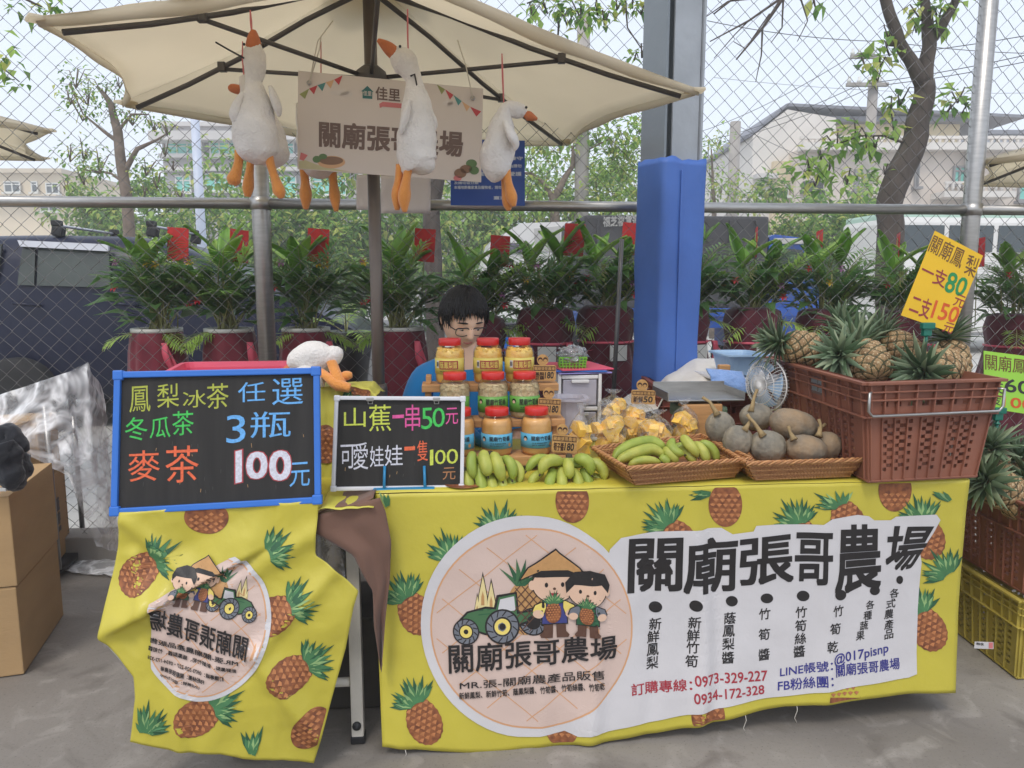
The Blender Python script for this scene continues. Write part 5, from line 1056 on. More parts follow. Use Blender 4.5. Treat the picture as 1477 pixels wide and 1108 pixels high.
# the mirrored emblem showing on the folded flap: cut off along the fold at its upper left
def cutc(rx, ry, m_, l):
    pts = [(306+rx*cos(a_), 888+ry*sin(a_)) for a_ in [2*pi*k/72 for k in range(72)]]
    out = []
    for x, y in pts:
        yf = 866-(x-227)*(866-798)/(357-227)-10
        if x < 232: x = 232-(232-x)*.1
        if y < yf and x < 372: y = max(y, yf)
        out.append((x, y))
    art(mb, out, small, m_, l, 12)
cutc(90, 101, PW, 4); cutc(84, 95, POR, 4.6); cutc(82, 93, PPK, 5.2)
for k in range(-3, 4):
    for sg_ in (1, -1):
        pts = [(306+t*5, 888+sg_*t*5*.9+k*44+.15*t*5) for t in range(-18, 19)]
        pts = [(x, y) for x, y in pts if ((x-306)/80)**2+((y-888)/91)**2 < 1 and x > 236 and (y > 870-(x-227)*.52 or x > 375)]
        if len(pts) > 2: strip(mb, [pts[0], pts[len(pts)//2], pts[-1]], 1.2, small, POR, 5.7, 14)
def mir(x, y, l):                                      # emblem of the long cloth, mirrored, shrunk and tilted
    a_ = radians(9); X, Y_ = -(x-770)*.56, (y-905)*.60; return small(312+X*cos(a_)-Y_*sin(a_), 866+X*sin(a_)+Y_*cos(a_), l)
emblem(mir, 6)
title(mir, [(647, 926), (888, 912), (887, 958), (648, 980)], 10, .04) if False else None
text(mb, TI, [(232, 862), (366, 907), (363, 938), (230, 892)], small, INK, .015, 12, 14, mirror=True)
for s, q in (('MR.張-關廟農產品販售', [(230, 903), (352, 938), (352, 945), (230, 910)]), ('新鮮鳳梨、新鮮竹筍、蔭鳳梨醬、竹筍醬', [(228, 914), (350, 949), (350, 954), (228, 920)]), ('訂購專線：0973-329-227・0934-172-328', [(228, 926), (334, 957), (334, 963), (228, 932)]), ('FB粉絲團：關廟張哥農場', [(246, 942), (308, 959), (308, 965), (246, 948)]), ('LINE帳號：@017pisnp', [(246, 951), (302, 967), (302, 972), (246, 956)])): text(mb, s, q, small, INK, .02, 12, 14, mirror=True)
tag(mb.build('crumpled_cloth'), 'crumpled yellow pineapple cloth with a mirrored round emblem, hanging from the small left table', 'tablecloth')
# brown cloth between the tables
BRN = mat('brown_cloth', (112, 82, 68), .85, .12, 5, .15, 30, sheen=.2)
mb = MB()
BL_ = [(735, 458), (770, 456), (800, 510), (850, 538), (900, 540), (965, 549)]; BRr = [(720, 538), (760, 556), (800, 564), (850, 562), (900, 556), (968, 551)]
def bcell(s, t):
    y = 742+(966-742)*t; x0 = interp(BL_, y); x1 = interp(BRr, y); x = x0+(x1-x0)*s; return Q(x, y-24*s*(1-t), 1.982)+N*(.02*sin(s*4+t*3)*t+.012*nz(s*3, t*4))
slab(mb, bcell, 16, 40, BRN, .0015)
slab(mb, lambda s, t: Q(458+80*s, 742-24*s, 1.982)+B*.5*t+Z*(.012*nz(s*2, t*3)-.0*t), 12, 10, BRN, .0015)
tag(mb.build('brown_cloth'), 'brown cloth hanging from the corner between the two tables', 'cloth')
mb = MB(); lathe(mb, [(0, 0), (.05, .0), (.06, .1), (.055, .3), (.02, .4), (0, .42)], film('clear_bag_under', haze=.2), 20, mv(*F(fu(480, 800, 2.35), 2.35, .32)), True, lambda a_, z: 1+.25*nz(a_*2, z*14)); tag(mb.build('crumpled_bag'), 'crumpled clear plastic bag on the shelf between the two tables', 'plastic bag')
mb = MB(); box(mb, (0, 0, 0), (.34, .3, .31), mat('under_crate', (70, 66, 62), .8, .1), .012, MF(F(fu(480, 850, 2.4), 2.4, .157))); tag(mb.build('dark_box'), 'dark storage box in the shade under the small left table', 'box')

# ================================================================ GOODS ON THE LONG TABLE
# ---------------------------------------------------------------- stepped stand and jars
WOOD = mat('display_pine', (190, 142, 92), .6, .18, 3, .15, 30, stretch=(3, 30, 30)); WTAG = mat('tag_wood', (190, 146, 88), .6, .15, 6, .1, 40, stretch=(4, 30, 30)); BURN = mat('burnt_ink', (70, 42, 26), .7, .1)
ROW = [(2.46, 1.033), (2.37, .93), (2.28, .828)]
st_ = wthing('display_stand', 'stepped pine stand carrying the red-lidded jars in front of the seated man', 'stand', F(fu(712, 655, 2.4), 2.4, TOP))
SX = [(fu(609, 555, 2.46), fu(803, 555, 2.46)), (fu(640, 600, 2.37), fu(812, 600, 2.37)), (fu(662, 662, 2.28), fu(832, 662, 2.28))]
for (d, z), (a, b) in zip(ROW, SX):
    mb = MB(); box(mb, (0, 0, 0), (b-a, .10, .024 if z > .85 else .03), WOOD, .003, MF(F((a+b)/2, d, z-.013))); mb.build('shelf', st_)
for s in (0, 1):
    for (d, z), x in zip(ROW[:2], SX[:2]): mb = MB(); box(mb, (0, 0, 0), (.02, .07, z-.026-TOP-.002), WOOD, .003, MF(F(x[s]+(.02 if s == 0 else -.03), d, (z-.026+TOP)/2))); mb.build('upright', st_)
mb = MB(); box(mb, (0, 0, 0), (.018, .05, .028), WOOD, .003, MF(F(SX[0][0]+.022, 2.46, ROW[0][1]+.013))); mb.build('peg', st_)
JP = film('jar_plastic', haze=.01, edge=.25, rough=.05, crease=.03, gmul=.45); RLID = mat('red_lid', (206, 42, 38), .35, .06, 20, coat=.2)
AMB = mat('pineapple_in_syrup', (236, 172, 62), .25, .3, 30, .6, 45, col2=(250, 214, 112), coat=.4); SHR = mat('shredded_bamboo', (236, 218, 172), .4, .3, 90, .9, 120, col2=(206, 178, 126), stretch=(1, 3, .6)); SAU = mat('bamboo_sauce', (232, 180, 108), .3, .12, 20, .15, 40, col2=(214, 154, 82), coat=.4)
LBY = mat('label_yellow', (214, 196, 98), .45, .05, 20); LBG = mat('label_green', (98, 158, 66), .45, .05, 20); LBB = mat('label_blue', (90, 168, 200), .45, .05, 20); LBR = mat('label_red', (150, 44, 50), .45, .08, 30)
def jar(kind, label):
    j = thing('jar', label, 'jar', group='red-lidded jars on the stepped stand'); R = .0495; H = .150
    prof = [(.0, 0), (R*.9, 0), (R*.98, .005), (R, .012), (R, .098), (R*.97, .110), (R*.86, .121), (R*.72, .127), (R*.70, .132)]
    mb = MB(); lathe(mb, prof, JP, 36, close=False); mb.build('glass', j)
    m = (AMB, SHR, SAU)[kind]; top = (.116, .112, .116)[kind]
    cp = [(0, .003), (R*.86, .003), (R*.955, .012), (R*.955, .096), (R*.9, .108), (R*.78, top), (0, top+.002)]
    mb = MB(); lathe(mb, cp, m, 40, wob=(lambda a, z: 1-.05*abs(nz(a*3, z*60))) if kind == 0 else None)
    if kind == 0:
        r_ = random.Random(2)
        for k in range(16): a = 2*pi*k/16+r_.random(); z = .098+.016*r_.random(); box(mb, (0, 0, 0), (.022, .016, .014), AMB, .003, mv(.034*cos(a), .034*sin(a), z)@Matrix.Rotation(r_.random()*3, 4, 'Z')@rot('X', r_.uniform(-30, 30)))
    if kind == 1:
        r_ = random.Random(5)
        for k in range(70): a = r_.uniform(pi, 2*pi); z = r_.uniform(.084, .112); r = R*.95*(1 if z < .1 else 1-(z-.1)*9); p = V((r*cos(a), r*sin(a), z)); t = V((-sin(a), cos(a), 0)); q = t*r_.uniform(.006, .014)+Z*r_.uniform(-.006, .006); tube(mb, [p-q, p+V((cos(a), sin(a), 0))*.0006, p+q], .0009, SHR, 4, False)
    mb.build('contents', j)
    z0, z1 = ((.034, .086), (.022, .074), (.026, .072))[kind]; Rl = R+.0006; lm = (LBY, LBG, LBB)[kind]
    def cyl(x, y, l=0): return V((sin(x)*(Rl+.0003*l), -cos(x)*(Rl+.0003*l), y))
    mb = MB(); slab(mb, lambda u, v: cyl(-1.5+3.0*u, z0+(z1-z0)*v), 30, 2, lm, .0003)
    lift = lambda x, y, l: cyl(x, y, l+1.5)
    def T_(s, x0, x1, y0, y1, m_, b_=.03, l=2): text(mb, s, [(x0, y1), (x1, y1), (x1, y0), (x0, y0)], lift, m_, b_*.35, l, .2)
    if kind == 0:
        art(mb, [(-.45, z0+.016), (.85, z0+.016), (.85, z1-.008), (-.45, z1-.008)], lift, LBR, 1, .15); T_('蔭鳳梨醬', -.38, .78, z0+.019, z1-.011, LBY, .03, 3)
        art(mb, [(-.72, z0+.02), (-.5, z0+.02), (-.5, z1-.008), (-.72, z1-.008)], lift, PW, 1, .15); T_('關廟', -.70, -.52, z0+.024, z1-.012, INK, .02); T_('MR.張關廟農產品', -.4, .8, z0+.006, z0+.011, INK, .02)
    else:
        T_('關廟竹筍醬' if kind == 2 else '關廟竹筍絲', -.35, 1.0, z0+.024, z1-.007, INK, .035)
        art(mb, ellpts(-.78, z1-.016, .16, .008), lift, INK, 1); art(mb, ellpts(-.78, z1-.019, .11, .005), lift, PSK, 2)
        T_('MR.張 關廟農產品販售', -.3, .7, z0+.015, z0+.019, INK, .02); T_('0973-329-227', -.3, .55, z0+.008, z0+.012, INK, .02); art(mb, ellpts(1.0, z0+.011, .1, .006), lift, PHAT, 1)
    mb.build('label', j)
    mb = MB(); lathe(mb, [(.0, .126), (.0362, .126), (.0372, .1275), (.0372, .1475), (.0358, .1495), (.0, .150)], RLID, 72, None, True, lambda a, z: 1+.008*sin(a*36) if z < .148 else 1); mb.build('lid', j)
    return j
JL = ['jar of pineapple chunks with yellow label, %s', 'jar of pale shredded bamboo with green label, %s', 'jar of tan bamboo sauce with blue label, %s']
JW = ['left of three on the top shelf', 'middle of three on the top shelf', 'right of three on the top shelf'], ['left of three on the middle shelf', 'middle of three on the middle shelf', 'right of three on the middle shelf'], ['half hidden by the small chalkboard', 'middle of three on the bottom shelf', 'beside the lowest wooden price tag']
for k, ((d, z), xs_) in enumerate(zip(ROW, ((649.5, 704, 749), (656, 711, 756.5), (662, 716.5, 774)))):
    pj = jar(k, 'x')
    for i, px in enumerate(xs_):
        o = pj if i == 0 else dup(pj); o['label'] = JL[k] % JW[k][i]; p = F(fu(px, 560, d-.0), d, z); o.location = p; o.rotation_euler = (0, 0, TH*.3+(-.25, -.08, .02)[i]-.02*k)
def ptag(x0, x1, y0, y1, hx, hy, d, t1, t2, price, label, tilt=0):
    t = wthing('price_tag', label, 'price tag', Q((x0+x1)/2, y1, d), 'wooden price tags'); cx, cy = (x0+x1)/2, (y0+y1)/2; w, h = x1-x0, y1-y0; a = radians(tilt)
    R_ = lambda x, y: (cx+(x-cx)*cos(a)-(y-cy)*sin(a), cy+(x-cx)*sin(a)+(y-cy)*cos(a)); lf = lambda x, y, l: Q(*R_(x, y), d)+N*(.0003*l)
    def plate(pts, m, th):
        mb_ = MB(); P = [lf(x, y, 0) for x, y in pts]; n = len(P); mb_.add(P+[p+B*th for p in P], [tuple(range(n-1, -1, -1)), tuple(range(n, 2*n))]+[(i, (i+1) % n, n+(i+1) % n, n+i) for i in range(n)], m); return mb_
    r = 2.5; c = []
    for (qx, qy, s) in ((x1-r, y1-r, 0), (x0+r, y1-r, 1), (x0+r, y0+r, 2), (x1-r, y0+r, 3)):
        for k in range(5): b_ = pi/2*s+pi/2*k/4; c.append((qx+r*cos(b_), qy+r*sin(b_)))
    mb = plate(c, WTAG, .006)
    art(mb, [(x0+1, y0+1.5), (x1-1, y0+1.5), (x1-1, y0+h*.36), (x0+1, y0+h*.36)], lf, BURN, 1); text(mb, '關廟張哥農場', [(x0+2, y0+2.4), (x1-2, y0+2.4), (x1-2, y0+h*.32), (x0+2, y0+h*.32)], lf, WTAG, .02, 2)
    for tt, (ya, yb) in ((t1, (.45, .68)), (t2, (.70, .93))) if t2 else ((t1, (.45, .9)),): text(mb, tt, [(x0+w*.08, y0+h*ya), (x0+w*.48, y0+h*ya), (x0+w*.48, y0+h*yb), (x0+w*.08, y0+h*yb)], lf, BURN, .03, 1.5)
    text(mb, price, [(x0+w*.53, y0+h*.44), (x0+w*.9, y0+h*.44), (x0+w*.88, y0+h*.86), (x0+w*.51, y0+h*.86)], lf, INK, .02, 1.5)
    mb.build('plate', t); rr = 8.2; pts = ellpts(hx, hy, rr, rr, 28); mb = plate(pts, WTAG, .006)
    for s in (-1, 1): art(mb, ellpts(hx+s*3.6, hy-.5, 3.4, 3.6, 18), lf, BURN, 1); art(mb, ellpts(hx+s*3.6, hy+.8, 2.4, 2.2, 14), lf, WTAG, 2)
    mb.build('round_top', t)
    mb = MB(); q = Q(cx, y1, d); box(mb, (0, 0, 0), (w*d/FPX*.8, .02, .008), WTAG, .002, MF(q+B*.012+Z*.003)); mb.build('foot', t)
ptag(769, 802, 527, 549, 783, 519.5, 2.43, '鳳梨', '豆醬', '180', 'wooden price tag at the right end of the top shelf')
ptag(776, 809, 575, 598, 790.5, 567.5, 2.335, '竹筍', None, '180', 'wooden price tag at the right end of the middle shelf', 3)
ptag(796, 832, 628, 653, 810, 620.5, 2.235, '筍子醬', None, '180', 'wooden price tag leaning beside the lowest row of jars', 4)
ptag(911, 945, 563, 583, 926, 556, 2.5, '新鮮', None, '50', 'wooden price tag standing behind the bags of cut pineapple', 2)
mb = MB(); q = Q(928, 583, 2.5); box(mb, (0, 0, 0), (.14, .07, q.z-TOP-.008), WOOD, .004, MF(F(q.dot(U), 2.53, (q.z+TOP)/2))); tag(mb.build('wooden_block'), 'pine block under the farthest wooden price tag, behind the pineapple bags', 'block')

# ---------------------------------------------------------------- bananas
BAN = [mat('banana_green', (126, 146, 54), .5, .14, 26, .1, 60, col2=(158, 170, 70)), mat('banana_yellow', (148, 158, 62), .5, .12, 26, .1, 60, col2=(180, 180, 82))]; BTIP = mat('banana_tip', (66, 58, 40), .8, .2)
def banana(mb, pts, d, m, tips=(0, 1)):
    c = cat(pts, 7); k = len(c); P = [Q(x, y, d+e) for x, y, w, e in c]; vs = []
    n = 10
    o = len(mb.v); W_ = [w for x, y, w, e in c]
    R_ = []
    for i in range(k): t = i/(k-1); R_.append(max(.0022, W_[i]/2*d/FPX*(min(1, (t/.16)**.6 if t < .16 else 1, ((1-t)/.16)**.7 if t > .84 else 1)*.86+.14)))
    tube(mb, P, R_, m, 5*3, True, True)
    kk = 5*3
    for i in range(k):                                # five soft edges
        for j in range(kk): v = mb.v[o+i*kk+j]-P[i]; mb.v[o+i*kk+j] = P[i]+v*(1+.055*cos(5*2*pi*j/kk))
    e = (P[-1]-P[-2]).normalized(); tube(mb, [P[-1]-e*.002, P[-1]+e*.007], [R_[-1]*1.4, R_[-1]*1.1], BTIP, 8)
def bunch(label, d, fruit, stem):
    b = wthing('banana_bunch', label, 'bananas', Q(stem[0], stem[1], d), 'bunches of green bananas')
    for k, f in enumerate(fruit): mb = MB(); banana(mb, f, d, BAN[(k*7) % 3 != 0]); mb.build('banana', b)
    mb = MB(); q = Q(stem[0], stem[1], d+stem[2]); ell(mb, q, (stem[3]/FPX*d, .02, .016), BAN[0], None, 14, 8); tube(mb, [q, q+Z*.02+B*.02], [.012, .010], BTIP, 8); mb.build('crown_stem', b)
bunch('bunch of green bananas beside the small chalkboard, dark tip on one fruit', 2.10,
      [[(683, 652, 12, .03), (680, 662, 16, .01), (681, 676, 16, -.005), (684, 691, 10, -.01)], [(699, 650, 12, .02), (698, 660, 18, .0), (702, 674, 18, -.02), (704, 687, 13, -.025)], [(711, 652, 12, .02), (715, 664, 18, .0), (720, 678, 18, -.02), (725, 694, 11, -.025)], [(726, 658, 11, .03), (735, 667, 16, .01), (739, 678, 16, 0), (739, 692, 9, -.01)], [(738, 664, 10, .04), (748, 674, 13, .03), (751, 684, 13, .02), (748, 698, 8, .01)],
       [(674, 678, 12, .02), (675, 690, 15, .0), (678, 703, 15, -.015), (681, 717, 10, -.02)], [(689, 670, 12, .02), (692, 684, 16, .0), (695, 702, 16, -.025), (698, 719, 10, -.035)], [(705, 682, 12, .02), (708, 692, 16, -.005), (711, 705, 16, -.025), (713, 718, 10, -.035)], [(720, 682, 12, .02), (723, 692, 15, .0), (726, 705, 15, -.02), (728, 718, 9, -.03)], [(736, 688, 10, .03), (738, 696, 13, .01), (740, 705, 13, .0), (739, 715, 9, -.01)]], (708, 664, .035, 30))
bunch('bunch of green bananas spread out between chalkboard bananas and wicker basket', 2.11,
      [[(800, 664, 10, .04), (783, 662, 15, .03), (770, 666, 15, .02), (759, 680, 9, .01)], [(812, 668, 12, .02), (800, 664, 18, .0), (787, 668, 18, -.01), (779, 684, 11, -.02)], [(816, 662, 11, .02), (819, 670, 16, .0), (821, 680, 16, -.015), (821, 691, 11, -.02)], [(828, 663, 12, .02), (840, 662, 18, .0), (850, 669, 18, -.005), (854, 685, 11, -.01)], [(846, 666, 12, .04), (860, 669, 17, .03), (870, 678, 17, .02), (872, 693, 10, .01)],
       [(784, 680, 9, .03), (775, 685, 13, .01), (768, 692, 13, .0), (766, 701, 8, -.01)], [(799, 676, 12, .02), (796, 685, 16, .0), (793, 696, 16, -.02), (793, 708, 10, -.03)], [(810, 672, 11, .02), (810, 683, 16, .0), (811, 697, 16, -.025), (812, 709, 10, -.035)], [(826, 676, 11, .02), (831, 686, 15, .0), (835, 697, 15, -.02), (836, 708, 9, -.03)], [(838, 676, 11, .03), (845, 685, 15, .01), (849, 696, 15, -.005), (849, 706, 9, -.015)], [(850, 684, 10, .05), (862, 690, 14, .04), (871, 694, 13, .03), (878, 697, 8, .02)]], (822, 668, .035, 34))

# ---------------------------------------------------------------- wicker baskets
WICK = mat('wicker', (176, 122, 74), .5, .25, 40, .3, 160, col2=(140, 88, 48), coat=.15); WICK2 = mat('wicker_light', (192, 140, 90), .5, .2, 40, .3, 160)
def wicker(label, rim, bot, zr, zb):
    b = wthing('wicker_basket', label, 'basket', (bot[0]+bot[1]+bot[2]+bot[3])/4)
    def ringpt(t, h):                                 # t 0..4 round the basket, h 0..1 up
        i = int(t) % 4; f = t-int(t); j = (i+1) % 4; a = bot[i].lerp(rim[i], h); c = bot[j].lerp(rim[j], h); p = a.lerp(c, f)
        cen = sum(rim, V((0, 0, 0)))/4; return p
    rows = 11; st = [60, 34, 60, 34] if (rim[1]-rim[0]).length > (rim[2]-rim[1]).length else [34, 60, 34, 60]
    cen = sum(bot, V((0, 0, 0)))/4; mb = MB()
    for r in range(rows):
        pts = []; h = (r+.5)/rows; cnt = 0
        for i in range(4):
            for k in range(st[i]):
                t = i+k/st[i]; p = ringpt(t, h); o = (p-cen); o.z = 0; o = o.normalized(); cnt += 1
                pts.append(p+o*(.0026 if (cnt+r) % 2 else -.0026)+Z*.0006*nz(cnt*.6, r))
        pts.append(pts[0]); tube(mb, pts, .0036, WICK if r % 3 else WICK2, 6, False)
    for i in range(4):
        for k in range(0, st[i]):
            t = i+k/st[i]; tube(mb, [ringpt(t, 0), ringpt(t, 1)], .0022, WICK2, 4, False)
    mb.build('weave', b); mb = MB()
    for ph in (0, pi/2, pi, 3*pi/2):
        pts = []; n = 260
        for q in range(n+1):
            t = 4*q/n % 4; p = ringpt(t, 1.02); o = (p-cen); o.z = 0; o = o.normalized(); a = q*.55+ph; pts.append(p+o*(.0035+.0048*cos(a))+Z*(.0048*sin(a)))
        tube(mb, pts, .0034, WICK if ph in (0, pi) else WICK2, 5, False)
    mb.build('rim', b); mb = MB(); ins = [cen+(p-cen)*.99 for p in bot]
    mb.add(ins+[p+Z*.006 for p in ins], [(3, 2, 1, 0), (4, 5, 6, 7), (0, 1, 5, 4), (1, 2, 6, 5), (2, 3, 7, 6), (3, 0, 4, 7)], WICK); mb.build('bottom', b)
    return b
ZR = TOP+.066; ZB = TOP+.008
def bask(c4, label):
    rim = [G(x, y, ZR) for x, y in c4]; cen = sum(rim, V((0, 0, 0)))/4; bot = [V((cen.x+(p.x-cen.x)*.80, cen.y+(p.y-cen.y)*.80, ZB)) for p in rim]; wicker(label, rim, bot, ZR, ZB); return rim
r1 = bask([(905, 676), (1082, 663), (1011, 629), (857, 647)], 'brown wicker basket holding green bananas')
r2 = bask([(1078, 669), (1247, 663), (1208, 633), (1030, 638)], 'brown wicker basket heaped with grey pumpkins, against the big brown crate')
bunch('bunch of long green bananas lying sideways in the wicker basket', 2.20,
      [[(884, 664, 9, .0), (893, 652, 15, .02), (912, 641, 17, .04), (938, 636, 17, .05), (953, 643, 15, .04), (959, 654, 9, .03)], [(888, 668, 9, -.03), (900, 660, 15, -.02), (918, 653, 18, -.01), (938, 648, 18, .0), (951, 653, 14, .0), (957, 661, 9, -.01)], [(906, 672, 8, -.03), (918, 666, 13, -.03), (935, 664, 14, -.03), (953, 667, 9, -.03)], [(900, 656, 9, .06), (920, 643, 14, .07), (945, 640, 14, .07), (962, 650, 9, .06)]], (950, 650, .045, 16))
bunch('bunch of green bananas standing up at the right end of the wicker basket', 2.19,
      [[(972, 633, 10, .04), (968, 643, 16, .02), (975, 652, 16, .0), (987, 656, 9, -.01)], [(984, 628, 11, .03), (990, 637, 16, .01), (999, 647, 16, -.01), (1007, 660, 9, -.02)], [(1000, 638, 11, .03), (1009, 646, 17, .01), (1016, 656, 17, -.005), (1021, 668, 10, -.02)], [(1008, 638, 11, .05), (1022, 643, 15, .04), (1031, 654, 15, .03), (1034, 667, 9, .02)], [(958, 646, 11, .03), (964, 653, 16, .01), (971, 660, 16, .0), (978, 667, 10, -.01)], [(982, 644, 11, .04), (990, 652, 15, .02), (997, 660, 15, .0), (1003, 668, 9, -.01)], [(952, 658, 10, .0), (958, 663, 14, -.01), (966, 669, 9, -.02)]], (986, 645, .06, 20))

# ---------------------------------------------------------------- pumpkins
PUM = mat('grey_pumpkin', (112, 108, 98), .75, .2, 16, .4, 70, col2=(164, 152, 130)); PUM2 = mat('warm_pumpkin', (156, 130, 98), .75, .25, 12, .4, 70, col2=(112, 110, 102)); PST = mat('pumpkin_stem', (150, 128, 90), .85, .25, 20, .5, 60)
for k, (px, py, w, h, d, tl_, stem, lab) in enumerate((
        (1039, 617, 44, 52, 2.31, -8, ((1031, 592), (1024, 580), (1013, 573)), 'tall grey pumpkin with a long bent stem, left of the pumpkin heap'), (1064, 636, 44, 50, 2.19, 6, ((1077, 616), (1083, 606), (1078, 598)), 'grey pumpkin in the basket front, second from the left'), (1091, 601, 50, 42, 2.36, 0, ((1085, 586), (1088, 572), (1092, 562)), 'bluish grey pumpkin at the back of the heap, by the fan'),
        (1107, 644, 56, 52, 2.17, 4, ((1096, 622), (1088, 610), (1081, 603)), 'large grey pumpkin in the middle of the basket front'), (1145, 613, 76, 50, 2.24, 14, ((1180, 618), (1186, 616), (1190, 612)), 'warm grey oblong pumpkin lying on top of the heap'), (1163, 648, 64, 46, 2.13, 10, ((1143, 630), (1139, 622), (1137, 615)), 'squat olive grey pumpkin at the basket front, stem up'), (1193, 643, 42, 46, 2.18, 0, ((1182, 624), (1184, 614), (1181, 605)), 'small brownish pumpkin touching the big brown crate'))):
    q = Q(px, py, d); t = wthing('pumpkin', lab, 'pumpkin', q-Z*(h/2*d/FPX), 'pumpkins in the basket'); rx, rz_ = w/2*d/FPX, h/2*d/FPX
    mb = MB(); ell(mb, (0, 0, 0), (rx, min(rx, rz_)*1.05, rz_), (PUM, PUM, PUM, PUM, PUM2, PUM2, PUM2)[k], mv(*q)@Matrix.Rotation(radians(tl_), 4, 'Y'), 60, 28, lambda p: (1-.04*abs(cos(5*math.atan2(p.y, p.x)))*(1-p.z*p.z))*(1+.03*noise.noise(p*3+V((k, 0, 0))))*(1-.06*max(0, p.z)**6)); mb.build('body', t)
    mb = MB(); P = [Q(x, y, d-.02+.01*i) for i, (x, y) in enumerate(stem)]; tube(mb, [P[0]+(P[0]-P[1])*.6]+P, [.013, .0075, .005, .0055], PST, 7); mb.build('stem', t)

# ---------------------------------------------------------------- plastic crates
def crate(label, top, bot, m, rows, handle=None, name='plastic_crate', group=None, slots=True):
    """slatted crate from its top and bottom corners (front-left, front-right, back-right, back-left)"""
    c = wthing(name, label, 'crate', sum(bot, V((0, 0, 0)))/4, group); th = .008; cen = sum(bot, V((0, 0, 0)))/4
    for w in range(4):
        a0, a1, b0, b1 = top[w], top[(w+1) % 4], bot[w], bot[(w+1) % 4]; L_ = (a1-a0).length; H_ = (a0.z-b0.z)
        nrm_ = (a1-a0).cross(b0-a0).normalized(); nrm_ = nrm_ if nrm_.dot(cen-a0) < 0 else -nrm_
        def P(u, v, o=0): return (b0.lerp(b1, u)).lerp(a0.lerp(a1, u), v)+nrm_*o
        mb = MB(); xs = [0]; nb = 5; mar = .10
        # vertical slit columns: narrow bands with staggered holes
        bands = [(.12, .30), (.70, .88)] if w % 2 == 0 else [(.14, .30), (.40, .60), (.70, .86)]
        cells = []
        colw = .030/L_*1.0
        xs = [0, .0+.012/L_]
        for lo, hi in ([(.11, .36), (.64, .89)] + ([] if L_ < .42 else [(.42, .58)])):
            k = max(3, int((hi-lo)*L_/.022)); xs += [lo+(hi-lo)*i/k for i in range(k+1)]
        xs += [1-.012/L_, 1]; xs = sorted(set(round(x, 4) for x in xs)); hole = set()
        ys = [0, .07]+[.07+.55*i/14 for i in range(1, 15)]+[.66, .70, .75, .80, .85, .90, 1]
        ys = sorted(set(round(y, 4) for y in ys))
        def inband(x): return any(lo-.001 <= x < hi-.004 for lo, hi in ([(.11, .36), (.64, .89)] + ([] if L_ < .42 else [(.42, .58)])))
        for i in range(len(xs)-1):
            for j in range(len(ys)-1):
                if inband(xs[i]) and .08 < ys[j] < .60 and slots and (i+j) % 2 == 0 and i % 1 == 0: hole.add((i, j))
                if inband(xs[i]) and .69 < ys[j] < .83 and slots and j % 2 == 0 and i % 2 == 0: hole.add((i, j))
        nx, ny = len(xs), len(ys)
        shrink = lambda i, j: 0
        vs = [P(x, y, 0) for y in ys for x in xs]+[P(x, y, -th) for y in ys for x in xs]; o = nx*ny; fs = []
        for j in range(ny-1):
            for i in range(nx-1):
                A, B_, C_, D = j*nx+i, j*nx+i+1, (j+1)*nx+i+1, (j+1)*nx+i
                if (i, j) not in hole: fs += [(A, B_, C_, D), (o+D, o+C_, o+B_, o+A)]
                else: fs += [(A, o+A, o+B_, B_), (B_, o+B_, o+C_, C_), (C_, o+C_, o+D, D), (D, o+D, o+A, A)]
        fs += [(i, i+1, o+i+1, o+i) for i in range(nx-1)]
        mb.add(vs, fs, m)
        for v, hgt, out in ((.985, .03, .018), (.90, .008, .013), (.82, .007, .012), (.655, .009, .015), (.02, .02, .004)):
            f = H_*hgt/2
            p = [P(.0-.012*(v > .5), v, 0), P(1+.012*(v > .5), v, 0)]; d_ = (p[1]-p[0]); x = d_.normalized(); box(mb, (0, 0, 0), (d_.length, out, max(.005, hgt*H_)), m, .002, frame((p[0]+p[1])/2+nrm_*out*.5, x, x.cross(Z).normalized(), Z))
        for u in [x for x in xs if inband(x) or inband(x-.02)][::2]+[.02, .98]:
            p, q = P(u, .03), P(u, .64); x = (a1-a0).normalized(); up = (q-p).normalized(); box(mb, (0, 0, 0), (.004, .007, (q-p).length), m, .001, frame((p+q)/2+nrm_*.0035, x, up.cross(x), up))
        for u in (.02, .12, .22, .36, .5, .64, .78, .88, .98):
            p, q = P(u, .66), P(u, .97); x = (a1-a0).normalized(); up = (q-p).normalized(); box(mb, (0, 0, 0), (.005, .011, (q-p).length), m, .001, frame((p+q)/2+nrm_*.0055, x, up.cross(x), up))
        mb.build('side_wall', c)
    mb = MB(); ins = [cen+(p-cen)*.985 for p in bot]; mb.add(ins+[p+Z*.012 for p in ins], [(3, 2, 1, 0), (4, 5, 6, 7), (0, 1, 5, 4), (1, 2, 6, 5), (2, 3, 7, 6), (3, 0, 4, 7)], m); mb.build('bottom', c)
    if handle is not None:
        for w in handle:
            a0, a1 = top[w], top[(w+1) % 4]; x = (a1-a0); n = x.cross(Z).normalized(); n = n if n.dot(cen-a0) < 0 else -n; mb = MB(); H_ = a0.z-bot[0].z
            q0, q1 = a0.lerp(a1, -.01)+n*.022, a0.lerp(a1, .985)+n*.022; dz = Z*(-H_*.10); ez = Z*(-H_*.32)
            tube(mb, [q0-n*.012+dz+x*.03, q0+dz, q0+ez*.85, q0+ez+x*.03, q1+ez-x*.03, q1+ez*.85, q1+dz, q1-n*.012+dz-x*.03], .0042, STEEL, 8); mb.build('wire_handle', c)
    return c
CRB = mat('brown_plastic', (146, 92, 70), .6, .12, 5, .15, 40, col2=(122, 76, 60)); CRY = mat('mustard_plastic', (176, 158, 70), .6, .14, 5, .15, 40); CRR = mat('rust_plastic', (136, 72, 58), .6, .14, 5, .1, 40)
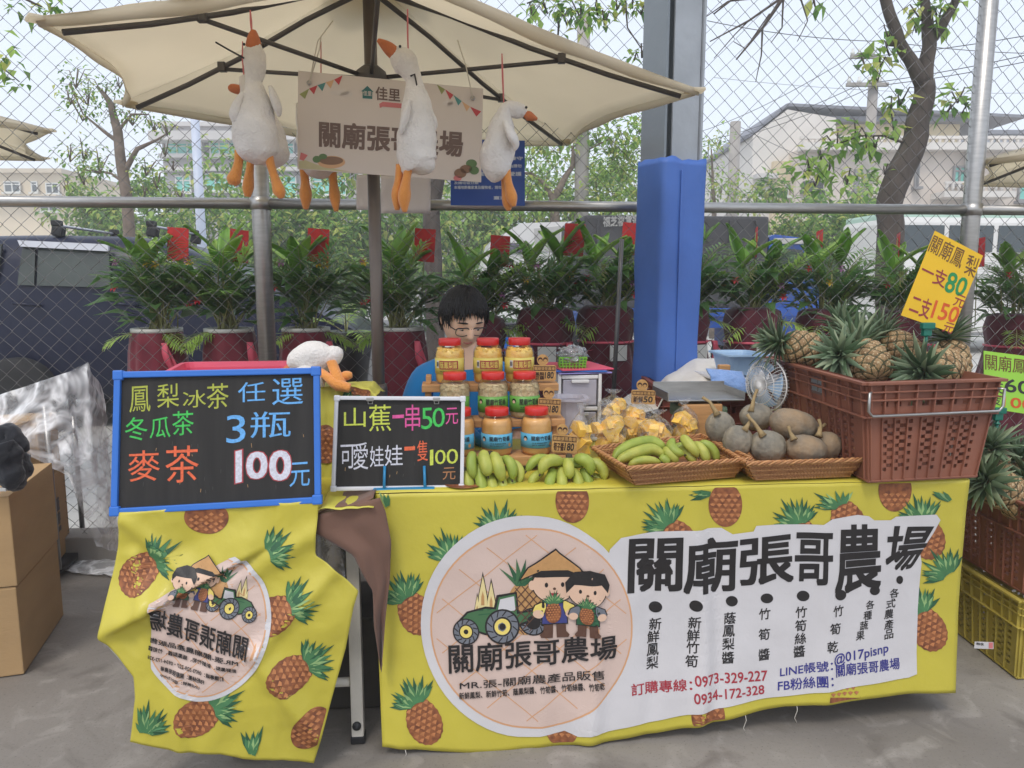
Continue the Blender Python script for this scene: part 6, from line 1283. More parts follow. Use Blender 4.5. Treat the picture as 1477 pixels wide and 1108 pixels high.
nb = G(1252, 697, TOP+.003); dn = nb.y-KY*nb.x; zt = Q(1250, 551, dn-.012).z
cB_ = G(1250, 551, zt); cA_ = G(1109, 514, zt); cC_ = G(1444, 545, zt); cD_ = cA_+cC_-cB_
mid = (cA_+cC_)/2; rb = G(1408, 689, TOP+.003)
top4 = [cB_, cC_, cD_, cA_]; lb = nb+(cA_-cB_)*.93; lb.z = TOP+.003; bot4 = [nb, rb, rb+lb-nb, lb]
ZCT = zt
bc = crate('big brown plastic crate full of pineapples, wire handle, on the right end of the table', top4, bot4, CRB, 14, handle=(0,))
mb = MB(); x = (cA_-cB_); nn = x.cross(Z).normalized(); nn = nn if nn.dot(cB_-cD_) > 0 else -nn
def pl_(px, py, l):
    # lettering panel on the long side
    r = ray(px, py); o = V((0, 0, CAMZ)); a = lb.lerp(nb, .5); n_ = (nb-lb).cross(cB_-nb).normalized(); n_ = n_ if n_.dot(r) < 0 else -n_; t = (a-o).dot(n_)/r.dot(n_); return o+r*t+n_*(.0025+.0004*l)
art(mb, [(1170, 541), (1192, 546), (1192, 572), (1170, 565)], pl_, mat('faded_print', (104, 84, 80), .7, .15, 20), 1); text(mb, '關廟', [(1172, 544), (1190, 549), (1190, 556), (1172, 551)], pl_, GREY, .03, 2); text(mb, '農產', [(1172, 554), (1190, 559), (1190, 568), (1172, 562)], pl_, GREY, .03, 2)
mb.build('printed_panel', bc)
g0 = G(1395, 988, .003); gd = g0.y-KY*g0.x; gu = g0.dot(U)-.012
zy = Q(1400, 868, gd).z; zb2 = Q(1400, 731, gd).z; cwid, cdep = .62, .42
def stack(z0, z1, m, label, h=None, ins=.02):
    t4 = [F(gu-.005, gd-.005, z1), F(gu+cwid, gd-.005, z1), F(gu+cwid, gd+cdep, z1), F(gu-.005, gd+cdep, z1)]; b4 = [F(gu+ins, gd+ins, z0), F(gu+cwid-ins, gd+ins, z0), F(gu+cwid-ins, gd+cdep-ins, z0), F(gu+ins, gd+cdep-ins, z0)]; return crate(label, t4, b4, m, 12, h)
yc = stack(.003, zy, CRY, 'mustard yellow plastic crate on the floor, bottom of the stack at the right edge')
stack(zy+.004, zb2, CRB, 'brown plastic crate stacked on the mustard yellow crate at the right edge', (0,))
mb = MB(); lfy = lambda x, y, l: Q(x, y, gd+.004)+N*(.006+.0006*l); art(mb, [(1404, 924), (1431, 925), (1431, 935), (1403, 934)], lfy, PW, 1); text(mb, '林水', [(1406, 925), (1417, 926), (1417, 930), (1406, 929)], lfy, INK, .03, 2); art(mb, [(1424, 925.5), (1430, 925.5), (1430, 934), (1424, 934)], lfy, INKS['pink'], 2); mb.build('sticker', yc)

# ---------------------------------------------------------------- pineapples
PEY = mat('pineapple_scale', (134, 104, 70), .7, .3, 40, .5, 120, col2=(170, 140, 98)); PGV = mat('pineapple_groove', (74, 70, 44), .8, .3, 40); PTP = mat('pineapple_tip', (188, 166, 130), .7, .2, 60); PCR = [mat('crown_leaf_%s' % n, c, .5, .2, 14, transl=.12) for n, c in (('grey', (110, 130, 100)), ('deep', (82, 106, 74)), ('pale', (146, 160, 126)))]
def pineapple(seed, label):
    p = thing('pineapple', label, 'pineapple', group='pineapples in the crates'); r_ = random.Random(seed); mb = MB(); na, nv = 88, 64; R, H = .060, .155
    vs = []; vals = []
    for j in range(nv+1):
        t = j/nv; z = H*t; rr = R*(max(0, 1-abs(2*t-1)**3.2))**.5*(1-.10*t)+.004
        for i in range(na):
            a = 2*pi*i/na; u = a/(2*pi)*8; v = t*9.0; x = (u+v*.5) % 1-.5; y = (u-v*.5) % 1-.5; f = max(abs(x), abs(y)); c_ = max(0, 1-f*2)
            k = 1+.085*min(1, c_*2.2)+.05*max(0, c_-.72)*3-.02; vs.append(V((rr*k*cos(a), rr*k*sin(a), z))); vals.append(c_)
    o = len(mb.v); mb.v.extend(vs); ms = [mb.mi(PGV), mb.mi(PEY), mb.mi(PTP)]
    for j in range(nv):
        for i in range(na):
            q = (j*na+i, j*na+(i+1) % na, (j+1)*na+(i+1) % na, (j+1)*na+i); c_ = sum(vals[k] for k in q)/4; mb.f.append(q); mb.fm.append(ms[0] if c_ < .17 else ms[2] if c_ > .80 or .30 < c_ < .36 else ms[1]); mb.fs.append(True)
    mb.f.append(tuple(range(na-1, -1, -1))); mb.fm.append(ms[0]); mb.fs.append(False)
    mb.build('fruit', p); mb = MB()
    for ring in range(8):
        n = 8 if ring < 5 else 6
        for k in range(n):
            a = 2*pi*(k+.5*(ring % 2))/n+r_.uniform(-.15, .15); el = radians(8+ring*10.5+r_.uniform(-6, 6)); L = (.068, .088, .108, .118, .118, .11, .10, .085)[ring]*r_.uniform(.85, 1.12); w = .0115
            rd = V((cos(a), sin(a), 0)); sd = V((-sin(a), cos(a), 0)); b0 = V((0, 0, H-.004+ring*.004))+rd*.018*(1-ring*.09)
            def lf_(u, v): e = el+radians(18)-v*v*radians(46+6*(ring < 3)); c = b0+(rd*cos(el)+Z*sin(el))*L*v-V((0, 0, 1))*L*.22*v*v*(1.2-ring*.1)+rd*L*.12*v*v; ww = w*(1-v**1.7)+.0006; return c+sd*(u-.5)*2*ww+(Z*cos(el)-rd*sin(el))*abs(u-.5)*.012*(1-v)
            slab(mb, lf_, 2, 7, PCR[(k+ring) % 3 if ring < 6 else 0], .0008)
    mb.build('leaf_crown', p); return p
pp = [pineapple(1, 'x'), pineapple(4, 'x')]
def putpine(k, px, py, d, ax, label, s=1.0, spin=0):
    """fruit centre at the pixel on plane d; ax = direction the crown points"""
    pr = pp[k % 2]; o = dup(pr) if pr['label'] != 'x' else pr; o['label'] = label; a = U*ax[0]+B*ax[1]+Z*ax[2]; a.normalize(); q = Q(px, py, d)-a*.078*s; R_ = a.to_track_quat('Z', 'Y').to_matrix().to_4x4()@Matrix.Rotation(spin, 4, 'Z'); o.location = q; o.rotation_euler = R_.to_euler(); o.scale = (s, s, s)
for k, (px, py, d, ax, s, lab) in enumerate((
        (1157, 503, 2.52, (-1, .1, .25), .98, 'pineapple at the left corner of the big brown crate, crown to the left'), (1222, 520, 2.42, (-.62, -.62, .25), .95, 'pineapple whose crown spills over the long side of the big brown crate'), (1252, 522, 2.34, (.05, .8, .55), 1.05, 'pineapple lying in the middle front of the big brown crate'), (1222, 500, 2.62, (-.1, .4, .9), .95, 'pineapple at the back of the crate, crown standing up behind the middle one'),
        (1300, 506, 2.50, (-.45, .5, .55), 1.0, 'pineapple mostly hidden behind the front ones, crown pointing up and left'), (1357, 533, 2.27, (-.92, -.42, -.03), 1.05, 'pineapple lying in the big brown crate, crown hanging left over the front rim'), (1372, 520, 2.42, (.05, .3, .95), .95, 'pineapple standing below the yellow price sign, crown upright'), (1262, 512, 2.66, (.3, .3, .85), .9, 'pineapple in the back row of the big brown crate, near the trunk'))):
    putpine(k, px, py, d, ax, lab, s, k*.7)
for k, (px, py, d, ax, s, lab) in enumerate(((1429, 672, gd+.20, (-.25, -.25, .6), .95, 'pineapple leaning behind the others in the lower right crate'), (1444, 706, gd+.12, (-.75, -.25, .35), 1.05, 'pineapple in front in the lower right crate, dark crown to the left'), (1476, 722, gd+.10, (.4, .3, .6), 1.0, 'pineapple cut by the right edge of the photo, in the lower crate'), (1478, 690, gd+.3, (-.1, .3, .8), .9, 'pineapple at the back of the lower right crate'))): putpine(k, px, py, d, ax, lab, s, k*1.1)

# ---------------------------------------------------------------- price cards
YC = mat('yellow_card', (236, 190, 38), .55, .04, 6); GC = mat('green_card', (158, 214, 74), .55, .04, 6); GCLIP = mat('green_clip', (22, 110, 92), .35, .08, 10); MK = {k: mat('marker_'+k, c, .6, .1, 60) for k, c in dict(brown=(112, 76, 44), maroon=(150, 56, 60), green=(40, 140, 80), orange=(216, 92, 40), black=(52, 46, 52)).items()}
def card(name, label, quad, d, m, lines, clip):
    c = wthing(name, label, 'sign', Q(*quad[3], d)); mb = MB(); lf = lambda x, y, l: Q(x, y, d)+N*(.0004*l); P = [Q(x, y, d) for x, y in quad]
    mb.add(P+[p+B*.003 for p in P], [(3, 2, 1, 0), (4, 5, 6, 7), (0, 1, 5, 4), (1, 2, 6, 5), (2, 3, 7, 6), (3, 0, 4, 7)], m)
    for s, q, k, b in lines: text(mb, s, q, lf, MK[k], b*.4, 1.5)
    mb.build('card', c); mb = MB(); q = Q(clip[0], clip[1], d); box(mb, (0, 0, 0), (.045, .02, .022), GCLIP, .004, MF(q-B*.004)); box(mb, (0, 0, -.02), (.03, .018, .03), GCLIP, .004, MF(q)); tube(mb, [q-Z*.03, q-Z*clip[2]], .006, GCLIP, 8); tube(mb, [q-Z*(clip[2]*.4), q-Z*(clip[2]*.45)], .010, GCLIP, 8); mb.build('clip', c)
card('yellow_price_sign', 'tilted yellow card with hand-written prices clipped above the pineapple crate', [(1349, 333), (1418, 369), (1373, 480), (1300, 455)], 2.36, YC, [('關廟鳳', [(1348, 338), (1394, 361), (1384, 388), (1338, 362)], 'brown', .012), ('梨', [(1397, 366), (1414, 374), (1404, 402), (1390, 394)], 'brown', .012), ('一支', [(1334, 376), (1368, 394), (1361, 416), (1326, 400)], 'maroon', .03), ('80', [(1370, 391), (1398, 404), (1388, 428), (1361, 420)], 'green', .035), ('元', [(1380, 423), (1394, 429), (1388, 445), (1374, 440)], 'maroon', .02), ('二支', [(1318, 423), (1346, 434), (1338, 461), (1310, 450)], 'maroon', .03), ('150', [(1350, 433), (1386, 445), (1378, 466), (1342, 458)], 'orange', .035), ('元', [(1364, 464), (1378, 468), (1372, 482), (1358, 478)], 'maroon', .02)], (1337, 470, .07))
card('green_price_sign', 'lime green card with hand-written prices at the right edge, behind the crates', [(1419, 506), (1530, 520), (1525, 604), (1420, 588)], gd+.18, GC, [('關廟鳳梨', [(1421, 510), (1500, 521), (1499, 545), (1421, 536)], 'brown', .012), ('一支', [(1405+17, 556), (1452, 560), (1450, 580), (1421, 576)], 'black', .02), ('60', [(1452, 551), (1488, 556), (1486, 580), (1451, 574)], 'black', .03), ('元', [(1490, 562), (1504, 564), (1504, 580), (1489, 578)], 'black', .02), ('二支', [(1422, 582), (1450, 585), (1449, 602), (1421, 599)], 'black', .02), ('100', [(1447, 588), (1490, 592), (1489, 604), (1446, 600)], 'orange', .035)] if False else [('關廟鳳梨', [(1421, 510), (1500, 521), (1499, 542), (1421, 533)], 'brown', .012), ('一支', [(1421, 548), (1447, 551), (1446, 568), (1421, 566)], 'black', .02), ('60', [(1450, 546), (1486, 551), (1485, 569), (1449, 565)], 'black', .03), ('元', [(1490, 556), (1504, 558), (1504, 572), (1489, 570)], 'black', .02), ('二支', [(1421, 571), (1444, 573), (1443, 585), (1421, 583)], 'black', .02), ('100', [(1447, 572), (1490, 577), (1489, 592), (1446, 586)], 'orange', .035)], (1440, 592, .11))

# ---------------------------------------------------------------- bags of cut pineapple
PFL = mat('pineapple_flesh', (250, 210, 100), .35, .2, 40, .15, 70, col2=(238, 184, 74), coat=.3); BAGF = film('bag_film', haze=.07, edge=.2, rough=.14, crease=.9, cs=30, gmul=.45, streak=.12)
def bag(x0, x1, y0, y1, d, n, seed, label, tiltx=0):
    r_ = random.Random(seed); base = Q((x0+x1)/2, y1, d); w = (x1-x0)*d/FPX/2; h = (y1-y0)*d/FPX; t = wthing('pineapple_bag', label, 'bag', base, 'bags of cut pineapple'); M_ = MF(base)@rot('Y', tiltx); dy = min(w*.85, .045)
    for k in range(n):
        mb = MB(); a = r_.uniform(0, 2*pi); rr = sqrt(r_.random())*.62; z = h*(.10+.50*(k+.5)/n); s = .9 if z > h*.45 else 1
        c = V((cos(a)*w*rr*s, sin(a)*dy*rr*s, z)); sz = r_.uniform(.030, .044)
        pr = [(0, 0), (sz*1.5, -.1*sz), (sz*1.35, sz*.55), (sz*.75, sz*1.0), (.1*sz, sz*.8)]; prism(mb, [(x-sz*.7, zz-sz*.45) for x, zz in pr], sz*.75, PFL, M_@mv(*c)@Matrix.Rotation(r_.uniform(0, 6.28), 4, 'Z')@Matrix.Rotation(r_.uniform(-1, 1), 4, 'Y')@mv(0, -sz*.37, 0)); mb.build('pineapple_piece', t)
    mb = MB(); na, nv = 44, 30; vs = []; fs = []
    prof = [(.0, .55), (.04, .92), (.3, 1.06), (.55, 1.0), (.70, .72), (.80, .36), (.845, .16), (.86, .14), (.90, .30), (1.0, .62)]
    for j in range(nv+1):
        z = j/nv; r = interp(prof, z)
        for i in range(na):
            a = 2*pi*i/na; k = 1+.10*noise.noise(V((cos(a)*2.2+seed, sin(a)*2.2, z*5)))+.09*noise.noise(V((cos(a)*6+seed, sin(a)*6, z*9)))*(1 if z > .5 else .5)
            sq = (abs(cos(a))**3+abs(sin(a))**3)**(-1/3.) if z < .7 else 1
            vs.append(V((cos(a)*w*r*k*sq*.95, sin(a)*dy*r*k*(sq if z < .85 else .6)*1.05, z*h*(1+.04*noise.noise(V((a*2, seed, 0)))*(z > .9)))))
    for j in range(nv):
        for i in range(na): fs.append((j*na+i, j*na+(i+1) % na, (j+1)*na+(i+1) % na, (j+1)*na+i))
    fs.append(tuple(range(na-1, -1, -1))); mb.add(vs, fs, BAGF, True, M_); mb.build('film', t)
bag(815, 846, 578, 660, 2.34, 10, 1, 'tall narrow clear bag of cut pineapple beside the lowest price tag', 6)
bag(846, 903, 574, 650, 2.42, 15, 2, 'large clear bag of cut pineapple behind the wicker basket corner')
bag(862, 906, 560, 610, 2.56, 9, 3, 'clear bag of cut pineapple at the back, peeking over the large bag')
bag(895, 950, 566, 634, 2.50, 13, 4, 'clear bag of cut pineapple standing under the farthest price tag', -4)
bag(918, 968, 588, 644, 2.42, 12, 5, 'low clear bag of cut pineapple right behind the sideways bananas', 4)
bag(968, 1008, 572, 636, 2.46, 8, 6, 'small clear bag of cut pineapple at the right, behind the standing bananas', -3)

# ================================================================ CHALKBOARDS
CBK = mat('chalkboard_face', (38, 36, 34), .75, .25, 5, .05, 30, stretch=(8, 1, .8)); FBL = mat('blue_frame', (48, 112, 200), .45, .06, 5); FWH = mat('white_frame_bar', (216, 216, 220), .4, .05, 5)
CK = {k: mat('chalk_'+k, c, .85, .18, 160) for k, c in dict(olive=(170, 176, 74), sky=(104, 168, 224), green=(70, 190, 88), orange=(222, 104, 68), white=(206, 206, 216), red=(170, 70, 76), yellow=(196, 206, 84), pink=(214, 88, 150), tan=(170, 120, 82), smear=(176, 140, 96), dust=(70, 68, 66)).items()}
def cboard(name, label, corners, db, dt, fw, fm, lines, edges=True):
    """corners tl, tr, br, bl in photo pixels; the foot stands on plane db, the head leans back to dt"""
    tl, tr, br, bl = [Q(*p, d) for p, d in zip(corners, (dt, dt, db, db))]; n = (tr-tl).cross(bl-tl).normalized(); n = n if n.dot(N) > 0 else -n; o = V((0, 0, CAMZ))
    def lf(x, y, l): r = ray(x, y); t = (tl-o).dot(n)/r.dot(n); return o+r*t+n*(.0006*l)
    br = lf(corners[2][0], corners[2][1], 0)
    c = wthing(name, label, 'chalkboard', (bl+br)/2); mb = MB(); P = [tl, tr, br, bl]; mb.add(P+[p-n*.008 for p in P], [(3, 2, 1, 0), (4, 5, 6, 7), (0, 1, 5, 4), (1, 2, 6, 5), (2, 3, 7, 6), (3, 0, 4, 7)], CBK)
    for s, q, k, b in lines:
        text(mb, s, q, lf, CK[k], 0 if k not in ('red', 'white') or s not in '100' else b, 2.4 if k == 'white' and s in '100' else 1.2)
    r_ = random.Random(len(label))
    x0, x1 = corners[3][0]+14, corners[2][0]-14; y0, y1 = corners[0][1]+12, corners[2][1]-14
    for k in range(26 if edges else 10): x = r_.uniform(x0, x1); y = r_.uniform(y0+(y1-y0)*.45, y1); strip(mb, [(x, y), (x+r_.uniform(-1, 1), y+r_.uniform(2, 7))], .7, lf, CK['smear' if r_.random() < .35 else 'dust'], .6)
    mb.build('board', c)
    names = ((tl, tr), (tr, br), (br, bl), (bl, tl))
    for a, b in names:
        mb = MB(); d = b-a; x = d.normalized(); z = n.cross(x); box(mb, (0, 0, 0), (d.length-fw*1.5, .016, fw), fm, .003, frame((a+b)/2+n*.002, x, n, z)); mb.build('frame_bar', c)
    for p in P: mb = MB(); x = (tr-tl).normalized(); box(mb, (0, 0, 0), (fw*1.55, .020, fw*1.55), fm, .004, frame(p+((tl+br)/2-p).normalized()*fw*.12+n*.002, x, n, n.cross(x))); mb.build('frame_corner', c)
    return c, lf, n
c1 = lambda x, y: (x/3.077, 480+y/3.077)
def L1(s, x0, y0, x1, y1, k, b=.012, sk=0): return (s, [c1(x0+sk, y0), c1(x1+sk, y0-6), c1(x1, y1-6), c1(x0, y1)], k, b)
cboard('framed_chalkboard', 'big blue framed chalkboard with coloured drink prices standing on the small left table', [(171, 541), (457, 535), (459, 721), (166, 738)], FD2+.005, FD2+.075, .017, FBL,
       [L1('鳳', 575, 240, 668, 355, 'olive'), L1('梨', 698, 230, 795, 335, 'olive'), L1('冰', 812, 258, 915, 335, 'olive'), L1('茶', 918, 228, 1015, 340, 'olive'), L1('任', 1056, 222, 1178, 310, 'sky', .02), L1('選', 1208, 205, 1345, 322, 'sky', .01), L1('冬', 555, 378, 655, 482, 'green', .025), L1('瓜', 665, 378, 757, 470, 'green', .025), L1('茶', 765, 350, 860, 458, 'green', .025), L1('3', 1005, 368, 1090, 492, 'sky', .03), L1('瓶', 1112, 352, 1290, 468, 'sky', .022), L1('麥', 568, 525, 710, 662, 'orange', .015), L1('茶', 735, 505, 882, 668, 'orange', .015),
        L1('1', 1046, 526, 1074, 668, 'red', .022), L1('0', 1098, 535, 1183, 648, 'red', .045), L1('0', 1200, 530, 1288, 655, 'red', .045), L1('1', 1048, 528, 1072, 666, 'white', .009), L1('0', 1098, 535, 1183, 648, 'white', .024), L1('0', 1200, 530, 1288, 655, 'white', .024), L1('元', 1285, 578, 1375, 685, 'sky', .008)])
c2 = lambda x, y: (420+x/3.258, 400+y/3.258)
def L2(s, x0, y0, x1, y1, k, b=.012): return (s, [c2(x0, y0), c2(x1, y0-3), c2(x1, y1-3), c2(x0, y1)], k, b)
EBL = mat('easel_blue', (38, 128, 176), .35, .08, 8)
cc2, lf2_, n2 = cboard('small_chalkboard', 'small white framed chalkboard with banana prices on a blue easel, on the long table', [(486, 574), (668, 575), (666, 702), (481, 705)], 2.085, 2.115, .011, FWH,
       [L2('山', 248, 615, 350, 705, 'yellow'), L2('蕉', 366, 600, 470, 725, 'yellow'), L2('一', 476, 648, 530, 664, 'pink', .02), L2('串', 535, 600, 606, 722, 'pink'), L2('5', 612, 615, 664, 715, 'green', .02), L2('0', 664, 615, 722, 706, 'green', .02), L2('元', 726, 615, 784, 692, 'pink'), L2('可', 232, 788, 300, 900, 'white'), L2('愛', 292, 778, 362, 905, 'white'), L2('娃', 370, 795, 435, 893, 'white'), L2('娃', 440, 790, 524, 888, 'white'), L2('一', 532, 797, 582, 815, 'orange', .03), L2('隻', 592, 768, 642, 865, 'orange', .014), L2('1', 652, 812, 668, 885, 'yellow', .01), L2('0', 676, 812, 726, 880, 'yellow', .01), L2('0', 730, 808, 784, 878, 'yellow', .01), L2('元', 712, 895, 772, 952, 'tan')], False)
for x in (372, 683):
    mb = MB(); p = lf2_(*c2(x, 572), 6); box(mb, (0, 0, 0), (.022, .014, .012), STEEL, .003, MF(p)); tube(mb, [p-U*.007+Z*.004, p-U*.006-Z*.014, p+U*.006-Z*.014, p+U*.007+Z*.004], .0016, STEEL, 6); mb.build('clip', cc2)
es_ = wthing('easel', 'blue plastic easel foot holding the small chalkboard', 'easel', Q(582, 709, 2.07))
mb = MB(); p, q = Q(538, 708, 2.065), Q(627, 706, 2.065); box(mb, (0, 0, 0), ((q-p).length, .05, .012), EBL, .004, MF((p+q)/2+B*.02)); mb.build('base', es_)
for x0, x1 in ((555, 554), (612, 613)): mb = MB(); a, b = lf2_(x0, 672, 5), Q(x1, 705, 2.066); tube(mb, [a, b], .0042, EBL, 8); mb.build('prong', es_)

# ================================================================ THINGS ON AND BEHIND THE LEFT TABLE
PKT = mat('pink_tub', (226, 84, 112), .4, .06, 4, coat=.1); z_ = 1.075
def tub(name, label, cat_, rim, depth, m, taper=.85, th=.006, lip=.02):
    t = wthing(name, label, cat_, sum(rim, V((0, 0, 0)))/4-Z*depth); cen = sum(rim, V((0, 0, 0)))/4
    def ringp(h, off=0):
        out = []
        for i in range(4):
            a, b, c = rim[i-1], rim[i], rim[(i+1) % 4]
            for k in range(5):
                f = k/4; p = b+((a-b).normalized()*(1-f)**2+(c-b).normalized()*f**2)*.045; s = taper+(1-taper)*h; q = cen+(p-cen)*s; q = q+(q-cen).normalized()*off; out.append(V((q.x, q.y, cen.z-depth*(1-h))))
        return out
    mb = MB(); rings = [ringp(0), ringp(.5), ringp(.96), ringp(1, lip), ringp(1, lip), ringp(1, 0), ringp(.96, -th), ringp(.5, -th), ringp(.04, -th)]
    rings[4] = [p+Z*.006 for p in rings[4]]; rings[5] = [p+Z*.006 for p in rings[5]]
    n = len(rings[0]); vs = [p for r in rings for p in r]; fs = []
    for j in range(len(rings)-1):
        for i in range(n): fs.append((j*n+i, j*n+(i+1) % n, (j+1)*n+(i+1) % n, (j+1)*n+i))
    fs += [tuple(range(n-1, -1, -1)), tuple((len(rings)-1)*n+i for i in range(n))]
    mb.add(vs, fs, m, False); mb.build('shell', t); return t
tub('pink_tub', 'pink plastic tub behind the big blue framed chalkboard', 'tub', [G(236, 543, z_), G(430, 541, z_), G(424, 523, z_), G(268, 525, z_)], z_-TOP2-.008, PKT)
# covered pile under the sitting goose
def heapcloth(label, name, m, x0, x1, ytop, ybot, d0, d1, prints, amp=.012, seed=0):
    mb = MB(); zt = Q((x0+x1)/2, ytop, d0+.03).z
    def f(s, t):                                       # t: 0 hem at the front .. 1 back
        x = x0+(x1-x0)*s; yb = ybot(x) if callable(ybot) else ybot
        if t < .5: q = t/.5; p = Q(x, yb+(ytop-yb)*q, d0+.03*q)
        else: q = (t-.5)/.5; p = Q(x, ytop, d0+.03); p = V((p.x, p.y, 0))+B*(d1-d0)*q+Z*(p.z-.03*q*q)
        e = min(s, 1-s); return p+N*(amp*nz(s*5+seed, t*6, 1)+amp*.6*nz(s*13, t*9, seed))+Z*amp*.8*nz(s*4, t*5, 7+seed)-Z*.03*(1-sstep(0, .14, e))
    slab(mb, f, 40, 40, m, .0015)
    lf = lambda x, y, l: f(max(0, min(1, (x-x0)/(x1-x0))), .5*(ybot-y)/(ybot-ytop) if y > ytop else .5)+N*(.003+.0008*l)
    for bx, by, an, bo, cr_, sc_ in prints:
        cl = lambda p: x0+1 < p[0] < x1-1 and ytop < p[1] < ybot
        printpine(mb, bx, by, an, lf, sc_, cr_, False, 8, 1, cl)
        if bo:
            pts = [(min(x1-2, max(x0+2, bx+24*sc_*cos(2*pi*k/28))), min(ybot-2, max(ytop+2, by+30*sc_*sin(2*pi*k/28)))) for k in range(28)]; art(mb, pts, lf, PB, 1, 8)
            for i in range(-3, 4):
                for j in range(-2, 3):
                    X, Y_ = bx+(j*9+(i % 2)*4.5)*sc_, by+i*7.2*sc_
                    if cl((X-4, Y_-4)) and cl((X+4, Y_+4)) and (i*7.2/30)**2+(j*9/24)**2 < .8: art(mb, [(X-3.5*sc_, Y_), (X, Y_-3*sc_), (X+3.5*sc_, Y_), (X, Y_+2*sc_)], lf, PBL, 2)
    return tag(mb.build(name), label, 'cloth')
heapcloth('yellow pineapple cloth heaped over a pile beside the blue framed chalkboard, under the goose', 'heaped_cloth', YEL2, 446, 543, 558, 700, 2.30, 2.62, [(470, 640, 60, 1, 0, .9), (520, 560, 20, 1, 0, .6), (474, 588, 90, 0, 1, .8), (500, 690, 60, 0, 1, .8)], .014, 3)
mb = MB(); box(mb, (0, 0, 0), (.17, .26, .2), mat('hidden_carton', (180, 146, 104), .8, .1), .006, MF(F(fu(495, 620, 2.45), 2.47, TOP2+.12))); tag(mb.build('carton'), 'carton hidden under the heaped yellow cloth between the chalkboards', 'box')

# ================================================================ THINGS BEHIND THE GOODS
WPL = mat('white_plastic', (222, 220, 218), .4, .04, 4); FROST = mat('frosted_plastic', (206, 202, 212), .25, .05, 6, alpha=.8, transl=.2); GBK = mat('green_basket', (126, 196, 66), .45, .06, 6); LILAC = mat('lilac_folder', (150, 140, 200), .5, .08, 5); LBLU = mat('ice_blue_plastic', (176, 204, 230), .3, .05, 4, transl=.25); TOWL = mat('blue_towel', (126, 158, 210), .95, .12, 12, .5, 120, sheen=.4); RAG = mat('off_white_cloth', (206, 198, 186), .9, .12, 6, .25, 40, sheen=.2, col2=(224, 218, 208))
d_ = 2.64; x0, x1 = fu(800, 560, d_), fu(863, 560, d_); zt = Q(830, 541, d_).z; dr = wthing('drawer_unit', 'white plastic drawer unit with frosted fronts behind the price tags', 'drawers', F((x0+x1)/2, d_, TOP))
mb = MB(); M_ = MF(F((x0+x1)/2, d_+.15, 0)); w = x1-x0; H_ = zt-TOP
for s in (-1, 1): box(mb, (s*(w/2-.006), 0, TOP+.004+H_/2), (.012, .3, H_), WPL, .003, M_)
for z in (TOP+.012, TOP+H_*.5, zt-.008): box(mb, (0, 0, z), (w-.026, .296, .014), WPL, .003, M_)
box(mb, (0, .145, TOP+H_/2), (w-.026, .008, H_-.03), WPL, .002, M_); mb.build('cabinet', dr)
for k in range(2):
    mb = MB(); z = TOP+H_*(.26+.48*k); box(mb, (0, -.14, z), (w-.036, .012, H_*.5-.03), FROST, .004, M_); df = mb.build('drawer', dr); mb = MB(); box(mb, (0, -.152, z+H_*.17), (w*.4, .012, .012), WPL, .003, M_); mb.build('handle', df); mb = MB(); box(mb, (.01, -.06, z-.03), (w*.5, .1, .05), LILAC, .01, M_); 
fb = MB(); 
for k, (mm, oz, an) in enumerate(((LILAC, .006, 6), (BLS, .013, -4), (PKT, .019, 10))): fb = MB(); box(fb, (0, 0, 0), (.2, .26, .005), mm, .001, MF(F((x0+x1)/2+.01, d_+.13, zt+oz))@rot('Z', an)); tag(fb.build('folder'), ('lilac folder lying on the white drawer unit under the green basket', 'blue folder on the lilac folder, on top of the white drawer unit', 'pink folder uppermost on the white drawer unit, under the green basket')[k], 'folder')
d2 = 2.66; gb = wthing('green_basket', 'small lime green slotted basket on the white drawer unit', 'basket', Q(826, 534, d2)); gx0, gx1 = fu(806, 525, d2), fu(847, 525, d2); gz0 = Q(826, 534, d2).z; gz1 = Q(826, 515, d2).z
def slots(mb, P, nx, ny, m, th, n_):
    xs = []; 
    for i in range(nx): xs += [i/nx+.18/nx, (i+1)/nx-.18/nx]
    xs = [0]+xs+[1]; ys = [0]
    for j in range(ny): ys += [.08+.84*(j+.2)/ny, .08+.84*(j+.8)/ny]
    ys += [1]; o = len(xs)*len(ys); vs = [P(x, y) for y in ys for x in xs]; vs += [p-n_*th for p in vs]; fs = []; nn = len(xs)
    for j in range(len(ys)-1):
        for i in range(nn-1):
            q = (j*nn+i, j*nn+i+1, (j+1)*nn+i+1, (j+1)*nn+i)
            if i % 2 == 1 and j % 2 == 1: fs += [(q[k], o+q[k], o+q[(k+1) % 4], q[(k+1) % 4]) for k in range(4)]
            else: fs += [q, tuple(o+k for k in q[::-1])]
    mb.add(vs, fs, m)
gc = [F(gx0, d2, 0), F(gx1, d2, 0), F(gx1, d2+.14, 0), F(gx0, d2+.14, 0)]; gcen = sum(gc, V((0, 0, 0)))/4
for i in range(4):
    a, b = gc[i], gc[(i+1) % 4]; n_ = (b-a).cross(Z).normalized(); mb = MB()
    slots(mb, lambda u, v: (lambda p: gcen+(p-gcen)*(.9+.1*v)+Z*(gz0+(gz1-gz0)*v))(a.lerp(b, u)), 8 if i % 2 == 0 else 10, 4, GBK, .003, n_); mb.build('side_wall', gb)
mb = MB(); ell(mb, F((gx0+gx1)/2, d2+.06, gz1+.002), ((gx1-gx0)*.52, .07, .034), film('crumpled_film', haze=.3, edge=.4, rough=.1, crease=1, cs=40), None, 40, 24, lambda p: 1+.35*noise.noise(p*4)+.2*noise.noise(p*9)); tag(mb.build('crumpled_bag'), 'crumpled clear plastic bag stuffed in the lime green basket', 'plastic bag')
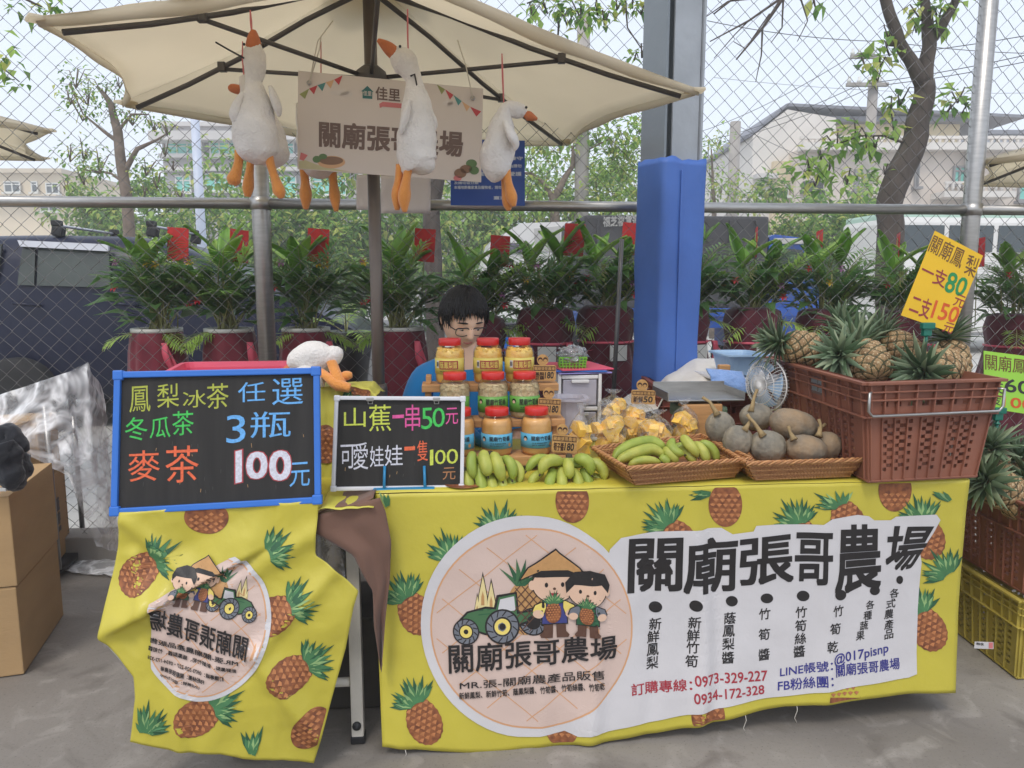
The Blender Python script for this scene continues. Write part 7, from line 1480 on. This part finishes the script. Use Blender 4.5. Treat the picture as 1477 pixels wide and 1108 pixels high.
d3 = 2.50; tub('clear_container', 'lidded frosted white container standing under the drawer unit, behind the pineapple bags', 'container', [Q(806, 580, d3), Q(846, 578, d3), Q(846, 578, d3)+B*.13, Q(806, 580, d3)+B*.13], Q(826, 579, d3).z-TOP-.004, FROST, .92)
# pile of crates covered by a pale cloth
d4 = 2.95; xa, xb = fu(952, 590, d4), fu(1110, 590, d4); zt4 = Q(1010, 557, d4).z
for k, (za, zb_, lab) in enumerate(((.003, zt4*.5, 'rust red crate on the floor under the pale cloth behind the goods'), (zt4*.5+.004, zt4, 'rust red crate carrying the pale cloth, upper one of the stack behind the scale'))):
    P4 = [F(xa, d4, 0), F(xb, d4, 0), F(xb, d4+.4, 0), F(xa, d4+.4, 0)]; cn = sum(P4, V((0, 0, 0)))/4
    crate(lab, [p+Z*zb_ for p in P4], [cn+(p-cn)*.96+Z*za for p in P4], CRR, 10)
mb = MB()
def rag(s, t):
    x = 893+(1092-893)*s; yt = interp([(893, 578), (930, 556), (960, 540), (1003, 518), (1048, 517), (1092, 534)], x); yb = interp([(893, 584), (905, 600), (950, 590), (962, 562), (1022, 553), (1092, 548)], x)
    p = Q(x, yt+(yb-yt)*t, d4+.34-.36*t); return p+V((0, 0, 1))*.012*nz(s*7, t*3, 2)+N*(.014*nz(s*10+t*4, t*3, 5)+.006*nz(s*22, t*8))
slab(mb, rag, 60, 24, RAG, .003); tag(mb.build('pale_cloth'), 'crumpled off white cloth draped over the crates in front of the blue column', 'cloth')
d5 = 2.86; tub('blue_box', 'pale blue translucent plastic box behind the pumpkins', 'box', [Q(1050, 516, d5), Q(1110, 517, d5), Q(1106, 512, d5+.0)+B*.22, Q(1052, 512, d5)+B*.22], .078, LBLU, .8)
mb = MB(); p = Q(1104, 549, d5-.03); box(mb, (0, 0, 0), (.34, .3, .012), WPL, .004, MF(p+B*.17-U*.02)); 
for s in (-.17, .11): tube(mb, [p+U*s+B*.05, p+U*(s-.0)+B*.05-Z*(p.z-.004)], .012, BLK, 8)
st2 = tag(mb.build('white_table'), 'small white topped table with dark legs carrying the pale blue box', 'table')
mb = MB(); slab(mb, lambda s, t: Q(1018+52*s+6*t, 533+4*s+30*t*(.6+.4*s), d5-.06-.04*t)+N*.01*nz(s*4, t*3)+N*.02*sin(t*2.5), 16, 16, TOWL, .006); tag(mb.build('blue_towel'), 'blue towel hanging over the edge of the small white table', 'towel')
mb = MB(); p = Q(1044, 530, d5-.02); box(mb, (0, 0, 0), (.045, .03, .022), WOOD, .005, MF(p)); box(mb, (0, 0, -.018), (.042, .028, .016), RAG, .004, MF(p)); tag(mb.build('brush'), 'small wooden backed brush lying left of the pale blue box', 'brush')
# weighing scale
d6 = 2.50; sc2 = wthing('weighing_scale', 'weighing scale with a steel tray behind the pumpkins and pineapple bags', 'scale', Q(1020, 620, d6)); p = Q(1018, 583, d6)
mb = MB(); q0, q1 = Q(964, 578, d6), Q(1074, 578, d6); cz = q0.z; box(mb, (0, 0, 0), ((q1-q0).length, .2, .006), STEEL, .002, MF((q0+q1)/2+B*.1)); 
for s in (-1, 1): box(mb, (s*(q1-q0).length/2, 0, .014), (.004, .2, .03), STEEL, .001, MF((q0+q1)/2+B*.1))
box(mb, (0, .1, .02), ((q1-q0).length, .004, .045), STEEL, .001, MF((q0+q1)/2+B*.1)); mb.build('tray', sc2)
mb = MB(); SGR = mat('scale_green', (92, 112, 92), .5, .1); box(mb, (0, 0, 0), (.17, .15, .05), SGR, .012, MF(V((p.x, p.y, cz-.05))+B*.08)); box(mb, (0, 0, -.05), (.15, .13, .06), BLK, .01, MF(V((p.x, p.y, cz-.05))+B*.08)); mb.build('body', sc2)
# desk fan
d7 = 2.56; fc = Q(1106, 555, d7); fn = wthing('desk_fan', 'white desk fan seen from the side left of the pineapple crate', 'fan', V((fc.x, fc.y, TOP))); FM = frame(fc, (N*.35+U*.94).normalized(), Z, ((N*.35+U*.94).normalized()).cross(Z)); RF_ = .094
FM = frame(fc, (U*.30-N*.95).normalized().cross(Z).normalized()*-1, Z, V((0, 0, 0))); ax = (U*-.93+N*.36).normalized(); sx = ax.cross(Z).normalized(); FM = frame(fc, sx, Z, ax)
mb = MB()
for k in range(44):
    a = 2*pi*k/44; tube(mb, [FM@V((.016*cos(a), .016*sin(a), .04)), FM@V((RF_*.6*cos(a), RF_*.6*sin(a), .038)), FM@V((RF_*.95*cos(a), RF_*.95*sin(a), .018)), FM@V((RF_*cos(a), RF_*sin(a), 0)), FM@V((RF_*.95*cos(a), RF_*.95*sin(a), -.018)), FM@V((RF_*.5*cos(a), RF_*.5*sin(a), -.036))], .0011, WPL, 4, False)
for r, z in ((RF_, 0), (RF_*.72, .034), (RF_*.4, .039)): tube(mb, [FM@V((r*cos(2*pi*k/40), r*sin(2*pi*k/40), z)) for k in range(41)], .003 if z == 0 else .0015, WPL, 6)
lathe(mb, [(0, .04), (.02, .04), (.022, .03), (0, .03)], WPL, 18, FM); mb.build('guard', fn)
for k in range(4):
    mb = MB(); a0 = pi/2*k; slab(mb, lambda u, v: FM@V(((.018+.065*v)*cos(a0+(u-.5)*(.5+.9*v)), (.018+.065*v)*sin(a0+(u-.5)*(.5+.9*v)), .008+(u-.5)*.02)), 5, 5, LBLU, .0012); mb.build('blade', fn)
mb = MB(); lathe(mb, [(0, -.09), (.03, -.085), (.036, -.04), (.02, -.01), (0, 0)], WPL, 18, FM); mb.build('motor', fn)
mb = MB(); p = FM@V((0, 0, -.06)); tube(mb, [p, V((p.x, p.y, TOP+.02))], .012, WPL, 10); lathe(mb, [(0, 0), (.06, 0), (.062, .012), (.03, .022), (0, .024)], WPL, 24, mv(p.x, p.y, TOP)); mb.build('stand', fn)

# ================================================================ LEFT CLUTTER
CBD = mat('cardboard', (178, 146, 104), .85, .08, 3, .12, 50, stretch=(1, 1, 3)); CBD2 = mat('cardboard_dark', (156, 124, 86), .85, .08, 3, .12, 50); TAPE = mat('brown_tape', (170, 136, 92), .35, .06)
def carton(label, p0, p1, dep, z0, z1, prt=None):
    """cardboard carton: p0 -> p1 is the bottom edge of the side seen, dep goes off to the left"""
    c = wthing('cardboard_box', label, 'box', (p0+p1)/2); x = V((p1.x-p0.x, p1.y-p0.y, 0)); L_ = x.length; x.normalize(); y = Z.cross(x); M_ = frame(V((p0.x, p0.y, z0)), x, y, Z); h = z1-z0
    mb = MB(); box(mb, (L_/2, dep/2, h/2), (L_, dep, h-.004), CBD, .004, M_); mb.build('carton', c)
    mb = MB()
    for s in (0, 1): box(mb, (L_/2, dep*(.25+.5*s), h-.0005), (L_-.004, dep/2-.002, .004), CBD, .0015, M_)
    mb.build('flap', c); mb = MB(); box(mb, (L_/2, dep/2, h+.0025), (L_+.002, .05, .0008), TAPE, 0, M_); box(mb, (-.0012, dep/2, h-.04), (.0008, .05, .08), TAPE, 0, M_); box(mb, (L_+.0012, dep/2, h-.04), (.0008, .05, .08), TAPE, 0, M_); mb.build('tape', c)
    return c, M_
bp0 = G(35, 974, 0); bp1 = G(92, 888, 0); ztop = Q(30, 716, bp0.y-KY*bp0.x).z
bp0 = V((bp0.x, bp0.y, 0)); bp1 = V((bp1.x, bp1.y, 0)); zm = Q(33, 847, bp0.y-KY*bp0.x).z
carton('lower cardboard box of the two boxes at the left edge', bp0, bp1, .42, .002, zm)
carton('upper cardboard box at the left edge, black cloth lying on it', bp0+V((.006, 0, 0)), bp1+V((.004, .004, 0)), .42, zm+.003, ztop)
# hand truck with a printed box and clear film
ALB = mat('brushed_tube', (172, 172, 170), .35, .06, 20, metal=.8); h0 = G(94, 826, .05); h1 = G(134, 768, .05)
ht = wthing('hand_truck', 'black hand truck with aluminium tubes loaded with boxes, wrapped in clear film at left', 'hand truck', V((h0.x, h0.y, 0)))
hx = (h1-h0); hx.z = 0; hl = hx.length; hx.normalize(); hy = Z.cross(hx); HM = frame(V((h0.x, h0.y, 0)), hx, hy, Z)
mb = MB(); slab(mb, lambda u, v: HM@V((hl*u, .05+.30*v-.05*sin(pi*u)*(1-v), .055)), 12, 6, BLK, .03); mb.build('toe_plate', ht)
for x, k in ((.05, 0), (hl-.05, 1)):
    mb = MB(); p = HM@V((x, .036, .05)); tp = Q(74 if k == 0 else 110, 556 if k == 0 else 575, p.y-KY*p.x); tube(mb, [p, V((p.x, p.y, tp.z-.08))], .0125, ALB, 12); tube(mb, [V((p.x, p.y, tp.z-.08)), V((p.x, p.y, tp.z+.02))], .017, BLK, 12); mb.build('tube', ht)
mb = MB(); p = HM@V((.05, .036, .62)); q = HM@V((hl-.05, .036, .62)); tube(mb, [p, q], .01, ALB, 8); mb.build('cross_bar', ht)
bq0 = HM@V((.015, .285, .056)); bq1 = HM@V((hl-.02, .285, .056)); 
pc, PM = carton('printed cardboard box standing on the hand truck', HM@V((.012, .055, .056)), HM@V((hl*.62, .055, .056)), .25, .058, .47)
mb = MB()
lfb = lambda x, y, l: PM@V((x, -.0006*l-.002, y))
text(mb, '農產', [(.08, .30), (.20, .30), (.20, .235), (.08, .235)], lfb, INK, .05, 1); text(mb, '新鮮', [(.08, .225), (.20, .225), (.20, .17), (.08, .17)], lfb, INK, .05, 1); text(mb, '台南關廟', [(.08, .16), (.20, .16), (.20, .135), (.08, .135)], lfb, INK, .03, 1); mb.build('printing', pc)
carton('cardboard box on the hand truck above the printed one, under clear film', HM@V((.015, .065, .47)), HM@V((hl*.6, .065, .47)), .24, .474, .74)
bk = Q(2, 600, 2.95); b2 = V((fu(-60, 640, 3.0), 0, 0))
p0 = F(fu(-90, 700, 3.2), 3.2, 0); p1 = F(fu(12, 700, 3.2), 3.2, 0); zz = Q(30, 620, 3.2).z; c_, M_ = carton('pale cardboard box at the back left under the clear film', p0, p1, .34, .002, zz)
# clear film over it all
FILM = film('wrapping_film', haze=.42, edge=.12, rough=.3, crease=.35, cs=5, gmul=.16, streak=.4, hazecol=(250, 251, 253))
TL = [(-20, 574), (40, 556), (78, 545), (112, 532), (128, 522), (140, 540), (150, 580)]
def wrapf(s, t):
    # s along from off-left to the right edge, t downwards
    x = interp([(0, -60), (.35, 40), (.6, 100), (.72, 128), (.85, 142), (1, 150)], s)+t*interp([(0, 0), (.6, 10), (1, 24)], s); y0 = interp([(-60, 590), (40, 556), (100, 536), (128, 522), (142, 548), (150, 580)], interp([(0, -60), (.35, 40), (.6, 100), (.72, 128), (.85, 142), (1, 150)], s)); y1 = interp([(0, 640), (.35, 660), (.55, 690), (.7, 790), (1, 800)], s)
    d = interp([(0, 3.12), (.35, 3.12), (.6, 3.16), (.72, 3.2), (1, 3.4)], s)-.06*t*(s < .6); return Q(x, y0+(y1-y0)*t, d)+N*(.04*nz(s*7+t*3, t*2.5, 1)+.014*nz(s*16, t*6+s*9, 3))+U*.015*nz(s*7, t*14, 8)
mb = MB(); grid(mb, wrapf, 70, 60, FILM); 
fo = V((0, 0, 0))
slab(mb, lambda s, t: G(88+84*s, 792+44*t*(.8+.2*s), .0)+Z*(.012+.012*nz(s*6, t*5)), 16, 12, FILM, .001)
tag(mb.build('plastic_film'), 'crumpled clear plastic film draped over the hand truck and boxes at left', 'plastic sheet')
# black clothes
JET = mat('black_fabric', (30, 32, 38), .95, .3, 14, .4, 60, sheen=.3); bc_ = wthing('black_garment', 'black garment bundled on top of the cardboard boxes at the left edge', 'clothes', Q(5, 700, 2.5)); mb = MB()
ptube(mb, [(-40, 650, 40), (-10, 655, 70), (14, 665, 52), (24, 685, 34), (20, 702, 20), (18, 708, 6)], 2.52, JET, 24, 8, puff=.4); ptube(mb, [(-6, 636, 20), (6, 624, 24), (14, 622, 20), (24, 634, 22), (36, 646, 14), (41, 650, 6)], 2.50, JET, 20, 8, puff=.35); ptube(mb, [(0, 640, 30), (8, 660, 40), (16, 690, 30), (14, 706, 12)], 2.46, JET, 20, 8, puff=.4); mb.build('cloth', bc_)
mb = MB(); box(mb, (0, 0, 0), (.03, .012, .012), LGREY, .003, MF(Q(3, 706, 2.44))); mb.build('buckle', bc_)

# ================================================================ THE SEATED MAN
SKIN = mat('skin', (238, 196, 166), .5, .08, 12, .06, 120); SKIN.node_tree.nodes['Principled BSDF'].inputs['Subsurface Weight'].default_value = .12; SKIN.node_tree.nodes['Principled BSDF'].inputs['Subsurface Radius'].default_value = (.012, .005, .003)
HAIR = mat('black_hair', (24, 22, 22), .45, .3, 40, .8, 90, stretch=(4, 4, .6)); SHIRT = mat('blue_tshirt', (30, 132, 200), .85, .08, 6, .25, 30, sheen=.2); DRKC = mat('dark_trousers', (44, 46, 54), .9, .15); LIPS = mat('lips', (176, 108, 96), .5, .06); EYEW = mat('eye_white', (214, 208, 202), .3, .02); GLF = mat('spectacle_frame', (40, 34, 36), .35, .05); LENS = film('spectacle_lens', haze=.0, edge=.1, rough=.05, crease=0, gmul=.2); UND = mat('dark_undershirt', (52, 48, 60), .9, .1)
HD = 2.92; hc = Q(668, 462, HD)                       # centre of the head
pr = wthing('person', 'man with black hair and glasses in a blue T-shirt, seated behind the jars looking down', 'person', V((hc.x, hc.y+.05, 0)))
# head frame: looks down and a little to his left (our right)
fwd = (N*.90+U*.30-Z*.36).normalized(); side_ = fwd.cross(Z).normalized()*-1; side_ = Z.cross(fwd).normalized(); upv = fwd.cross(side_)*-1; upv = (upv if upv.z > 0 else -upv).normalized()
HMt = frame(hc, side_, -fwd, upv)                     # local x right-hand side of picture, -y forward (face), z up
hw, hd, hh = .080, .099, .114
def headp(p):
    x, y, z = p.x, p.y, p.z; w = 1.0
    if z < 0: w *= 1-.17*(-z)**1.8*(1 if y < .3 else .6)
    X = x*hw*w; Y = y*hd*(1-.10*max(0, -z)*(y < 0)); Zz = z*hh
    if y < 0: Y *= 1-.10*(1-abs(x))**2*0
    # jaw and chin
    if z < -.45 and y < 0: Y -= .010*max(0, 1-abs(x)*1.6)*(-z-.45)/.55; 
    # brow, eye sockets, nose, cheeks, mouth
    if y < 0:
        f = math.exp(-((abs(x)-.42)/.22)**2-((z-.02)/.13)**2); Y += .009*f
        Y -= .004*math.exp(-((abs(x)-.40)/.3)**2-((z-.20)/.10)**2)
        nzv = math.exp(-(x/.13)**2)*(max(0, min(1, (.05-z)/.32)) if z > -.30 else max(0, 1-(-.30-z)/.07)); Y -= .024*nzv
        Y -= .006*math.exp(-((abs(x)-.17)/.09)**2-((z+.27)/.07)**2)
        Y -= .004*math.exp(-((abs(x)-.55)/.22)**2-((z+.18)/.2)**2)
        Y -= .005*math.exp(-(x/.24)**2-((z+.52)/.10)**2); Y += .003*math.exp(-(x/.22)**2-((z+.505)/.018)**2)
        Y += .003*math.exp(-(x/.3)**2-((z+.66)/.06)**2)
    return V((X, Y, Zz))
mb = MB(); nu, nv = 88, 66; vs = []; fs = []
for i in range(nv+1):
    th = pi*i/nv
    for j in range(nu): a = 2*pi*j/nu; vs.append(headp(V((sin(th)*cos(a), sin(th)*sin(a), -cos(th)))))
for i in range(nv):
    for j in range(nu): fs.append((i*nu+j, i*nu+(j+1) % nu, (i+1)*nu+(j+1) % nu, (i+1)*nu+j))
headmesh = (vs, fs)
# body: one skinned figure (neck, trunk, arms, hands, legs) grown with a Skin modifier, head joined to it
sh = hc+V((0, .055, 0))
def W_(dx, dy, z): return V((sh.x, sh.y, 0))+U*dx+N*dy+Z*z
z0 = hc.z
J = {}; bmv = []; rad = []; edges = []
def jt(n, p, r, par=None):
    J[n] = len(bmv); bmv.append(p); rad.append(r)
    if par: edges.append((J[par], J[n]))
jt('pelvis', W_(0, -.03, .50), (.135, .11)); jt('waist', W_(0, -.02, .66), (.135, .105), 'pelvis'); jt('chest', W_(0, -.01, z0-.36), (.155, .11), 'waist'); jt('neckbase', W_(0, 0, z0-.20), (.085, .07), 'chest'); jt('neck', W_(.0, .035, z0-.115), (.052, .052), 'neckbase'); jt('skull', hc+V((0, .03, .0)), (.05, .05), 'neck')
for s, n in ((-1, 'l'), (1, 'r')):
    jt('sh'+n, W_(s*.175, 0, z0-.245), (.062, .062), 'neckbase'); jt('el'+n, W_(s*.235, .06, z0-.50), (.042, .042), 'sh'+n); jt('wr'+n, W_(s*.09, .27, z0-.47), (.027, .024), 'el'+n); jt('pa'+n, W_(s*.045, .33, z0-.44), (.034, .018), 'wr'+n)
    for k in range(4):
        b = W_(s*(.06-.014*k), .355, z0-.43+.012*k); jt('f%d'%k+n, b, (.0095, .009), 'pa'+n); jt('g%d'%k+n, b+N*.026-U*s*.006+Z*.010, (.0088, .0085), 'f%d'%k+n); jt('h%d'%k+n, b+N*.028-U*s*(.024+.003*k)+Z*.022, (.0075, .0075), 'g%d'%k+n)
    b = W_(s*.07, .32, z0-.41); jt('t'+n, b, (.011, .010), 'pa'+n); jt('u'+n, b+N*.03-U*s*.02+Z*.02, (.009, .009), 't'+n)
    jt('hip'+n, W_(s*.10, .03, .48), (.095, .09), 'pelvis'); jt('kn'+n, W_(s*.16, .43, .50), (.062, .06), 'hip'+n); jt('an'+n, W_(s*.15, .36, .08), (.042, .042), 'kn'+n); jt('to'+n, W_(s*.16, .52, .04), (.04, .03), 'an'+n)
me = bpy.data.meshes.new('person_skeleton'); me.from_pydata([tuple(v) for v in bmv], edges, []); ob = bpy.data.objects.new('person_skeleton', me); C.objects.link(ob)
md = ob.modifiers.new('skin', 'SKIN'); 
for k, r in enumerate(rad): me.skin_vertices[0].data[k].radius = r
me.skin_vertices[0].data[0].use_root = True
m2 = ob.modifiers.new('sub', 'SUBSURF'); m2.levels = 2; m2.render_levels = 2
bm_ = bpy.data.meshes.new_from_object(ob.evaluated_get(bpy.context.evaluated_depsgraph_get()))
bv = [v.co.copy() for v in bm_.vertices]; bn = [v.normal.copy() for v in bm_.vertices]; bf = [tuple(p.vertices) for p in bm_.polygons]
bpy.data.objects.remove(ob); bpy.data.meshes.remove(me); bpy.data.meshes.remove(bm_)
mb = MB(); mb.add(bv, bf, SKIN, True); mb.add(headmesh[0], headmesh[1], SKIN, True, HMt)
for s in (-1, 1): ell(mb, (s*hw*1.03, .012, .002), (.010, .018, .030), SKIN, HMt@Matrix.Rotation(s*.25, 4, 'Z'), 14, 10, lambda p: 1-.25*max(0, p.y)*abs(p.x))
body = mb.build('body', pr)
# T-shirt and trousers: the figure's own surface let out by a few millimetres
def garment(name, keep, off, m, th=0):
    used = {}; vs = []; fs = []
    for f in bf:
        if all(keep(bv[i]) for i in f):
            g = []
            for i in f:
                if i not in used: used[i] = len(vs); v = bv[i]; vs.append(v+bn[i]*(off+.006*noise.noise(v*9)+.004*noise.noise(v*22)))
                g.append(used[i])
            fs.append(tuple(g))
    mb = MB(); mb.add(vs, fs, m, True); return mb.build(name, pr)
def loc(v): q = v-V((sh.x, sh.y, 0)); return q.dot(U), q.dot(N), v.z
def inshirt(v):
    x, y, z = loc(v)
    if z < .55 or z > z0-.128: return False
    if z > z0-.19 and abs(x) < .070+.25*(z0-.128-z) and y > -.02 and z > z0-.19+.10*abs(x)*0: return abs(x) > .055+.6*(z-(z0-.19))*.3 or y < .0
    if abs(x) > .15 and y > .12: return False
    if z < z0-.44 and abs(x) > .165: return False
    return True
garment('tshirt', inshirt, .012, SHIRT)
garment('trousers', lambda v: v.z < .60 and v.z > .10 and not (loc(v)[1] > .2 and v.z > .6), .010, DRKC)
# dark neck opening
# hair: cap with a fringe swept over the forehead
mb = MB(); vs = []; fs = []; nu, nv = 90, 40
r_ = random.Random(3)
def hairlim(a):                                       # lowest z (in head units) of the hair round the head; a = 0 at his face
    f = abs(math.atan2(sin(a), cos(a)))
    return interp([(0, .56), (.25, .48), (.5, .40), (.75, .44), (.95, .40), (1.1, .30), (1.22, .10), (1.36, .06), (1.5, .26), (1.8, .20), (2.05, -.15), (2.4, -.38), (3.15, -.42)], f)+.05*nz(a*6, 2)+.035*sin(a*17+a*a)
for i in range(nv+1):
    t = i/nv
    for j in range(nu):
        a = 2*pi*j/nu; lim = hairlim(a); th1 = math.acos(max(-1, min(1, lim))); th = th1*t; d = V((sin(th)*sin(a), -sin(th)*cos(a), cos(th)))
        p = headp(d); o = d.normalized(); lift = .007+.017*(1-t*t)+.004*noise.noise(V((a*9, t*3, 1)))+.003*sin(a*31+t*4)
        if t > .9: lift *= .75
        vs.append(p+V((o.x, o.y, o.z))*lift)
for i in range(nv):
    for j in range(nu): fs.append((i*nu+j, i*nu+(j+1) % nu, (i+1)*nu+(j+1) % nu, (i+1)*nu+j))
mb.add(vs, fs, HAIR, True, HMt)
for k in range(420):                                  # locks over the forehead, temples and crown
    a = r_.uniform(-pi, pi); lim = hairlim(a); th1 = math.acos(max(-1, min(1, lim))); t0 = r_.uniform(.1, .7); pts = []; sw = r_.uniform(-.18, .30); tend = r_.uniform(.92, 1.16)
    for q in range(6): t = t0+(tend-t0)*q/5; th = th1*t; aa = a+sw*q/5; d = V((sin(th)*sin(aa), -sin(th)*cos(aa), cos(th))); pts.append(headp(d)+d*(.023-.014*(t/1.1)**2+r_.uniform(-.001, .004)))
    tube(mb, pts, [.003, .0036, .0036, .0032, .0024, .0005], HAIR, 5, True, True, HMt)
mb.build('hair', pr)
# face details
for s in (-1, 1):
    mb = MB(); p = headp(V((s*.40, -.90, .0))); ell(mb, (p.x, p.y-.0015, p.z-.002), (.0125, .004, .0042), EYEW, HMt, 14, 8); ell(mb, (p.x+.001, p.y-.0045, p.z-.004), (.005, .0022, .0035), EYE, HMt, 12, 8); ell(mb, (p.x, p.y-.003, p.z+.003), (.014, .005, .003), SKIN, HMt, 12, 8); mb.build('eye', pr)
    mb = MB(); pts = []
    for k in range(7): x = s*(.20+.46*k/6); q = headp(V((x, -sqrt(max(0, 1-x*x-.035)), .245-.05*k/6+.025*sin(pi*k/6)))); pts.append(q+V((0, -.002, 0)))
    tube(mb, pts, [.0015, .003, .0034, .0034, .003, .0022, .001], HAIR, 6, True, True, HMt); mb.build('eyebrow', pr)
mb = MB(); pts = []
for k in range(9): x = -.26+.52*k/8; z = -.515-.02*cos(pi*(k-4)/8); q = headp(V((x, -sqrt(max(0, 1-x*x-z*z)), z))); pts.append(q+V((0, -.0008, 0)))
tube(mb, pts, [.001, .0028, .0036, .0038, .0036, .0038, .0036, .0028, .001], LIPS, 6, True, True, HMt); mb.build('mouth', pr)
# spectacles
gl = MB()
def eyef(x, z): q = headp(V((x, -sqrt(max(0, 1-x*x-z*z)), z))); return V((q.x, min(q.y, headp(V((0, -1, .05))).y+.030*abs(x))-.010, q.z))
for s in (-1, 1):
    cxg = s*.034; pts = []; yb = headp(V((s*.4, -.91, 0))).y-.013
    for k in range(25): a = 2*pi*k/24; e = (abs(cos(a))**3.2+abs(sin(a))**3.2)**(-1/3.2); pts.append(V((cxg+.027*cos(a)*e, yb-.006+.006*abs(cos(a)*e), -.006+.0165*sin(a)*e)))
    tube(gl, pts, [.0016 if sin(2*pi*k/24) < .3 else .0024 for k in range(25)], GLF, 6, False, True, HMt)
    tube(gl, [V((s*.061, yb+.006, .0)), V((s*.074, yb+.025, .004)), V((s*.082, .01, .008))], .002, GLF, 6, True, True, HMt)
yb = headp(V((.4, -.91, 0))).y-.013; tube(gl, [V((-.009, yb+.001, .001)), V((0, yb-.003, .004)), V((.009, yb+.001, .001))], .0018, GLF, 6, True, True, HMt); g_ = gl.build('spectacles', pr)
for s in (-1, 1): mb = MB(); lathe(mb, [(0, 0), (.024, 0), (.024, .0008), (0, .0008)], LENS, 24, HMt@mv(s*.034, yb+.003, -.006)@rot('X', 90)@Matrix.Diagonal((1.1, .66, 1, 1))); mb.build('lens', g_)
# stool
stl = wthing('stool', 'dark plastic stool under the seated man, hidden behind the stall', 'stool', V((sh.x, sh.y, 0))); mb = MB(); p = W_(0, -.03, .385); lathe(mb, [(0, 0), (.16, 0), (.165, -.02), (.15, -.03), (0, -.03)], BLK, 24, mv(*p)); mb.build('seat', stl)
for sx in (-1, 1):
    for sy in (-1, 1): mb = MB(); tube(mb, [p+U*sx*.11+N*sy*.11-Z*.02, V((p.x, p.y, .002))+U*sx*.16+N*sy*.16], .016, BLK, 8); mb.build('leg', stl)

# ================================================================ HAZE
HZ = bpy.data.materials.new('pale_air'); HZ.use_nodes = True; t = HZ.node_tree; t.nodes.clear(); out = t.nodes.new('ShaderNodeOutputMaterial'); pv = t.nodes.new('ShaderNodeVolumePrincipled')
pv.inputs['Color'].default_value = (.97, .98, 1, 1); pv.inputs['Density'].default_value = .0048; pv.inputs['Anisotropy'].default_value = .2; t.links.new(pv.outputs[0], out.inputs['Volume'])
mb = MB(); box(mb, (0, 45, 6.5), (196, 146, 15), HZ); struct(mb.build('haze'), 'stuff')
